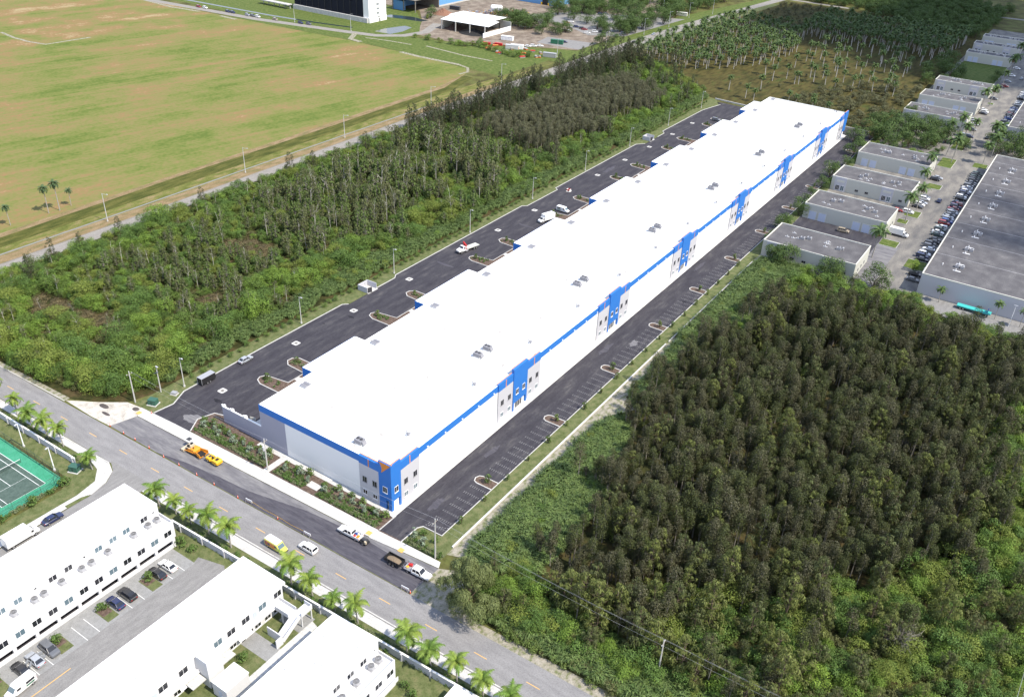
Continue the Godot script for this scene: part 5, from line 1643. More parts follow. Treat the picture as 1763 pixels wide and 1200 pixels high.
	while z > -352.0:
		if not (n in [9, 14, 26]):
			var p: String = paints[(n * 7 + n / 4) % 15]
			if n == 15:
				p = "car_red"
			var kd: String = ["sedan", "suv", "sedan", "minivan", "suv"][(n * 3 + n / 5) % 5]
			car("%s %s beside the huge grey warehouse, %s slot from the grove" % [said[p], {"sedan": "car", "suv": "SUV", "minivan": "minivan"}[kd], ordw(n)], Vector3(70.8 + R.randf_range(-0.4, 0.4), 0.04, z), PI if R.randf() < 0.3 else 0.0, kd, p, "cars parked along the huge grey warehouse", false)
		n += 1
		z -= 2.95
	n = 0
	z = -424.0
	while z > -546.0:
		if R.randf() < 0.86:
			var p: String = paints[(n * 4 + n / 3) % 15]
			var kd: String = ["suv", "sedan", "sedan", "minivan"][(n * 3 + n / 2) % 4]
			car("%s %s beside the second grey warehouse, %s slot from its near corner" % [said[p], {"sedan": "car", "suv": "SUV", "minivan": "minivan"}[kd], ordw(n)], Vector3(68.4 + R.randf_range(-0.4, 0.4), 0.04, z), 0.0, kd, p, "cars parked along the second grey warehouse", false)
		n += 1
		z -= 3.4
	var park := [[57.2, -301.3, "car_grey"], [57.4, -298.4, "car_white"], [57.6, -292.7, "car_silver"], [57.2, -289.4, "car_white"], [57.0, -286.4, "car_black"], [55.2, -277.0, "car_white"], [50.9, -276.4, "car_red"], [56.4, -332.1, "car_silver"], [55.8, -328.9, "car_black"], [53.2, -478.2, "car_white"], [54.6, -473.0, "car_white"], [54.6, -469.2, "car_black"], [53.0, -450.0, "car_white"], [54.7, -441.0, "car_white"], [55.3, -429.2, "car_grey"], [53.2, -415.6, "car_white"], [56.4, -414.0, "car_navy"], [54.2, -510.2, "car_grey"], [53.2, -545.9, "car_black"], [55.0, -550.0, "car_red"], [54.2, -585.5, "car_white"], [53.8, -612.6, "car_white"], [54.3, -566.0, "car_silver"], [72.0, -213.6, "car_black"], [72.2, -208.6, "car_grey"]]
	n = 0
	park.sort_custom(func(p, q): return p[1] > q[1])
	for q in park:
		car("%s car in the forecourt bays of the industrial units, %s from the grove" % [said[q[2]], ordw(n)], Vector3(q[0], 0.04, q[1]), 0.0, ["sedan", "suv"][n % 2], q[2], "cars in front of the small industrial units", false)
		n += 1
	car("dark blue car driving down the industrial park lane", Vector3(63.4, 0.04, -300.5), PI / 2, "sedan", "car_navy", "", false)
	car("black car driving far up the industrial park lane", Vector3(64.8, 0.04, -418.8), PI / 2, "sedan", "car_black", "", false)
	car("silver car driving at the shaded top of the industrial lane", Vector3(60.9, 0.04, -581.5), PI / 2, "sedan", "car_silver", "", false)
	car("orange-brown car in the yard between the two nearest industrial units", Vector3(38.4, 0.04, -237.6), 0.1, "suv", "car_tan", "", false)
	box_truck("white box truck beside the roller door unit's lawn island", Vector3(57.6, 0.04, -248.4), -0.05)
	var tt := thing("flat_trailer", "long turquoise flat trailer along the huge warehouse wall", "trailer", Vector3(95.2, 0.04, -203.0), -0.02)
	tt.position.z = -196.6
	slab(tt, "deck", -5.5, 5.5, 1.0, 1.35, -1.2, 1.2, M.teal)
	slab(tt, "headboard", 4.2, 4.4, 1.35, 2.4, -1.1, 1.1, M.car_blue)
	for x in [-4.2, -3.2, 4.2]:
		for zz in [-1.0, 1.0]:
			wheel(tt, x, zz, 0.48, 0.3)
	# far road and works car park
	car("black car on the far road above the palms", Vector3(-186.6, 0.05, -489), PI / 2, "suv", "car_black", "", false)
	car("dark car at the far road junction", Vector3(-181.4, 0.05, -571), PI / 2, "sedan", "car_black", "", false)
	car("silver car on the far road between the two dark cars", Vector3(-188.6, 0.05, -526), -PI / 2, "sedan", "car_silver", "", false)
	var far := [[-259.3, -514.7, "car_red"], [-258.2, -519.8, "car_white"], [-245.2, -505.7, "car_navy"], [-239.1, -504.3, "car_black"], [-236, -502.5, "car_red"], [-241.8, -488.7, "car_white"], [-245, -486.7, "car_black"], [-242.3, -535.9, "car_blue"], [-242.5, -540, "car_blue"], [-227.6, -492.1, "car_white"], [-225.8, -500.8, "car_white"], [-222.4, -504.5, "car_black"], [-219.0, -510.6, "car_silver"], [-220.2, -534.6, "car_blue"], [-218.3, -527.1, "car_navy"], [-206.8, -518.5, "car_white"], [-206.8, -511.2, "car_silver"], [-206.7, -498.3, "car_grey"], [-254.2, -570, "car_grey"], [-256.3, -564.4, "car_navy"], [-234.3, -426.9, "car_white"], [-231.2, -431, "car_white"], [-237, -424, "car_white"], [-230, -452, "car_black"], [-225, -454, "car_navy"]]
	n = 0
	far.sort_custom(func(p, q): return p[1] > q[1])
	for q in far:
		car("%s car in the tree-shaded works car park, %s from the equipment yard side" % [said[q[2]], ordw(n)], Vector3(q[0], 0.04, q[1]), 0.5, ["sedan", "suv"][n % 2], q[2], "cars in the works car park", false)
		n += 1
	var top := [[-470, -358.6, "car_navy", "dark blue"], [-465, -359.0, "car_navy", "dark blue"], [-450, -360.4, "car_silver", "silver"], [-445, -361.0, "car_grey", "dark grey"], [-440, -361.4, "car_white", "white"], [-424, -364, "car_tan", "tan"], [-402, -368.4, "car_navy", "navy"], [-395, -369.8, "car_grey", "dark grey"], [-500, -355.4, "car_red", "red"], [-493, -356.0, "car_white", "white"]]
	n = 0
	for q in top:
		car("%s vehicle waiting on the works road by the dark hall, %s in line" % [q[3], ORD[n]], Vector3(q[0], 0.05, q[1] + 1.5), -0.1, "suv", q[2], "vehicles on the works road", false)
		n += 1

func track(t: Node, x0: float, x1: float, z: float) -> void:
	var b := B.new()
	b.loft([[x0, 0.18, 0.15, 0.55], [x0 + 0.3, 0.18, 0.0, 0.75], [x1 - 0.3, 0.18, 0.0, 0.75], [x1, 0.18, 0.15, 0.55]], 0.04)
	part("track", b, M.rubber, t).position.z = z

func paver(at: Vector3, turn: float) -> void:
	var t := thing("asphalt_paver", "orange and beige asphalt paver with dark hopper in the closed lane", "paver", at, turn)
	for z in [-1.0, 1.0]:
		track(t, -2.2, 1.6, z)
	var b := B.new()
	b.loft([[-1.8, 1.0, 0.6, 1.5], [-0.6, 1.05, 0.6, 1.7], [0.4, 1.1, 0.6, 1.75], [0.7, 1.1, 0.6, 1.3]])
	part("body", b, M.machine_orange, t)
	var h := B.new()
	for z in [-1, 1]:
		h.bar(Vector3(0.8, 1.1, z * 0.9), Vector3(3.0, 1.0, z * 1.35), 0.12, 1.0)
		h.bar(Vector3(0.8, 0.6, z * 0.6), Vector3(3.0, 0.6, z * 0.7), 0.9, 0.1)
	part("hopper", h, M.machine_orange, t)
	slab(t, "hopper_floor", 0.8, 2.9, 0.65, 0.75, -0.9, 0.9, M.black)
	slab(t, "platform", -2.6, -0.7, 1.5, 1.62, -0.95, 0.95, M.machine_beige)
	slab(t, "console", -1.2, -0.9, 1.62, 2.3, -0.7, 0.7, M.machine_beige)
	for z in [-0.55, 0.55]:
		slab(t, "seat", -2.1, -1.6, 1.62, 2.2, z - 0.25, z + 0.25, M.black)
	slab(t, "screed", -3.9, -2.9, 0.15, 0.75, -1.5, 1.5, M.machine_beige)
	slab(t, "screed_walkway", -4.3, -3.9, 0.3, 0.4, -1.5, 1.5, M.steel_dark)
	var a := B.new()
	for z in [-1.15, 1.15]:
		a.bar(Vector3(-3.3, 0.6, z), Vector3(0.2, 0.9, z), 0.12, 0.2)
	part("tow_arm", a, M.machine_orange, t)
	var c := B.new()
	c.bar(Vector3(-3.6, 0.7, -1.3), Vector3(-3.6, 2.5, -1.3), 0.06, 0.06)
	c.bar(Vector3(-3.9, 2.5, -1.0), Vector3(-2.7, 2.5, -1.0), 1.1, 0.06)
	part("canopy", c, M.steel_dark, t)
	slab(t, "exhaust", -0.2, 0.0, 1.75, 2.3, 0.4, 0.6, M.steel_dark)

func roller(at: Vector3, turn: float) -> void:
	var t := thing("asphalt_roller", "yellow tyre roller parked in front of the paver", "roller", at, turn)
	var b := B.new()
	b.loft([[-2.1, 0.85, 0.7, 1.3], [-1.9, 0.92, 0.6, 1.45], [-0.6, 0.92, 0.6, 1.5], [-0.5, 0.92, 0.6, 1.2]])
	b.loft([[0.3, 0.95, 0.6, 1.3], [0.45, 0.98, 0.55, 1.65], [2.0, 0.98, 0.55, 1.6], [2.25, 0.85, 0.65, 1.35]])
	b.box(-0.6, 0.5, 0.6, 0.95, -0.7, 0.7)
	part("body", b, M.yellow, t)
	slab(t, "engine_grille", 0.9, 1.7, 1.62, 1.68, -0.45, 0.45, M.black)
	slab(t, "hood_recess", -1.6, -0.9, 1.49, 1.52, -0.4, 0.4, M.steel_dark)
	slab(t, "seat", -0.25, 0.2, 0.95, 1.6, -0.28, 0.28, M.black)
	var s := B.new()
	s.bar(Vector3(-0.5, 1.2, 0), Vector3(-0.3, 1.75, 0), 0.06, 0.06)
	s.tube(Vector3(-0.32, 1.72, 0), Vector3(-0.28, 1.78, 0), 0.2, 0.2, 12)
	part("steering_wheel", s, M.black, t)
	for x in [-1.35, 1.35]:
		for k in 4:
			wheel(t, x, -0.72 + k * 0.48, 0.48, 0.36)

# ---------------------------------------------------------------- street furniture
func lamp_post(called: String, label: String, at: Vector3, h: float, arm: Vector3, group: String, m: Material) -> Node3D:
	var t := thing(called, label, "lamp post", at, 0.0, group)
	var b := B.new()
	b.tube(Vector3.ZERO, Vector3(0, h, 0), 0.16, 0.09, 8)
	part("pole", b, m, t)
	b = B.new()
	b.tube(Vector3(0, 0, 0), Vector3(0, 0.5, 0), 0.3, 0.3, 10)
	part("base", b, M.concrete, t)
	b = B.new()
	b.tube(Vector3(0, h - 0.25, 0), Vector3(0, h - 0.05, 0) + arm, 0.06, 0.05, 6)
	part("arm", b, m, t)
	b = B.new()
	b.box(-0.35, 0.35, -0.08, 0.1, -0.16, 0.16)
	var hd := part("lamp_head", b, M.metal_light, t)
	hd.position = Vector3(0, h, 0) + arm * 1.1
	hd.rotation.y = atan2(-arm.z, arm.x)
	return t

func wire(t: Node, a: Vector3, b: Vector3, sag: float, r: float) -> void:
	var w := B.new()
	var p := a
	for k in 14:
		var u := (k + 1) / 14.0
		var q := a.lerp(b, u) - Vector3(0, sag * 4.0 * u * (1 - u), 0)
		w.tube(p, q, r, r, 4, false)
		p = q
	part("wire", w, M.metal_grey, t)

func utility_pole(label: String, at: Vector3, h: float, transformer := false) -> Node3D:
	var t := thing("utility_pole", label, "utility pole", at, 0.0, "utility poles along the road")
	var b := B.new()
	b.tube(Vector3.ZERO, Vector3(0, h, 0), 0.2, 0.12, 8)
	part("pole", b, M.concrete_pole, t)
	b = B.new()
	b.bar(Vector3(0, h - 0.8, -0.9), Vector3(0, h - 0.8, 0.9), 0.1, 0.12)
	part("crossarm", b, M.wood_pole, t)
	for z in [-0.8, 0.0, 0.8]:
		b = B.new()
		b.tube(Vector3(0, h - 0.74 if z != 0.0 else h, z), Vector3(0, h - 0.5 if z != 0.0 else h + 0.25, z), 0.07, 0.05, 7)
		part("insulator", b, M.frame_white, t)
	if transformer:
		b = B.new()
		b.tube(Vector3(0, h - 3.2, 0.4), Vector3(0, h - 2.1, 0.4), 0.28, 0.28, 10)
		part("transformer", b, M.metal_light, t)
	return t

func build_street() -> void:
	# lot lamps on the forest side
	var zs := [-4.6, -49.8, -95.0, -140.6, -186.0, -231.5, -276.5, -321.8, -366.0]
	for k in zs.size():
		lamp_post("lot_lamp", "pale concrete lamp post on the west lot verge, %s from the road" % ORD[k], Vector3(-80.1, 0, zs[k]), 9.6, Vector3(0.9, 0, 0), "lamp posts of the west lot", M.concrete_pole)
	var rl := [[-195.2, -60.6], [-195.8, -130], [-196.2, -194], [-196.8, -263.6], [-196.6, -332]]
	for k in rl.size():
		lamp_post("road_lamp", "tall grey road lamp between canal and road, %s from the left edge" % ORD[k], Vector3(rl[k][0], 0, rl[k][1]), 11.5, Vector3(2.2, 0, -0.4), "lamps of the canal road", M.metal_light)
	var fl := [[-192.9, -457.6], [-194.6, -521.3], [-192.4, -560.9], [-219.2, -606.3], [-196.2, -608.1], [-187.9, -638.6], [-205.8, -412.4], [-408.7, -367.5], [-358.6, -374.5]]
	fl.sort_custom(func(p, q): return Vector2(p[0] - 107, p[1] - 118).length() < Vector2(q[0] - 107, q[1] - 118).length())
	for k in fl.size():
		lamp_post("road_lamp", "distant road lamp near the works yards, %s in order of distance" % ORD[k], Vector3(fl[k][0], 0, fl[k][1]), 12.0, Vector3(1.6, 0, 0), "distant road lamps", M.metal_light)
	# utility line along the north side of the public road
	utility_pole("slim utility pole at the edge of the forest by the sand patch", Vector3(-84.3, 0, 8.3), 10.0)
	var s := thing("solar_lamp", "pale pole carrying a tilted blue solar panel beside the green cabinet", "solar lamp", Vector3(-83.0, 0, 1.0))
	var b := B.new()
	b.tube(Vector3.ZERO, Vector3(0, 8.4, 0), 0.17, 0.11, 8)
	part("pole", b, M.concrete_pole, s)
	b = B.new()
	b.bar(Vector3(-0.6, 6.3, 0.4), Vector3(0.6, 6.9, 0.4), 1.1, 0.06)
	part("solar_panel", b, M.solar, s)
	slab(s, "lamp_head", -0.2, 0.8, 8.4, 8.55, -0.15, 0.15, M.metal_light)
	utility_pole("utility pole with transformer in front of the shaded warehouse end", Vector3(-34.2, 0, 7.0), 9.6, true)
	utility_pole("tall utility pole by the corner of the east lot", Vector3(17.9, 0, 6.3), 11.5)
	utility_pole("utility pole rising out of the bushes near the bottom edge", Vector3(72.0, 0, 5.6), 10.0)
	utility_pole("utility pole at the right edge among the bushes", Vector3(128.5, 0, 3.0), 10.5)
	var spans := [[Vector3(-84.3, 9.2, 8.3), Vector3(-34.2, 8.8, 7.0)], [Vector3(-34.2, 8.8, 7.0), Vector3(17.9, 10.7, 6.3)], [Vector3(17.9, 10.7, 6.3), Vector3(72.0, 9.2, 5.6)], [Vector3(72.0, 9.2, 5.6), Vector3(128.5, 9.7, 3.0)]]
	for k in 4:
		var w := thing("power_line", "thin sagging overhead wires, %s span from the sand patch" % ORD[k], "power line", Vector3.ZERO, 0.0, "overhead wires")
		for z in [-0.8, 0.0, 0.8]:
			var up := 0.3 + (0.75 if z == 0.0 else 0.0)
			wire(w, spans[k][0] + Vector3(0, up, z), spans[k][1] + Vector3(0, up, z), 0.8, 0.013)
	var w2 := thing("power_line", "pair of overhead wires crossing the right edge", "power line", Vector3.ZERO, 0.0, "overhead wires")
	wire(w2, Vector3(128.5, 10.2, 3.0), Vector3(131.0, 12.5, -60.0), 0.5, 0.03)
	wire(w2, Vector3(129.3, 10.2, 3.0), Vector3(131.8, 12.5, -60.0), 0.5, 0.03)
	# cabinets
	for q in [[-79.8, 5.9, "green utility cabinet on the verge at the west lot entrance"], [-71.2, 34.9, "green utility cabinet at the end of the boundary wall by the tennis court"]]:
		var c := thing("utility_cabinet", q[2], "utility cabinet", Vector3(q[0], 0, q[1]), 0.35)
		slab(c, "pad", -1.4, 1.4, 0.0, 0.18, -1.2, 1.2, M.concrete)
		b = B.new()
		b.frustum(-1.15, 1.15, -0.9, 0.9, 0.18, -1.12, 1.12, -0.87, 0.75, 1.55)
		part("body", b, M.utility_green, c)
		slab(c, "lid", -1.2, 1.2, 1.55, 1.64, -0.94, 0.8, M.utility_green)
		slab(c, "door_seam", -0.02, 0.02, 0.25, 1.5, 0.86, 0.91, M.black)
	var v := thing("valve_box", "small grey valve box on the grass near the solar pole", "valve box", Vector3(-79.3, 0, -0.6), 0.3)
	slab(v, "pad", -1.0, 1.0, 0, 0.12, -0.8, 0.8, M.concrete)
	slab(v, "box", -0.8, 0.8, 0.12, 0.7, -0.6, 0.6, M.metal_grey)
	# dumpster enclosures at the west kerb
	for q in [[-79.0, -80.2, "concrete bin enclosure with open gate on the west lot kerb, nearer one"], [-77.4, -293.0, "concrete bin enclosure on the west lot kerb, farther one"]]:
		var d := thing("bin_enclosure", q[2], "bin enclosure", Vector3(q[0], 0, q[1]))
		slab(d, "floor", -2.6, 2.2, 0.02, 0.1, -2.4, 2.4, M.concrete)
		slab(d, "back_wall", -2.6, -2.4, 0, 2.1, -2.4, 2.4, M.panel_grey)
		slab(d, "side_wall", -2.4, 1.6, 0, 2.1, -2.4, -2.2, M.panel_grey)
		slab(d, "side_wall", -2.4, 1.6, 0, 2.1, 2.2, 2.4, M.panel_grey)
		b = B.new()
		b.bar(Vector3(1.7, 1.1, 2.2), Vector3(2.2, 1.1, 0.6), 0.08, 1.9)
		part("gate", b, M.steel_dark, d)
	# green skip by the island and refuse items near the offices
	var sk := thing("waste_skip", "dark green waste skip beside the cargo van's island", "skip", Vector3(-53.2, 0.12, -186.5), 0.1)
	b = B.new()
	b.frustum(-1.2, 1.2, -0.9, 0.9, 0.1, -1.5, 1.5, -1.1, 1.1, 1.7)
	part("bin", b, M.utility_green, sk)
	slab(sk, "lid", -1.5, 1.5, 1.7, 1.78, -1.1, 1.1, M.bin_green)
	# cones and barricades along the closed lane
	var cn := [[-80.3, 18.9], [-74.8, 18.8], [-70.2, 18.7], [-64.5, 18.75], [-58.6, 18.9], [-53.0, 18.7], [-46.5, 18.6], [-40.3, 18.5], [-32.1, 18.4], [-19.2, 17.9], [-76.6, 8.9], [19.9, 17.4]]
	var nm := ["beside the sand patch", "second from the sand patch", "third from the sand patch", "fourth from the sand patch", "fifth from the sand patch", "level with the paver", "level with the roller", "just beyond the roller", "beside the first white barrier", "between the two nearer white barriers", "at the west lot entrance kerb", "at the end of the fresh asphalt"]
	for k in cn.size():
		var c := thing("traffic_cone", "orange traffic cone on the seam of the closed lane, " + nm[k] if k < 10 else "orange traffic cone " + nm[k], "traffic cone", Vector3(cn[k][0], 0.045, cn[k][1]), R.randf(), "traffic cones")
		slab(c, "base", -0.2, 0.2, 0, 0.04, -0.2, 0.2, M.black)
		b = B.new()
		b.tube(Vector3(0, 0.04, 0), Vector3(0, 0.85, 0), 0.16, 0.035, 10)
		part("body", b, M.cone, c)
		b = B.new()
		b.tube(Vector3(0, 0.42, 0), Vector3(0, 0.58, 0), 0.108, 0.083, 10)
		part("collar", b, M.frame_white, c)
	var bn := [[-28.6, 18.0, "white traffic barrier on the lane seam nearest the machines"], [-9.7, 17.9, "white traffic barrier beside the white SUV"], [18.6, 17.5, "white traffic barrier at the end of the fresh asphalt"]]
	for q in bn:
		var c := thing("traffic_barrier", q[2], "barrier", Vector3(q[0], 0.045, q[1]), 0.05, "white traffic barriers")
		slab(c, "board", -1.0, 1.0, 0.45, 0.75, -0.05, 0.05, M.frame_white)
		slab(c, "board", -1.0, 1.0, 0.85, 1.1, -0.05, 0.05, M.frame_white)
		for x in [-0.85, 0.85]:
			b = B.new()
			b.bar(Vector3(x, 0, -0.35), Vector3(x, 1.15, -0.06), 0.06, 0.06)
			b.bar(Vector3(x, 0, 0.35), Vector3(x, 1.15, 0.06), 0.06, 0.06)
			part("leg", b, M.metal_grey, c)
		for k in 4:
			b = B.new()
			b.quad(Vector3(-0.9 + k * 0.5, 0.45, 0.053), Vector3(-0.7 + k * 0.5, 0.45, 0.053), Vector3(-0.55 + k * 0.5, 0.75, 0.053), Vector3(-0.75 + k * 0.5, 0.75, 0.053))
			part("stripe", b, M.orange, c)
	var rc := thing("manhole_barrier", "red and white barrier around a manhole in the west lot", "barrier", Vector3(-72.7, 0.05, -204))
	slab(rc, "board", -0.8, 0.8, 0.3, 0.9, -0.8, -0.72, M.red)
	slab(rc, "board", -0.8, 0.8, 0.3, 0.9, 0.72, 0.8, M.red)
	slab(rc, "foot", -0.8, -0.7, 0, 0.9, -0.8, 0.8, M.frame_white)
	slab(rc, "foot", 0.7, 0.8, 0, 0.9, -0.8, 0.8, M.frame_white)
	# tennis fence, net and lamps
	var f := thing("tennis_fence", "tall green chain-link fence round the tennis court", "fence")
	for line in [[-135, 38.2, -71.2, 38.8], [-71.2, 38.8, -69.5, 41.2], [-69.5, 41.2, -69.2, 62]]:
		var a := Vector3(line[0], 0, line[1])
		var e := Vector3(line[2], 0, line[3])
		var n := maxi(1, int(a.distance_to(e) / 3.2))
		for k in n + 1:
			b = B.new()
			var p := a.lerp(e, float(k) / n)
			b.tube(p, p + Vector3(0, 3.0, 0), 0.04, 0.04, 6)
			part("post", b, M.fence_mesh, f)
		b = B.new()
		for h in [0.1, 1.5, 3.0]:
			b.bar(a + Vector3(0, h, 0), e + Vector3(0, h, 0), 0.05, 0.05)
		part("rail", b, M.fence_mesh, f)
		b = B.new()
		var m := int(a.distance_to(e) / 0.5)
		for k in m:
			var p := a.lerp(e, float(k) / m)
			var q := a.lerp(e, float(k + 1) / m)
			for h in 6:
				b.bar(p + Vector3(0, h * 0.5, 0), q + Vector3(0, h * 0.5 + 0.5, 0), 0.012, 0.012)
				b.bar(q + Vector3(0, h * 0.5, 0), p + Vector3(0, h * 0.5 + 0.5, 0), 0.012, 0.012)
		part("mesh_panel", b, M.fence_mesh, f)
	var nt := thing("tennis_net", "dark tennis net with white tape across the court", "tennis net", Vector3(-84.5, 0.055, 0))
	b = B.new()
	for k in 52:
		b.bar(Vector3(0, 0, 41.0 + k * 0.235), Vector3(0, 0.95, 41.0 + k * 0.235), 0.02, 0.02)
	for k in 8:
		b.bar(Vector3(0, 0.05 + k * 0.12, 41.0), Vector3(0, 0.05 + k * 0.12, 53.0), 0.02, 0.02)
	part("netting", b, M.fence_mesh, nt)
	slab(nt, "tape", -0.04, 0.04, 0.95, 1.02, 40.9, 53.1, M.frame_white)
	for z in [40.8, 53.2]:
		b = B.new()
		b.tube(Vector3(0, 0, z), Vector3(0, 1.1, z), 0.06, 0.06, 8)
		part("post", b, M.fence_mesh, nt)
	for q in [[-104.0, 36.6, "farthest left of three"], [-89.7, 36.9, "middle of three"], [-75.2, 37.8, "nearest the green cabinet"]]:
		lamp_post("court_lamp", "white lamp post outside the tennis fence, " + q[2], Vector3(q[0], 0, q[1]), 7.2, Vector3(0.2, 0, 0.5), "tennis court lamp posts", M.frame_white)
	var sg := thing("flag_pole", "pale thin mast standing before the huge warehouse's shaded wall", "mast", Vector3(107.0, 0, -193.0))
	b = B.new()
	b.tube(Vector3.ZERO, Vector3(0, 8.2, 0), 0.1, 0.06, 8)
	part("pole", b, M.frame_white, sg)
	slab(sg, "arm", -0.6, 0.6, 8.0, 8.12, -0.05, 0.05, M.frame_white)

# ---------------------------------------------------------------- plants
func leaf(b: B, p: Vector3, m: Vector3, t: Vector3, l: float, w: float) -> void:
	# one rhombic leaf tuft at p facing m, long axis along t
	t = (t - m * t.dot(m)).normalized()
	if t.length() < 0.1:
		t = m.cross(Vector3.RIGHT).normalized()
	var s := m.cross(t) * w * 0.5
	var e := t * l * 0.5
	b.tri2(p - e, p + s, p + e, m)
	b.tri2(p - e, p + e, p - s, m)

func rdir(rng: RandomNumberGenerator) -> Vector3:
	var y := rng.randf_range(-1, 1)
	var a := rng.randf() * TAU
	var r := sqrt(maxf(0.0, 1 - y * y))
	return Vector3(r * cos(a), y, r * sin(a))

func crown(b: B, lobes: Array, n: int, size: float, cols: Array, rng: RandomNumberGenerator, stretch := 1.0, rough := 0.55) -> void:
	var tot := 0.0
	for l in lobes:
		tot += l[1].x * l[1].z + l[1].x * l[1].y
	for l in lobes:
		var k := int(n * (l[1].x * l[1].z + l[1].x * l[1].y) / tot)
		var tone: float = rng.randf_range(0.86, 1.14)
		for i in k:
			var d := rdir(rng)
			if d.y < -0.55:
				d.y = -d.y
			var p: Vector3 = l[0] + d * l[1] * rng.randf_range(0.72, 1.06)
			var m: Vector3 = (d / l[1]).normalized()
			m = (m + rdir(rng) * rough).normalized()
			var c: Color = cols[0].lerp(cols[1], rng.randf())
			if cols.size() > 2 and rng.randf() < 0.2:
				c = cols[2]
			var g := tone * rng.randf_range(0.8, 1.2)
			b.col = Color(c.r * g, c.g * g, c.b * g)
			leaf(b, p, m, rdir(rng) if stretch <= 1.0 else Vector3(d.x, -0.6, d.z), size * rng.randf_range(0.7, 1.3) * stretch, size * rng.randf_range(0.5, 0.9))

func mela(rng: RandomNumberGenerator, h: float, cols: Array) -> Array:
	# slender paperbark: pale stem, several rounded tufts on upright limbs
	var tr := B.new()
	var cr := B.new()
	tr.tube(Vector3.ZERO, Vector3(rng.randf_range(-0.3, 0.3), h * 0.86, rng.randf_range(-0.3, 0.3)), 0.14, 0.04, 6)
	var lobes := []
	var n := rng.randi_range(4, 6)
	for i in n:
		var y := h * lerpf(0.45, 0.95, (i + 0.4) / n)
		var a := rng.randf() * TAU
		var r := (1.0 - (i + 0.5) / n * 0.75) * rng.randf_range(0.5, 1.05)
		var c := Vector3(cos(a) * r, y, sin(a) * r)
		tr.tube(Vector3(0, y - 1.2, 0), c, 0.05, 0.02, 4, false)
		var q := rng.randf_range(0.75, 1.2)
		lobes.append([c, Vector3(q, q * rng.randf_range(1.0, 1.5), q)])
	crown(cr, lobes, 1150, 0.21, cols, rng, 1.0, 0.75)
	return [tr, cr]

func shrub(rng: RandomNumberGenerator, r: float, h: float, n: int, size: float, cols: Array) -> Array:
	var tr := B.new()
	var cr := B.new()
	var lobes := []
	var k := rng.randi_range(7, 11)
	for i in k:
		var a := rng.randf() * TAU
		var q := sqrt(rng.randf()) * r * 0.72
		var y := h * (0.45 + 0.38 * (1.0 - q / r)) * rng.randf_range(0.8, 1.12)
		var s := r * rng.randf_range(0.3, 0.48)
		lobes.append([Vector3(cos(a) * q, y, sin(a) * q), Vector3(s, s * rng.randf_range(0.7, 1.0), s)])
		tr.tube(Vector3.ZERO, Vector3(cos(a) * q, y, sin(a) * q) * 0.85, 0.07, 0.03, 5, false)
	for i in 4:
		var a := rng.randf() * TAU
		lobes.append([Vector3(cos(a) * r * 0.5, h * 0.25, sin(a) * r * 0.5), Vector3(r * 0.5, h * 0.25, r * 0.5)])
	crown(cr, lobes, n, size, cols, rng)
	return [tr, cr]

func thin_tree(rng: RandomNumberGenerator, h: float, cols: Array) -> Array:
	# pale leaning stems with thin wispy tufts
	var tr := B.new()
	var cr := B.new()
	var lobes := []
	var lean := Vector3(rng.randf_range(-0.9, 0.9), 0, rng.randf_range(-0.9, 0.9))
	var top := lean + Vector3(0, h, 0)
	tr.tube(Vector3.ZERO, top * 0.55, 0.09, 0.06, 6, false)
	tr.tube(top * 0.55, top, 0.06, 0.02, 6, false)
	for i in rng.randi_range(5, 8):
		var u := rng.randf_range(0.4, 1.0)
		var p := top * u
		var a := rng.randf() * TAU
		var e := p + Vector3(cos(a) * rng.randf_range(0.5, 1.4), rng.randf_range(0.4, 1.4), sin(a) * rng.randf_range(0.5, 1.4))
		tr.tube(p, e, 0.04, 0.015, 4, false)
		if rng.randf() < 0.75:
			var s := rng.randf_range(0.35, 0.8)
			lobes.append([e, Vector3(s, s * 1.4, s)])
	if lobes.is_empty():
		lobes.append([top, Vector3(0.5, 0.7, 0.5)])
	crown(cr, lobes, 300, 0.25, cols, rng, 1.0, 0.8)
	return [tr, cr]

func pine(rng: RandomNumberGenerator, h: float, r: float, cols: Array, n: int) -> Array:
	# feathery casuarina: tiers of drooping plumes round a straight stem
	var tr := B.new()
	var cr := B.new()
	tr.tube(Vector3.ZERO, Vector3(rng.randf_range(-0.4, 0.4), h * 0.97, rng.randf_range(-0.4, 0.4)), h * 0.018, 0.04, 7)
	var lobes := []
	var k := 30
	for i in k:
		var u := lerpf(0.2, 1.0, float(i) / k)
		var a := i * 2.4 + rng.randf_range(-0.5, 0.5)
		var q := r * pow(maxf(0.0, sin(PI * (0.2 + 0.78 * u))), 0.8) * rng.randf_range(0.35, 1.05) + 0.15
		var c := Vector3(cos(a) * q, h * u, sin(a) * q)
		tr.tube(Vector3(0, h * u - q * 0.35, 0), c, 0.06, 0.02, 4, false)
		var s := rng.randf_range(0.7, 1.35) * (1.2 - 0.55 * u) * r * 0.30
		lobes.append([c, Vector3(s, s * 1.25, s)])
	crown(cr, lobes, n, 0.22, cols, rng, 2.2, 0.5)
	return [tr, cr]

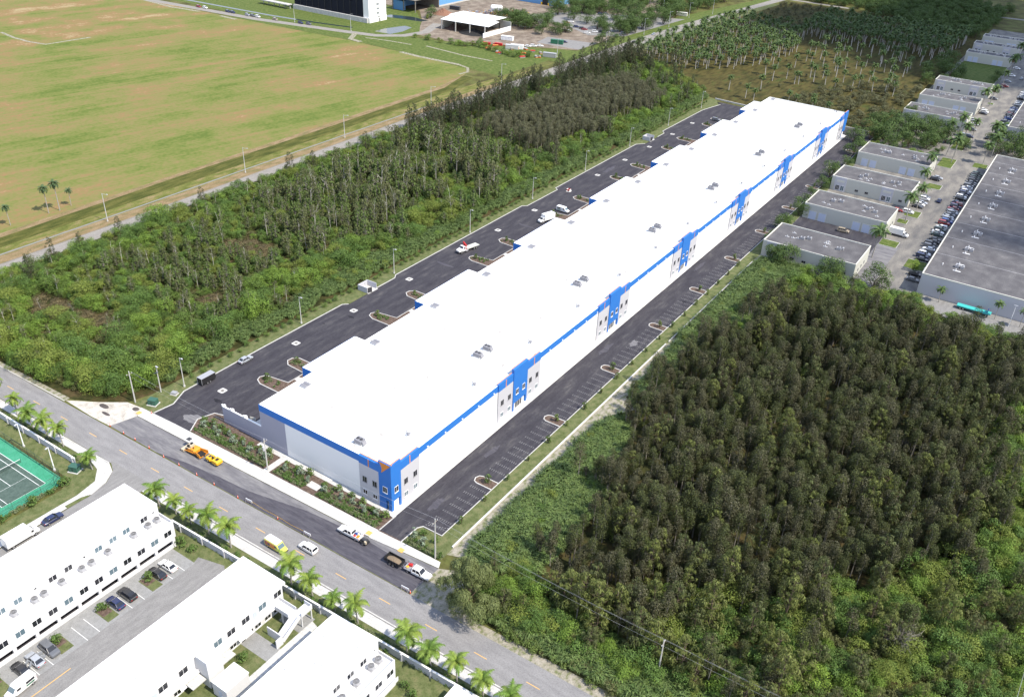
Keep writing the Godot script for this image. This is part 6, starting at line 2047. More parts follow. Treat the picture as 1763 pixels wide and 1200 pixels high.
func frond(b: B, p: Vector3, az: float, up: float, len: float, col: Color, rng: RandomNumberGenerator, wide := 0.55, seg := 9) -> void:
	var d := Vector3(cos(az), 0, sin(az))
	var side := Vector3(-d.z, 0, d.x)
	var q := p
	var ang := up
	for i in seg:
		var u := (i + 1.0) / seg
		var step := (d * cos(ang) + Vector3.UP * sin(ang)) * (len / seg)
		var e := q + step
		ang -= (0.16 + 0.10 * u) * (1.0 + 0.4 * (1 - up))
		var nrm := side.cross(step).normalized()
		if nrm.y < 0:
			nrm = -nrm
		b.col = col * rng.randf_range(0.85, 1.15)
		b.tri2(q - side * 0.03, q + side * 0.03, e, nrm)
		var l := wide * sin(clampf(u * 1.15, 0.08, 1.0) * PI * 0.86 + 0.25) + 0.12
		for s in [-1.0, 1.0]:
			for j in 2:
				var o := q.lerp(e, 0.25 + 0.5 * j)
				var tip: Vector3 = o + side * s * l * rng.randf_range(0.85, 1.1) + step.normalized() * l * 0.45 - Vector3(0, l * rng.randf_range(0.15, 0.45), 0)
				var w := step * 0.34
				b.col = col * rng.randf_range(0.75, 1.2)
				b.tri2(o - w, o + w, tip, (nrm + side * s * 0.35).normalized())
		q = e

func palm(rng: RandomNumberGenerator, h: float, len: float, n: int, cols: Array, shaft: bool, rt: float) -> Array:
	var tr := B.new()
	var cr := B.new()
	var top := Vector3(rng.randf_range(-0.45, 0.45), h, rng.randf_range(-0.45, 0.45))
	tr.tube(Vector3.ZERO, top * 0.35, rt * 1.15, rt * 1.05, 8, false)
	tr.tube(top * 0.35, top, rt * 1.05, rt * 0.7, 8)
	if shaft:
		cr.col = Color(0.10, 0.17, 0.045)
		cr.tube(top, top + Vector3(0, 0.9, 0), rt * 0.72, rt * 0.4, 7)
		top += Vector3(0, 0.8, 0)
	for i in 2:
		frond(cr, top - Vector3(0, 0.2, 0), rng.randf() * TAU, -0.7, len * 0.7, Color(0.20, 0.14, 0.06), rng, len * 0.18)
	for i in n:
		var u := float(i) / n
		frond(cr, top, i * 2.399 + rng.randf_range(-0.2, 0.2), lerpf(1.25, -0.1, u) + rng.randf_range(-0.1, 0.1), len * rng.randf_range(0.88, 1.1), cols[0].lerp(cols[1], rng.randf()), rng, len * 0.26)
	return [tr, cr]

func cane(rng: RandomNumberGenerator, h: float, n: int, spread: float, cols: Array, wd := 0.16) -> B:
	var b := B.new()
	for i in n:
		var a := rng.randf() * TAU
		var r := sqrt(rng.randf()) * spread
		var p := Vector3(cos(a) * r, 0, sin(a) * r)
		var d := Vector3(cos(a) * 0.6 + rng.randf_range(-0.6, 0.6), 0, sin(a) * 0.6 + rng.randf_range(-0.6, 0.6))
		var l := h * rng.randf_range(0.6, 1.1)
		var m := p + Vector3(0, l * 0.72, 0) + d * l * 0.18
		var e := m + d * l * 0.42 + Vector3(0, l * rng.randf_range(-0.12, 0.18), 0)
		var s := d.cross(Vector3.UP).normalized() * wd
		if s.length() < 0.01:
			s = Vector3.RIGHT * wd
		var c: Color = cols[0].lerp(cols[1], rng.randf())
		b.col = c * rng.randf_range(0.8, 1.2)
		var nn := (Vector3.UP * 0.8 + d * 0.5 + rdir(rng) * 0.4).normalized()
		b.tri2(p, m - s, m + s, (d + Vector3.UP * 0.5).normalized())
		b.tri2(m - s, e, m + s, nn)
	return b

func kind(called: String, label: String, category: String, group: String, variants: Array, bark: Material) -> Dictionary:
	var vs := []
	for v in variants:
		vs.append([v[0].mesh(bark), v[1].mesh(M.leaf)])
	return {"name": called, "label": label, "category": category, "group": group, "variants": vs, "spots": []}

func plant(kd: Dictionary, at: Vector3, sc: float, v: int, label := "") -> void:
	var o := thing(kd.name, label if label else kd.label, kd.category, at, R.randf() * TAU, kd.group)
	o.scale = Vector3(sc, sc * R.randf_range(0.92, 1.08), sc)
	inst("trunk", kd.variants[v][0], o)
	inst("crown", kd.variants[v][1], o)

func in_view(p: Vector3, margin := 1.12) -> bool:
	var q := cam.transform.affine_inverse() * p
	if q.z > -1.0:
		return false
	var ty := tan(deg_to_rad(cam.fov) * 0.5) * margin
	return absf(q.y / q.z) < ty and absf(q.x / q.z) < ty * 1.471

func flush(kd: Dictionary, most: int, stuff_label: String) -> void:
	# the nearest become things of their own, the rest one mass
	var sp: Array = kd.spots
	var c := cam.position
	sp.sort_custom(func(a, b): return a[0].distance_squared_to(c) < b[0].distance_squared_to(c))
	for i in mini(most, sp.size()):
		plant(kd, sp[i][0], sp[i][1], R.randi() % kd.variants.size())
	if sp.size() <= most:
		return
	var root := Node3D.new()
	root.name = numbered(kd.name + "_mass")
	add_child(root)
	tag(root, stuff_label, kd.category, "", "stuff")
	var per := {}
	for i in range(most, sp.size()):
		var v: int = R.randi() % kd.variants.size()
		if not per.has(v):
			per[v] = []
		per[v].append(sp[i])
	for v in per:
		var xs := []
		for s in per[v]:
			xs.append(Transform3D(Basis(Vector3.UP, R.randf() * TAU).scaled(Vector3(s[1], s[1] * R.randf_range(0.9, 1.1), s[1])), s[0]))
		for j in 2:
			multi("trunks" if j == 0 else "crowns", kd.variants[v][j], xs, root)

func multi(called: String, mesh: Mesh, xs: Array, parent: Node) -> MultiMeshInstance3D:
	var mm := MultiMesh.new()
	mm.transform_format = MultiMesh.TRANSFORM_3D
	mm.mesh = mesh
	mm.instance_count = xs.size()
	for i in xs.size():
		mm.set_instance_transform(i, xs[i])
	var o := MultiMeshInstance3D.new()
	o.multimesh = mm
	o.name = called
	parent.add_child(o, true)
	return o

func stuff(called: String, label: String, category: String, meshes: Array, spots: Array, lo: float, hi: float) -> void:
	if spots.is_empty():
		return
	var root := Node3D.new()
	root.name = numbered(called)
	add_child(root)
	tag(root, label, category, "", "stuff")
	var per := []
	for m in meshes:
		per.append([])
	for p in spots:
		var s := R.randf_range(lo, hi)
		per[R.randi() % meshes.size()].append(Transform3D(Basis(Vector3.UP, R.randf() * TAU).scaled(Vector3(s, s * R.randf_range(0.8, 1.2), s)), p))
	for k in meshes.size():
		if per[k].size():
			multi("clumps", meshes[k], per[k], root)

func scatter(poly: Array, gap: float, jit := 0.48) -> Array:
	var p := pts(poly)
	var r := Rect2(p[0], Vector2.ZERO)
	for q in p:
		r = r.expand(q)
	var out := []
	var x := r.position.x
	while x < r.end.x:
		var z := r.position.y
		while z < r.end.y:
			var q := Vector2(x + R.randf_range(-jit, jit) * gap, z + R.randf_range(-jit, jit) * gap)
			if Geometry2D.is_point_in_polygon(q, p):
				out.append(Vector3(q.x, 0, q.y))
			z += gap
		x += gap
	return out

func build_palms() -> void:
	var g := RandomNumberGenerator.new()
	g.seed = 77
	var bright := [Color(0.095, 0.165, 0.028), Color(0.185, 0.24, 0.042)]
	var vs := []
	for i in 3:
		vs.append(palm(g, 3.9 + 0.4 * i, 3.4, 14, bright, true, 0.15))
	var road := kind("street_palm", "", "palm tree", "palms along the public road", vs, M.palm_trunk)
	var west := [[-125.5, 29.0], [-114.6, 29.2], [-103.6, 30.4], [-95.0, 31.2], [-88.6, 31.2], [-82.1, 31.0], [-68.3, 32.2]]
	for k in west.size():
		plant(road, Vector3(west[k][0], 0, west[k][1]), R.randf_range(0.82, 1.2), k % 3, "bright green street palm before the tennis court wall, %s from the left" % ORD[k])
	var east := [[-44.3, 31.0], [-39.0, 30.6], [-33.7, 30.6], [-28.0, 30.4], [-20.6, 30.4], [-14.8, 30.3], [-8.0, 30.4], [-1.9, 30.4], [4.2, 30.2], [10.6, 30.3], [16.9, 30.2], [29.1, 29.7], [35.2, 29.7], [41.4, 29.6], [47.3, 29.2], [53.4, 29.0]]
	for k in east.size():
		if k == 5 or k == 6:
			continue
		plant(road, Vector3(east[k][0], 0, east[k][1]), R.randf_range(0.82, 1.22), (k * 2) % 3, "bright green street palm between pavement and apartment wall, %s from the side street" % ordw(k))
	# date palms on the field
	var vd := []
	for i in 2:
		vd.append(palm(g, 8.8 + i, 2.7, 20, [Color(0.05, 0.085, 0.035), Color(0.08, 0.12, 0.05)], false, 0.16))
	var fp := kind("field_palm", "", "palm tree", "palms on the mown field", vd, M.palm_trunk)
	var fs := [[-219.3, -51.4, 1.0, "leftmost of the trio"], [-218.4, -55.5, 1.08, "tallest of the trio"], [-219.5, -61.1, 0.75, "shortest of the trio"], [-219.5, -36.0, 0.85, "nearer of the two at the left edge"], [-222, -33.0, 0.7, "the one cut by the left edge"]]
	for q in fs:
		plant(fp, Vector3(q[0], 0, q[1]), q[2], 0 if q[2] < 0.9 else 1, "fan palm on the field by the canal, " + q[3])
	# tall palms of the industrial park
	var vi := []
	for i in 3:
		vi.append(palm(g, 8.0 + i, 3.9, 17, [Color(0.045, 0.085, 0.025), Color(0.09, 0.14, 0.04)], true, 0.17))
	var ip := kind("royal_palm", "", "palm tree", "palms in the industrial park", vi, M.palm_trunk)
	var isp := [[54.6, -219.8], [56.5, -266.1], [57.3, -283.4], [51.6, -331.7], [52.6, -371.2], [56.5, -371.5], [54.6, -490.9], [52.3, -474.5], [70.4, -371.2], [58.0, -414], [53.3, -570.9], [52.6, -602.3], [54.0, -309.9], [69.5, -396], [72.0, -402], [70.0, -410], [52.0, -404], [48.0, -398], [56.0, -396], [72, -385], [54, -545], [51, -632], [57.0, -362]]
	isp.sort_custom(func(p, q): return p[1] > q[1])
	for k in isp.size():
		plant(ip, Vector3(isp[k][0], 0, isp[k][1]), R.randf_range(0.95, 1.3), k % 3, "dark green palm in the industrial park, %s counted from the grove" % ordw(k))
	var wp := [[83.8, -196.6], [102.2, -195.2], [110.1, -194.6]]
	for k in 3:
		plant(ip, Vector3(wp[k][0], 0, wp[k][1]), 0.62, k, "palm against the huge warehouse's shaded wall, %s from its corner" % ORD[k])
	# palm nursery
	var vn := []
	for i in 4:
		vn.append(palm(g, 6.4 + 0.5 * i, 3.3, 15, [Color(0.042, 0.080, 0.022), Color(0.085, 0.125, 0.034)], true, 0.2))
	var np := kind("nursery_palm", "pale-trunked royal palm standing in the nursery field behind the warehouse", "palm tree", "palms of the nursery field", vn, M.bark_pale)
	for p in scatter([-174, -446, -118, -446, -98, -470, -84, -520, -92, -600, -150, -640, -166, -640, -172, -520], 6.6, 0.4):
		np.spots.append([p, R.randf_range(0.85, 1.2)])
	for p in scatter([-84, -440, 4, -470, 10, -600, -88, -600], 10.5, 0.45):
		if R.randf() < 0.62:
			np.spots.append([p, R.randf_range(0.85, 1.2)])
	for p in scatter([-104, -606, 8, -600, 8, -690, -104, -690], 5.8, 0.35):
		np.spots.append([p, R.randf_range(0.95, 1.25)])
	for q in [[-61.5, -399.7], [-68, -404], [-82.7, -414.3], [-67.4, -428.4], [-43.8, -410], [-38, -405], [-26, -398], [-18, -402], [-30, -412]]:
		np.spots.append([Vector3(q[0], 0, q[1]), R.randf_range(0.8, 1.0)])
	np.spots = np.spots.filter(func(s): return in_view(s[0]))
	flush(np, 300, "dense rows of royal palms at the far end of the nursery field")

func build_forest() -> void:
	var g := RandomNumberGenerator.new()
	g.seed = 991
	var olive := [Color(0.036, 0.038, 0.016), Color(0.068, 0.068, 0.032), Color(0.115, 0.110, 0.068)]
	var olive2 := [Color(0.034, 0.042, 0.015), Color(0.058, 0.068, 0.025), Color(0.080, 0.094, 0.026)]
	var vs := []
	for i in 8:
		vs.append(mela(g, 6.6 + 0.5 * i, olive if i % 2 == 0 else olive2))
	var ml := kind("paperbark_tree", "slender brown-green paperbark tree in the dense grove right of the east lot", "tree", "paperbark trees of the brown grove", vs, M.bark_grey)
	var ml2 := {"name": "grey_paperbark", "label": "brown-green paperbark tree in the stand beyond the west lot", "category": "tree", "group": "paperbark trees west of the lot", "variants": [], "spots": []}
	for i in 5:
		var pv := mela(g, 7.0 + 0.5 * i, [Color(0.078, 0.078, 0.044), Color(0.130, 0.128, 0.080), Color(0.10, 0.115, 0.045)])
		ml2.variants.append([pv[0].mesh(M.bark_grey), pv[1].mesh(M.leaf)])
	var green := [[Color(0.088, 0.155, 0.022), Color(0.160, 0.240, 0.040)], [Color(0.062, 0.110, 0.020), Color(0.118, 0.178, 0.036)], [Color(0.100, 0.140, 0.024), Color(0.170, 0.205, 0.042)], [Color(0.060, 0.112, 0.024), Color(0.108, 0.178, 0.040)]]
	vs = []
	for i in 8:
		vs.append(shrub(g, 2.4 + 0.2 * (i % 3), 3.0 + 0.35 * (i % 4), 1300, 0.26, green[i % 4]))
	var sl := kind("broadleaf_shrub", "rounded bright green broadleaf shrub in the woodland west of the lot", "shrub", "broadleaf shrubs of the west woodland", vs, M.bark_brown)
	var sr := {"name": "thicket_shrub", "label": "rounded green broadleaf shrub in the thicket beside the brown grove", "category": "shrub", "group": "broadleaf shrubs of the east thicket", "variants": sl.variants, "spots": []}
	vs = []
	for i in 6:
		vs.append(shrub(g, 4.0 + 0.3 * (i % 3), 5.2 + 0.5 * (i % 3), 3000, 0.28, green[(i * 3) % 4]))
	var bl := kind("broadleaf_tree", "spreading bright green tree in the woodland west of the lot", "tree", "broadleaf trees of the west woodland", vs, M.bark_brown)
	var br := {"name": "thicket_tree", "label": "spreading green tree in the thicket beside the brown grove", "category": "tree", "group": "broadleaf trees of the east thicket", "variants": bl.variants, "spots": []}
	vs = []
	for i in 6:
		vs.append(thin_tree(g, 5.6 + 0.5 * i, [Color(0.075, 0.084, 0.034), Color(0.125, 0.13, 0.06)]))
	var th := kind("pale_stemmed_tree", "thin leaning tree with bare pale stem in the west woodland", "tree", "pale-stemmed trees of the west woodland", vs, M.bark_pale)
	vs = []
	for i in 5:
		vs.append(pine(g, 4.6 + 0.7 * i, 1.25, [[Color(0.066, 0.104, 0.026), Color(0.120, 0.165, 0.046)], [Color(0.075, 0.095, 0.034), Color(0.125, 0.142, 0.056)]][i % 2], 900))
	var sp := kind("feathery_sapling", "feathery grey-green sapling in the middle of the west woodland", "sapling", "saplings of the west woodland", vs, M.bark_grey)
	vs = []
	for i in 4:
		vs.append(pine(g, 13.0 + i, 2.9, [Color(0.034, 0.046, 0.020), Color(0.068, 0.080, 0.036)], 2200))
	var cs := kind("casuarina_pine", "tall dark feathery casuarina at the back of the west woodland", "tree", "casuarinas of the west woodland", vs, M.bark_brown)
	vs = []
	for i in 4:
		vs.append(pine(g, 8.0 + i * 1.2, 2.4, [[Color(0.060, 0.076, 0.026), Color(0.105, 0.120, 0.044)], [Color(0.082, 0.102, 0.024), Color(0.140, 0.158, 0.044)]][i % 2], 1700))
	var cr := kind("feathery_pine", "feathery olive casuarina in the thicket beside the brown grove", "tree", "casuarinas of the east thicket", vs, M.bark_brown)
	vs = []
	for i in 4:
		vs.append(shrub(g, 3.6, 5.6 + 0.4 * i, 2400, 0.28, [Color(0.046, 0.082, 0.020), Color(0.082, 0.128, 0.034)]))
	var sh := kind("shade_tree", "", "tree", "shade trees of the industrial park", vs, M.bark_brown)
	var canes := []
	for i in 4:
		canes.append(cane(g, 2.5, 130, 1.0, [Color(0.085, 0.140, 0.036), Color(0.150, 0.205, 0.070)], 0.07).mesh(M.leaf))
	var dry := []
	for i in 3:
		dry.append(cane(g, 0.8, 90, 1.2, [Color(0.19, 0.14, 0.08), Color(0.20, 0.18, 0.09)], 0.05).mesh(M.leaf_dry))
	var low := []
	for i in 4:
		low.append(shrub(g, 1.5, 1.4, 520, 0.24, [[Color(0.070, 0.108, 0.022), Color(0.120, 0.160, 0.042)], [Color(0.080, 0.090, 0.030), Color(0.130, 0.138, 0.055)]][i % 2])[1].mesh(M.leaf))
	var noise := FastNoiseLite.new()
	noise.seed = 5
	noise.frequency = 0.022
	# ---- west woodland
	var clear := [[-150.0, -8.0, 13.0, 6.0], [-128.0, -12.0, 12.0, 5.0], [-134.0, -77.0, 12.0, 7.0], [-112.0, -42.0, 6.0, 4.0]]
	var cane_l := []
	var low_l := []
	var dry_l := []
	var wood := [-183, 19.5, -132, 17.4, -101, 15.5, -93, 11.5, -88, 6, -86, -5, -85.5, -388, -92, -396, -150, -446, -172, -444, -180, -330, -182, -200]
	for p in scatter(wood, 2.6):
		if not in_view(p):
			continue
		var e: float = -84.5 - p.x
		var open := false
		for c in clear:
			if pow((p.x - c[0]) / c[2], 2) + pow((p.z - c[1]) / c[3], 2) < 1.0 + noise.get_noise_2d(p.x * 3, p.z * 3):
				open = true
		if open:
			for j in 3:
				dry_l.append(p + Vector3(R.randf_range(-1.4, 1.4), 0, R.randf_range(-1.4, 1.4)))
			if R.randf() < 0.10:
				low_l.append(p)
			if R.randf() < 0.05:
				th.spots.append([p, R.randf_range(0.6, 0.9)])
			continue
		var n := noise.get_noise_2d(p.x, p.z)
		var r := R.randf()
		if e < 8.0 + 5.0 * n and p.z < 0.0:
			cane_l.append(p)
			cane_l.append(p + Vector3(1.2, 0, 1.2))
			cane_l.append(p + Vector3(-0.6, 0, 1.3))
			if r < 0.08 + 0.3 * maxf(0.0, n):
				sl.spots.append([p, R.randf_range(0.6, 1.0)])
			continue
		low_l.append(p)
		if p.z > -26.0 or (e < 24.0 and n > -0.1):
			if r < 0.13:
				bl.spots.append([p, R.randf_range(0.7, 1.15)])
			elif r < 0.5:
				sl.spots.append([p, R.randf_range(0.8, 1.25)])
			elif r < 0.56:
				th.spots.append([p, R.randf_range(0.6, 1.0)])
		elif p.z > -215.0:
			if p.x < -163.0:
				if r < 0.08:
					bl.spots.append([p, R.randf_range(0.6, 1.0)])
				elif r < 0.5:
					sl.spots.append([p, R.randf_range(0.75, 1.2)])
				elif r < 0.53:
					th.spots.append([p, R.randf_range(0.6, 1.0)])
			elif n > 0.14:
				if r < 0.06:
					bl.spots.append([p, R.randf_range(0.6, 0.9)])
				elif r < 0.4:
					sl.spots.append([p, R.randf_range(0.7, 1.15)])
				elif r < 0.62:
					sp.spots.append([p, R.randf_range(0.7, 1.1)])
			else:
				var tall := 1.0 + clampf((-p.z - 60.0) / 150.0, 0.0, 0.85)
				if r < 0.34:
					sp.spots.append([p, R.randf_range(0.65, 1.2) * tall])
				elif r < 0.46:
					th.spots.append([p, R.randf_range(0.65, 1.15) * tall])
				elif r < 0.70:
					sl.spots.append([p, R.randf_range(0.55, 1.0)])
				elif r < 0.73:
					bl.spots.append([p, R.randf_range(0.45, 0.75)])
		else:
			if p.x < -150.0:
				if r < 0.2:
					cs.spots.append([p, R.randf_range(0.55, 1.05)])
				elif r < 0.55:
					sl.spots.append([p, R.randf_range(0.8, 1.3)])
			elif p.x < -98.0 and p.z < -235.0 and p.z > -372.0 + n * 60.0:
				if r < 0.85:
					ml2.spots.append([p, R.randf_range(0.95, 1.35)])
			elif r < 0.1:
				bl.spots.append([p, R.randf_range(0.7, 1.2)])
			elif r < 0.45:
				sl.spots.append([p, R.randf_range(0.8, 1.35)])
			elif r < 0.52:
				cs.spots.append([p, R.randf_range(0.5, 0.8)])
			elif r < 0.66:
				sp.spots.append([p, R.randf_range(1.0, 1.5)])
	for q in [[-165.9, -248, 1.1], [-168, -262, 0.95], [-165.7, -272, 1.0], [-171.1, -293, 1.05], [-167, -216, 0.8], [-172, -330, 1.1], [-168, -352, 1.2], [-169, -381, 1.3], [-172, -398, 1.3], [-158, -405, 1.2], [-176, -420, 1.15], [-150, -390, 1.1], [-135, -410, 1.0], [-128, -432, 1.05], [-120, -424, 0.9], [-179, -141, 0.75], [-174, -150, 0.7], [-168.6, -14.1, 0.85], [-176, -37, 0.6], [-179, -28, 0.6], [-183, -57, 0.5], [-175, -186, 0.7], [-182, -95, 0.55]]:
		cs.spots.append([Vector3(q[0], 0, q[1]), q[2]])
	bl.spots.append([Vector3(-180.0, 0, -71), 1.35])
	for q in [[-93, 8.5], [-99, 11], [-106, 10], [-112.5, 12.5], [-121, 13], [-129, 14.5], [-90.5, 2], [-90, -5], [-97, 3], [-104, 3], [-115, 5], [-138, 14], [-147, 15], [-93, -14], [-94, -28], [-95, -44], [-97, -70], [-96, -88], [-98, -118], [-96, -150]]:
		bl.spots.append([Vector3(q[0], 0, q[1]), R.randf_range(1.1, 1.45)])
	flush(sl, 290, "distant green shrubs of the west woodland")
	flush(bl, 290, "distant broadleaf trees of the west woodland")
	flush(th, 290, "distant pale-stemmed trees of the west woodland")
	flush(sp, 290, "distant feathery saplings of the west woodland")
	flush(ml2, 200, "distant paperbark stand beyond the west lot")
	flush(cs, 240, "distant casuarinas of the west woodland")
	stuff("cane_grass", "tall light green cane grass along the west lot verge", "cane grass", canes, cane_l, 0.75, 1.15)
	stuff("undergrowth", "low green undergrowth of the west woodland", "undergrowth", low, low_l, 0.7, 1.3)
	stuff("dry_grass", "brown dry grass in the woodland clearings", "dry grass", dry, dry_l, 0.8, 1.3)
	# ---- east grove and thicket
	var grove := [27.6, -80, 28.9, -100, 33.3, -121, 36.8, -158, 52.7, -168, 67, -168, 86, -168, 118, -170, 119, -150, 112, -126, 114, -100, 118, -80, 113, -62, 101, -46, 90, -33, 80, -24, 72, -20, 63, -4, 54, 2, 46, -1, 41, -14, 39, -36, 36, -55, 32, -64, 29, -68]
	for p0 in scatter(grove, 1.95):
		if not in_view(p0):
			continue
		var p: Vector3 = p0 + Vector3(noise.get_noise_2d(p0.x * 3.0, p0.z * 3.0 + 500.0), 0, noise.get_noise_2d(p0.x * 3.0 + 900.0, p0.z * 3.0)) * 13.0
		if p.x < 25.0:
			continue
		var n := noise.get_noise_2d(p.x * 1.8 + 300, p.z * 1.8)
		if R.randf() < 0.93 - 0.25 * maxf(0.0, n):
			ml.spots.append([p, R.randf_range(0.7, 1.35) * (1.0 - 0.3 * n)])
		elif R.randf() < 0.75:
			cr.spots.append([p, R.randf_range(0.7, 1.2)])
		else:
			sr.spots.append([p, R.randf_range(0.8, 1.3)])
	var cane_r := []
	var low_r := []
	for poly in [[22.8, 2, 30, 4, 39, -2, 40, -18, 37, -45, 31, -60, 27, -66, 22.9, -60, 23, -20], [23.0, -77, 28, -72, 30, -82, 29, -100, 33, -122, 37, -160, 38, -190, 20.8, -190, 21, -118, 22.5, -108], [36, 14, 45, 5, 60, 4, 84, 7, 92, 13, 64, 14]]:
		for p in scatter(poly, 1.15):
			if in_view(p):
				cane_r.append(p)
				if R.randf() < 0.03:
					sr.spots.append([p, R.randf_range(0.5, 0.9)])
	for p in scatter([26, 3, 36, 12.5, 64, 11.5, 160, 7, 160, -168, 122, -170, 118, -150, 112, -126, 114, -100, 118, -80, 113, -62, 101, -46, 90, -33, 80, -24, 72, -20, 63, -4, 54, 2, 46, -1, 39, -2], 2.4):
		if not in_view(p, 1.2):
			continue
		var n := noise.get_noise_2d(p.x * 1.4, p.z * 1.4)
		var r := R.randf()
		low_r.append(p)
		if p.z > 6.0 or p.x < 42.0 or p.x > 122.0:
			if r < 0.14:
				br.spots.append([p, R.randf_range(0.55, 1.0)])
			elif r < 0.5:
				sr.spots.append([p, R.randf_range(0.7, 1.25)])
			elif r < 0.58:
				cr.spots.append([p, R.randf_range(0.5, 0.9)])
		elif p.x < 97.0 and n < 0.32:
			if r < 0.30:
				cr.spots.append([p, R.randf_range(0.8, 1.35)])
			elif r < 0.50:
				ml.spots.append([p, R.randf_range(0.85, 1.3)])
			elif r < 0.58:
				br.spots.append([p, R.randf_range(0.7, 1.15)])
			elif r < 0.74:
				sr.spots.append([p, R.randf_range(0.7, 1.3)])
		else:
			if r < 0.12:
				br.spots.append([p, R.randf_range(0.6, 1.2)])
			elif r < 0.40:
				sr.spots.append([p, R.randf_range(0.7, 1.3)])
			elif r < 0.50:
				cr.spots.append([p, R.randf_range(0.7, 1.1)])
			elif r < 0.62 and n < 0.1:
				ml.spots.append([p, R.randf_range(0.85, 1.25)])
	for p in scatter([36, -168, 118, -170, 118, -182, 82, -186, 76, -192, 58, -190, 37, -191], 3.0):
		low_r.append(p)
		if R.randf() < 0.12:
			br.spots.append([p, R.randf_range(0.7, 1.0)])
		elif R.randf() < 0.6:
			sr.spots.append([p, R.randf_range(0.8, 1.35)])
	for p in scatter([33, 12.5, 64, 11, 140, 9, 140, 12, 64, 14.5, 40, 15.4, 34, 14.4], 1.5):
		low_r.append(p)
	flush(ml, 300, "dense far side of the brown paperbark grove")
	flush(sr, 290, "more green shrubs of the east thicket")
	flush(br, 200, "more broadleaf trees of the east thicket")
	flush(cr, 290, "more casuarinas of the east thicket")
	stuff("cane_grass", "tall light green cane grass between the sand strip and the brown grove", "cane grass", canes, cane_r, 0.8, 1.25)
	stuff("undergrowth", "low undergrowth of the east thicket", "undergrowth", low, low_r, 0.8, 1.4)
	# single trees that stand out
	var hero := pine(g, 15.5, 5.6, [Color(0.082, 0.106, 0.034), Color(0.142, 0.165, 0.062)], 24000)
	var hk := kind("casuarina_pine", "", "tree", "", [hero], M.bark_brown)
	plant(hk, Vector3(32.6, 0, 14.2), 1.0, 0, "large feathery casuarina overhanging the road, casting lacy shade")
	var lime := kind("lime_tree", "", "tree", "", [shrub(g, 2.6, 6.6, 1900, 0.27, [Color(0.12, 0.20, 0.025), Color(0.19, 0.27, 0.04)])], M.bark_brown)
	for q in [[66, -12, 1.0, "vivid lime-green tree rising from the thicket below the brown grove"], [98, -9, 1.2, "vivid lime-green tree near the bottom edge"], [70.2, -217.6, 0.85, "bright green tree at the corner of the huge warehouse"], [118, -130, 1.1, "vivid lime-green tree at the right edge"]]:
		plant(lime, Vector3(q[0], 0, q[1]), q[2], 0, q[3])
	var dead := thing("dead_tree", "bare silver-grey dead tree among the green thicket", "tree", Vector3(108.5, 0, -27.5))
	var db := B.new()
	db.tube(Vector3.ZERO, Vector3(0.2, 3.2, 0), 0.25, 0.16, 7)
	part("trunk", db, M.bark_pale, dead)
	db = B.new()
	for i in 60:
		var d := rdir(g)
		d.y = absf(d.y) + 0.3
		d = d.normalized()
		var p := Vector3(0.2, g.randf_range(2.0, 3.4), 0)
		var e := p + d * g.randf_range(1.5, 3.4)
		db.tube(p, e, 0.06, 0.03, 4, false)
		for j in 5:
			var o := p.lerp(e, g.randf_range(0.4, 1.0))
			db.tube(o, o + (d + rdir(g)).normalized() * g.randf_range(0.5, 1.1), 0.03, 0.01, 3, false)
	part("branches", db, M.bark_grey, dead)
	dead.scale = Vector3(1.35, 1.35, 1.35)
	# shade trees of the industrial park and works car park
	var st := [[13.7, -342, 1.0], [14.6, -299, 0.9], [17.6, -243.6, 0.8], [16, -262, 0.7], [17.4, -224, 0.75], [22.5, -428, 0.9], [14, -372, 1.2], [20, -376, 1.15], [26, -384, 1.2], [32, -390, 1.25], [38, -386, 1.2], [44, -388, 1.1], [28, -398, 1.2], [36, -402, 1.15], [20, -394, 1.1], [44, -404, 1.0], [10, -575, 1.2], [16, -556, 1.2], [22, -545, 1.15], [13, -590, 1.2], [8, -540, 0.9], [24, -560, 1.0], [45.9, -190.6, 0.9], [30, -190.0, 1.0], [26, -191.4, 0.85], [50, -189, 0.8], [62, -193, 1.0], [74, -390, 1.1], [78, -400, 1.2], [84, -392, 1.2], [80, -412, 1.2], [12, -520, 0.9], [47, -560, 0.8], [36, -417, 0.8], [8, -362, 1.0], [12, -392, 1.1], [26, -366, 0.9], [34, -372, 1.0], [42, -376, 1.0], [48, -394, 1.0], [16, -410, 0.9], [24, -414, 0.9], [40, -412, 0.8], [16, -320, 0.6], [15.5, -282, 0.6], [4, -556, 0.9], [20, -530, 0.7], [58, -388, 0.7], [86, -406, 1.1], [70, -404, 0.9]]
	st.sort_custom(func(p, q): return p[1] > q[1])
	for k in st.size():
		plant(sh, Vector3(st[k][0], 0, st[k][1]), st[k][2] * 1.6, k % 4, "dark green rounded shade tree among the industrial units, %s counted from the grove" % (ordw(k)))
	var wt := [[-282, -538, 1.3], [-277, -597, 1.5], [-251, -624, 1.5], [-247, -525, 1.2], [-270, -502, 1.1], [-278, -479, 1.2], [-236, -553, 1.3], [-203, -540, 1.1], [-210, -596, 1.3], [-214, -664, 1.4], [-240, -474, 1.0], [-287, -470, 1.2], [-202, -700, 1.4], [-230, -512, 1.0], [-212, -515, 1.1], [-206, -528, 1.1], [-262, -560, 1.3], [-268, -575, 1.4], [-230, -575, 1.4], [-222, -560, 1.2], [-242, -590, 1.4], [-256, -600, 1.4], [-226, -620, 1.5], [-240, -650, 1.5], [-225, -690, 1.5], [-262, -488, 1.1], [-270, -470, 1.1], [-252, -466, 1.0], [-348, -454, 0.9], [-300, -640, 1.5], [-290, -620, 1.4], [-205, -630, 1.0], [-200, -660, 1.1], [-262, -530, 1.1], [-199, -480, 0.8], [-203, -468, 0.9]]
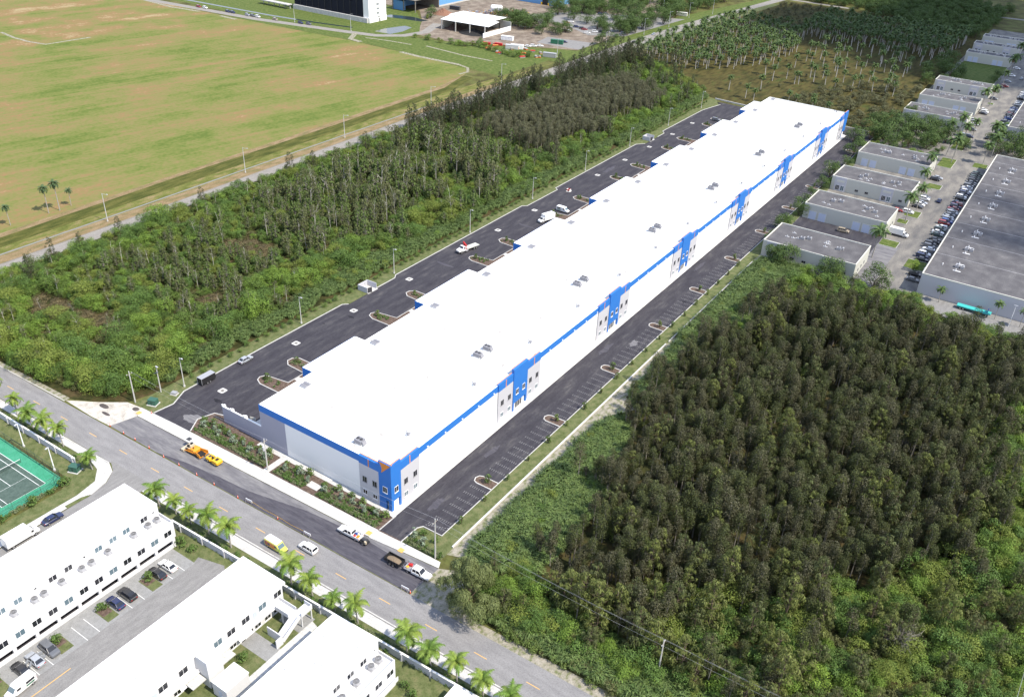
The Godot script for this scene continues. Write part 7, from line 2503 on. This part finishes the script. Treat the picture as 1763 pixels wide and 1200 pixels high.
	for poly in [[-302, -462, -264, -462, -256, -496, -290, -494], [-300, -545, -262, -545, -245, -640, -300, -640], [-236, -508, -202, -500, -200, -545, -232, -548], [-224, -556, -196, -560, -205, -720, -232, -700], [-252, -474, -238, -470, -236, -486, -250, -490]]:
		for p in scatter(poly, 11.5):
			wt.append([p.x, p.z, R.randf_range(0.75, 1.25)])
	var wk := {"name": "car_park_tree", "label": "dark green rounded tree around the works car park at the top", "category": "tree", "group": "trees of the works car park", "variants": sh.variants}
	for k in wt.size():
		plant(wk, Vector3(wt[k][0], 0, wt[k][1]), wt[k][2] * 1.7, k % 4)
	var hedge := []
	for q in [[-311.7, -390.6], [-299.8, -391.5], [-290, -391], [-280.8, -391.9], [-275, -392.4], [-270, -394], [-266.9, -398.2], [-262, -400], [-257, -399], [-250, -397], [-244.7, -395.4], [-238, -394], [-234, -394], [-228, -393], [-345.2, -446.9], [-268, -410], [-226, -398], [-220, -400]]:
		hedge.append(Vector3(q[0], 0, q[1]))
	for k in hedge.size():
		plant({"name": "yard_bush", "category": "shrub", "group": "bushes along the works yard", "variants": sl.variants}, hedge[k], R.randf_range(0.9, 1.5), k % 8, "green bush along the works yard boundary, %s from the pond" % ORD[k])
	# shaded wood and scrub beyond the nursery
	var wood_far := {"name": "far_wood", "label": "", "category": "wood", "group": "", "variants": sh.variants, "spots": []}
	for p in scatter([-165, -768, -100, -762, -30, -700, 12, -700, 14, -740, 16, -860, -60, -900, -220, -900, -220, -790], 8.0):
		wood_far.spots.append([p, R.randf_range(1.0, 1.7)])
	for p in scatter([-340, -640, -215, -700, -180, -780, -260, -900, -420, -900], 9.0):
		wood_far.spots.append([p, R.randf_range(1.0, 1.6)])
	wood_far.spots = wood_far.spots.filter(func(s): return in_view(s[0]))
	flush(wood_far, 0, "dark shaded wood beyond the palm nursery")
	var bush := {"name": "olive_bush", "label": "olive grey bush in the nursery field behind the warehouse", "category": "shrub", "group": "bushes of the nursery field", "variants": [], "spots": []}
	for i in 4:
		var v := shrub(g, 2.2, 3.0, 800, 0.28, [Color(0.080, 0.085, 0.035), Color(0.135, 0.135, 0.07)])
		bush.variants.append([v[0].mesh(M.bark_brown), v[1].mesh(M.leaf)])
	for p in scatter([-46, -394, 12, -390, 14, -500, -14, -500, -50, -425], 6.2):
		if R.randf() < 0.7:
			bush.spots.append([p, R.randf_range(0.85, 1.7)])
	for p in scatter([-84, -396, -50, -394, -50, -520, -84, -520], 11.0):
		if R.randf() < 0.5:
			bush.spots.append([p, R.randf_range(0.3, 0.8)])
	for p in scatter([-160, -650, -110, -610, -108, -750, -160, -740], 7.0):
		bush.spots.append([p, R.randf_range(0.5, 1.1)])
	flush(bush, 300, "more olive bushes of the nursery field")
	var bs := {"name": "boundary_shrub", "label": "green shrub in the row between the east lot and the industrial units", "category": "shrub", "group": "shrub row behind the industrial units", "variants": sl.variants, "spots": []}
	for p in scatter([15.4, -196, 18.8, -196, 18.6, -352, 15.4, -352], 3.4):
		if R.randf() < 0.62:
			bs.spots.append([p, R.randf_range(0.45, 0.95)])
	for p in scatter([8, -352, 50, -350, 50, -416, 12, -416], 5.0):
		if R.randf() < 0.4:
			bs.spots.append([p, R.randf_range(0.5, 1.0)])
	flush(bs, 300, "")
	plant_beds(sl, g)

func plant_beds(sl: Dictionary, g: RandomNumberGenerator) -> void:
	var silver := kind("silver_shrub", "", "shrub", "silver shrubs of the front bed", [shrub(g, 0.95, 2.0, 260, 0.26, [Color(0.14, 0.19, 0.13), Color(0.23, 0.28, 0.20)]), shrub(g, 0.9, 2.2, 260, 0.26, [Color(0.13, 0.18, 0.12), Color(0.21, 0.26, 0.18)])], M.bark_grey)
	var greenb := kind("bed_shrub", "", "shrub", "green shrubs of the front bed", [shrub(g, 1.0, 1.5, 240, 0.26, [Color(0.055, 0.105, 0.022), Color(0.105, 0.16, 0.038)]), shrub(g, 0.9, 1.9, 240, 0.26, [Color(0.065, 0.115, 0.022), Color(0.12, 0.175, 0.04)])], M.bark_brown)
	var small := kind("young_tree", "", "tree", "young trees of the lots", [shrub(g, 0.9, 3.0, 260, 0.28, [Color(0.06, 0.10, 0.025), Color(0.10, 0.15, 0.04)]), shrub(g, 0.8, 2.7, 220, 0.28, [Color(0.075, 0.12, 0.025), Color(0.13, 0.17, 0.045)])], M.bark_brown)
	var k := 0
	for x in [-60.5, -57.5, -54.6, -51.8, -49.0, -46.0, -43.0, -40.0, -37.6, -30.0, -26.2, -22.4, -17.0, -12.6, -8.8, -4.9, -1.6, 9.9, 13.0]:
		plant(silver, Vector3(x, 0.06, 4.2 + 0.7 * sin(x)), R.randf_range(0.95, 1.3), k % 2, "silver-leaved shrub in the bed before the warehouse end, %s from the left" % ORD[k])
		k += 1
	k = 0
	for x in [-62.6, -59.0, -56.0, -53.2, -50.4, -47.6, -44.6, -41.4, -38.6, -31.4, -28.0, -24.2, -18.6, -14.8, -10.6, -6.8, -3.2, 0.4, 11.4, 14.8]:
		plant(greenb, Vector3(x, 0.06, 2.6 + 0.5 * cos(x * 2.0)), R.randf_range(0.95, 1.4), k % 2, "small green shrub nearest the warehouse end wall, %s from the left" % ORD[k])
		k += 1
	# clipped rows of low planting: too many small plants to count
	var low := [shrub(g, 0.55, 0.7, 130, 0.2, [Color(0.05, 0.10, 0.022), Color(0.10, 0.16, 0.04)])[1].mesh(M.leaf), shrub(g, 0.5, 0.6, 130, 0.2, [Color(0.12, 0.15, 0.07), Color(0.19, 0.21, 0.11)])[1].mesh(M.leaf)]
	var rows := []
	var x := -61.5
	while x < 0.8:
		if absf(x + 34.3) > 1.4 and absf(x + 20.8) > 2.2:
			rows.append(Vector3(x, 0.06, 6.5 - 0.005 * x))
			rows.append(Vector3(x + 0.3, 0.06, 5.7 - 0.005 * x))
			if R.randf() < 0.85:
				rows.append(Vector3(x, 0.06, 4.9 + R.randf_range(-0.4, 0.3)))
			if R.randf() < 0.5:
				rows.append(Vector3(x, 0.06, 3.4 + R.randf_range(-0.7, 0.7)))
		x += 0.62
	x = 9.4
	while x < 18.8:
		rows.append(Vector3(x, 0.06, 5.9))
		rows.append(Vector3(x + 0.3, 0.06, 4.9))
		x += 0.62
	stuff("low_hedge", "low clipped planting rows along the pavement before the warehouse", "hedge", low, rows, 0.8, 1.2)
	var isl := []
	var near := [-18.8, -66.4, -121.0, -175.2, -230.5, -285.0, -336.0]
	var far := [-39.5, -94.2, -150.0, -206.7, -260.6, -313.0, -357.5]
	for i in 7:
		for z in [near[i] - 1.8, far[i] + 7.3]:
			plant(small, Vector3(-64.2, 0.11, z), R.randf_range(0.75, 1.0), i % 2, "young dark tree on a rounded island nose of the west lot, %s office %s side" % [ORD[i], "near" if z == near[i] - 1.8 else "far"])
			for j in 16:
				isl.append(Vector3(R.randf_range(-66, -60), 0.11, z + R.randf_range(-1.3, 1.3)))
		for z in [near[i] - 7.0, far[i] + 11.0]:
			plant(greenb, Vector3(-52.0, 0.11, z), R.randf_range(0.9, 1.4), i % 2, "green shrub in the mulch before the %s office of the west lot, %s side" % [ORD[i], "near" if z == near[i] - 7.0 else "far"])
	stuff("island_planting", "low silvery ground cover on the west lot islands", "ground cover", low, isl, 0.7, 1.1)
	for i in 11:
		plant(small, Vector3(12.6, 0.12, -21.4 - 32.4 * i), R.randf_range(0.8, 1.1), i % 2, "young tree on a narrow island of the east lot, %s from the road" % ORD[i])
	k = 0
	var z := -6.0
	while z > -186.0:
		plant(small, Vector3(15.9, 0.05, z), R.randf_range(0.7, 1.0), k % 2, "thin young tree on the grass strip east of the lot, %s from the road" % ORD[k] if k < 20 else "thin young tree on the grass strip")
		k += 1
		z -= 9.6
	var hd := []
	z = -9.0
	while z > -380.0:
		hd.append([Vector3(-82.4 + R.randf_range(-0.5, 0.5), 0.03, z), R.randf_range(0.5, 0.85)])
		z -= R.randf_range(2.6, 4.4)
	var hk := {"name": "verge_shrub", "label": "small dark shrub planted in the row along the west lot verge", "category": "shrub", "group": "shrub row of the west lot verge", "variants": [sl.variants[1], sl.variants[3], sl.variants[5]], "spots": []}
	for h in hd:
		hk.spots.append([h[0], h[1] * 0.62])
	flush(hk, 300, "")
	# gardens of the apartments
	var gd := [[-31.9 + 2.0, 36.6, 1.5, "round green shrub at the road end of the carport block"], [-26.7, 36.0, 1.3, "second green shrub beside the carport block's end"], [-27.2, 47.2, 1.35, "green shrub in the planted island right of the black sedan"], [-27.4, 57.6, 1.35, "green shrub in the planted island by the dark blue sedan"], [-27.6, 67.4, 1.4, "green shrub in the planted island beside the grey SUV"], [-28.4, 79.6, 1.2, "shrub cut by the left edge below the carports"], [5.8, 34.6, 0.7, "small round shrub by the wall right of the white stair"], [24.2, 34.8, 0.9, "shrub under the terrace corner of the eastern block"], [34.2, 36.4, 1.1, "shrub east of the eastern block's corner"], [36.6, 37.2, 1.2, "leafy shrub by the grey hatch east of the eastern block"], [4.6, 49.6, 1.3, "green shrub in the bed before the middle block's awnings"], [5.2, 51.4, 0.9, "yellowish shrub in the bed before the middle block's awnings"], [-68.0, 48.0, 1.5, "rounded shrub at the tennis fence corner by the navy sedan"], [-68.6, 39.4, 1.7, "larger rounded shrub at the tennis fence corner"], [-68.2, 55.5, 1.3, "rounded shrub farthest down the tennis fence"]]
	for q in gd:
		plant(greenb, Vector3(q[0], 0.05, q[1]), q[2], 0, q[3])
	var tl := []
	z = 41.5
	while z < 62.0:
		tl.append(Vector3(-68.6 + R.randf_range(-0.2, 0.2), 0.05, z))
		z += 0.6
	x = -34.0
	while x < 60.0:
		tl.append(Vector3(x, 0.05, 31.9 - 0.028 * x + R.randf_range(-0.2, 0.5)))
		if R.randf() < 0.6:
			tl.append(Vector3(x, 0.05, 31.1 - 0.028 * x + R.randf_range(-0.3, 0.3)))
		x += 0.55
	x = -130.0
	while x < -74.0:
		tl.append(Vector3(x, 0.05, 32.6 + R.randf_range(-0.5, 0.3)))
		x += 0.6
	stuff("low_hedge", "loose low hedge along the apartment boundary walls", "hedge", low, tl, 0.9, 1.5)

func build_clouds() -> void:
	# fair-weather clouds outside the frame; their shade falls on the nursery and the big grey roof
	var g := RandomNumberGenerator.new()
	g.seed = 8
	var to_sun := Vector3(0.75, 1.0, -0.025)
	for q in [[Vector3(-8, 0, -745), 165.0, 165.0, "fair-weather cloud above the palm nursery, outside the frame"], [Vector3(112, 0, -278), 34.0, 34.0, "small cloud above the huge grey warehouse, outside the frame"]]:
		var t := thing("cloud", q[3], "cloud", q[0] + to_sun * 2200.0)
		var b := B.new()
		for i in 34:
			var a := g.randf() * TAU
			var r := sqrt(g.randf())
			b.lump(Vector3(cos(a) * r * q[1], g.randf_range(-10, 20), sin(a) * r * q[2]), Vector3.ONE * g.randf_range(0.16, 0.34) * q[2], g, 0.12, 10, 7)
		part("puffs", b, M.cloud_white, t)
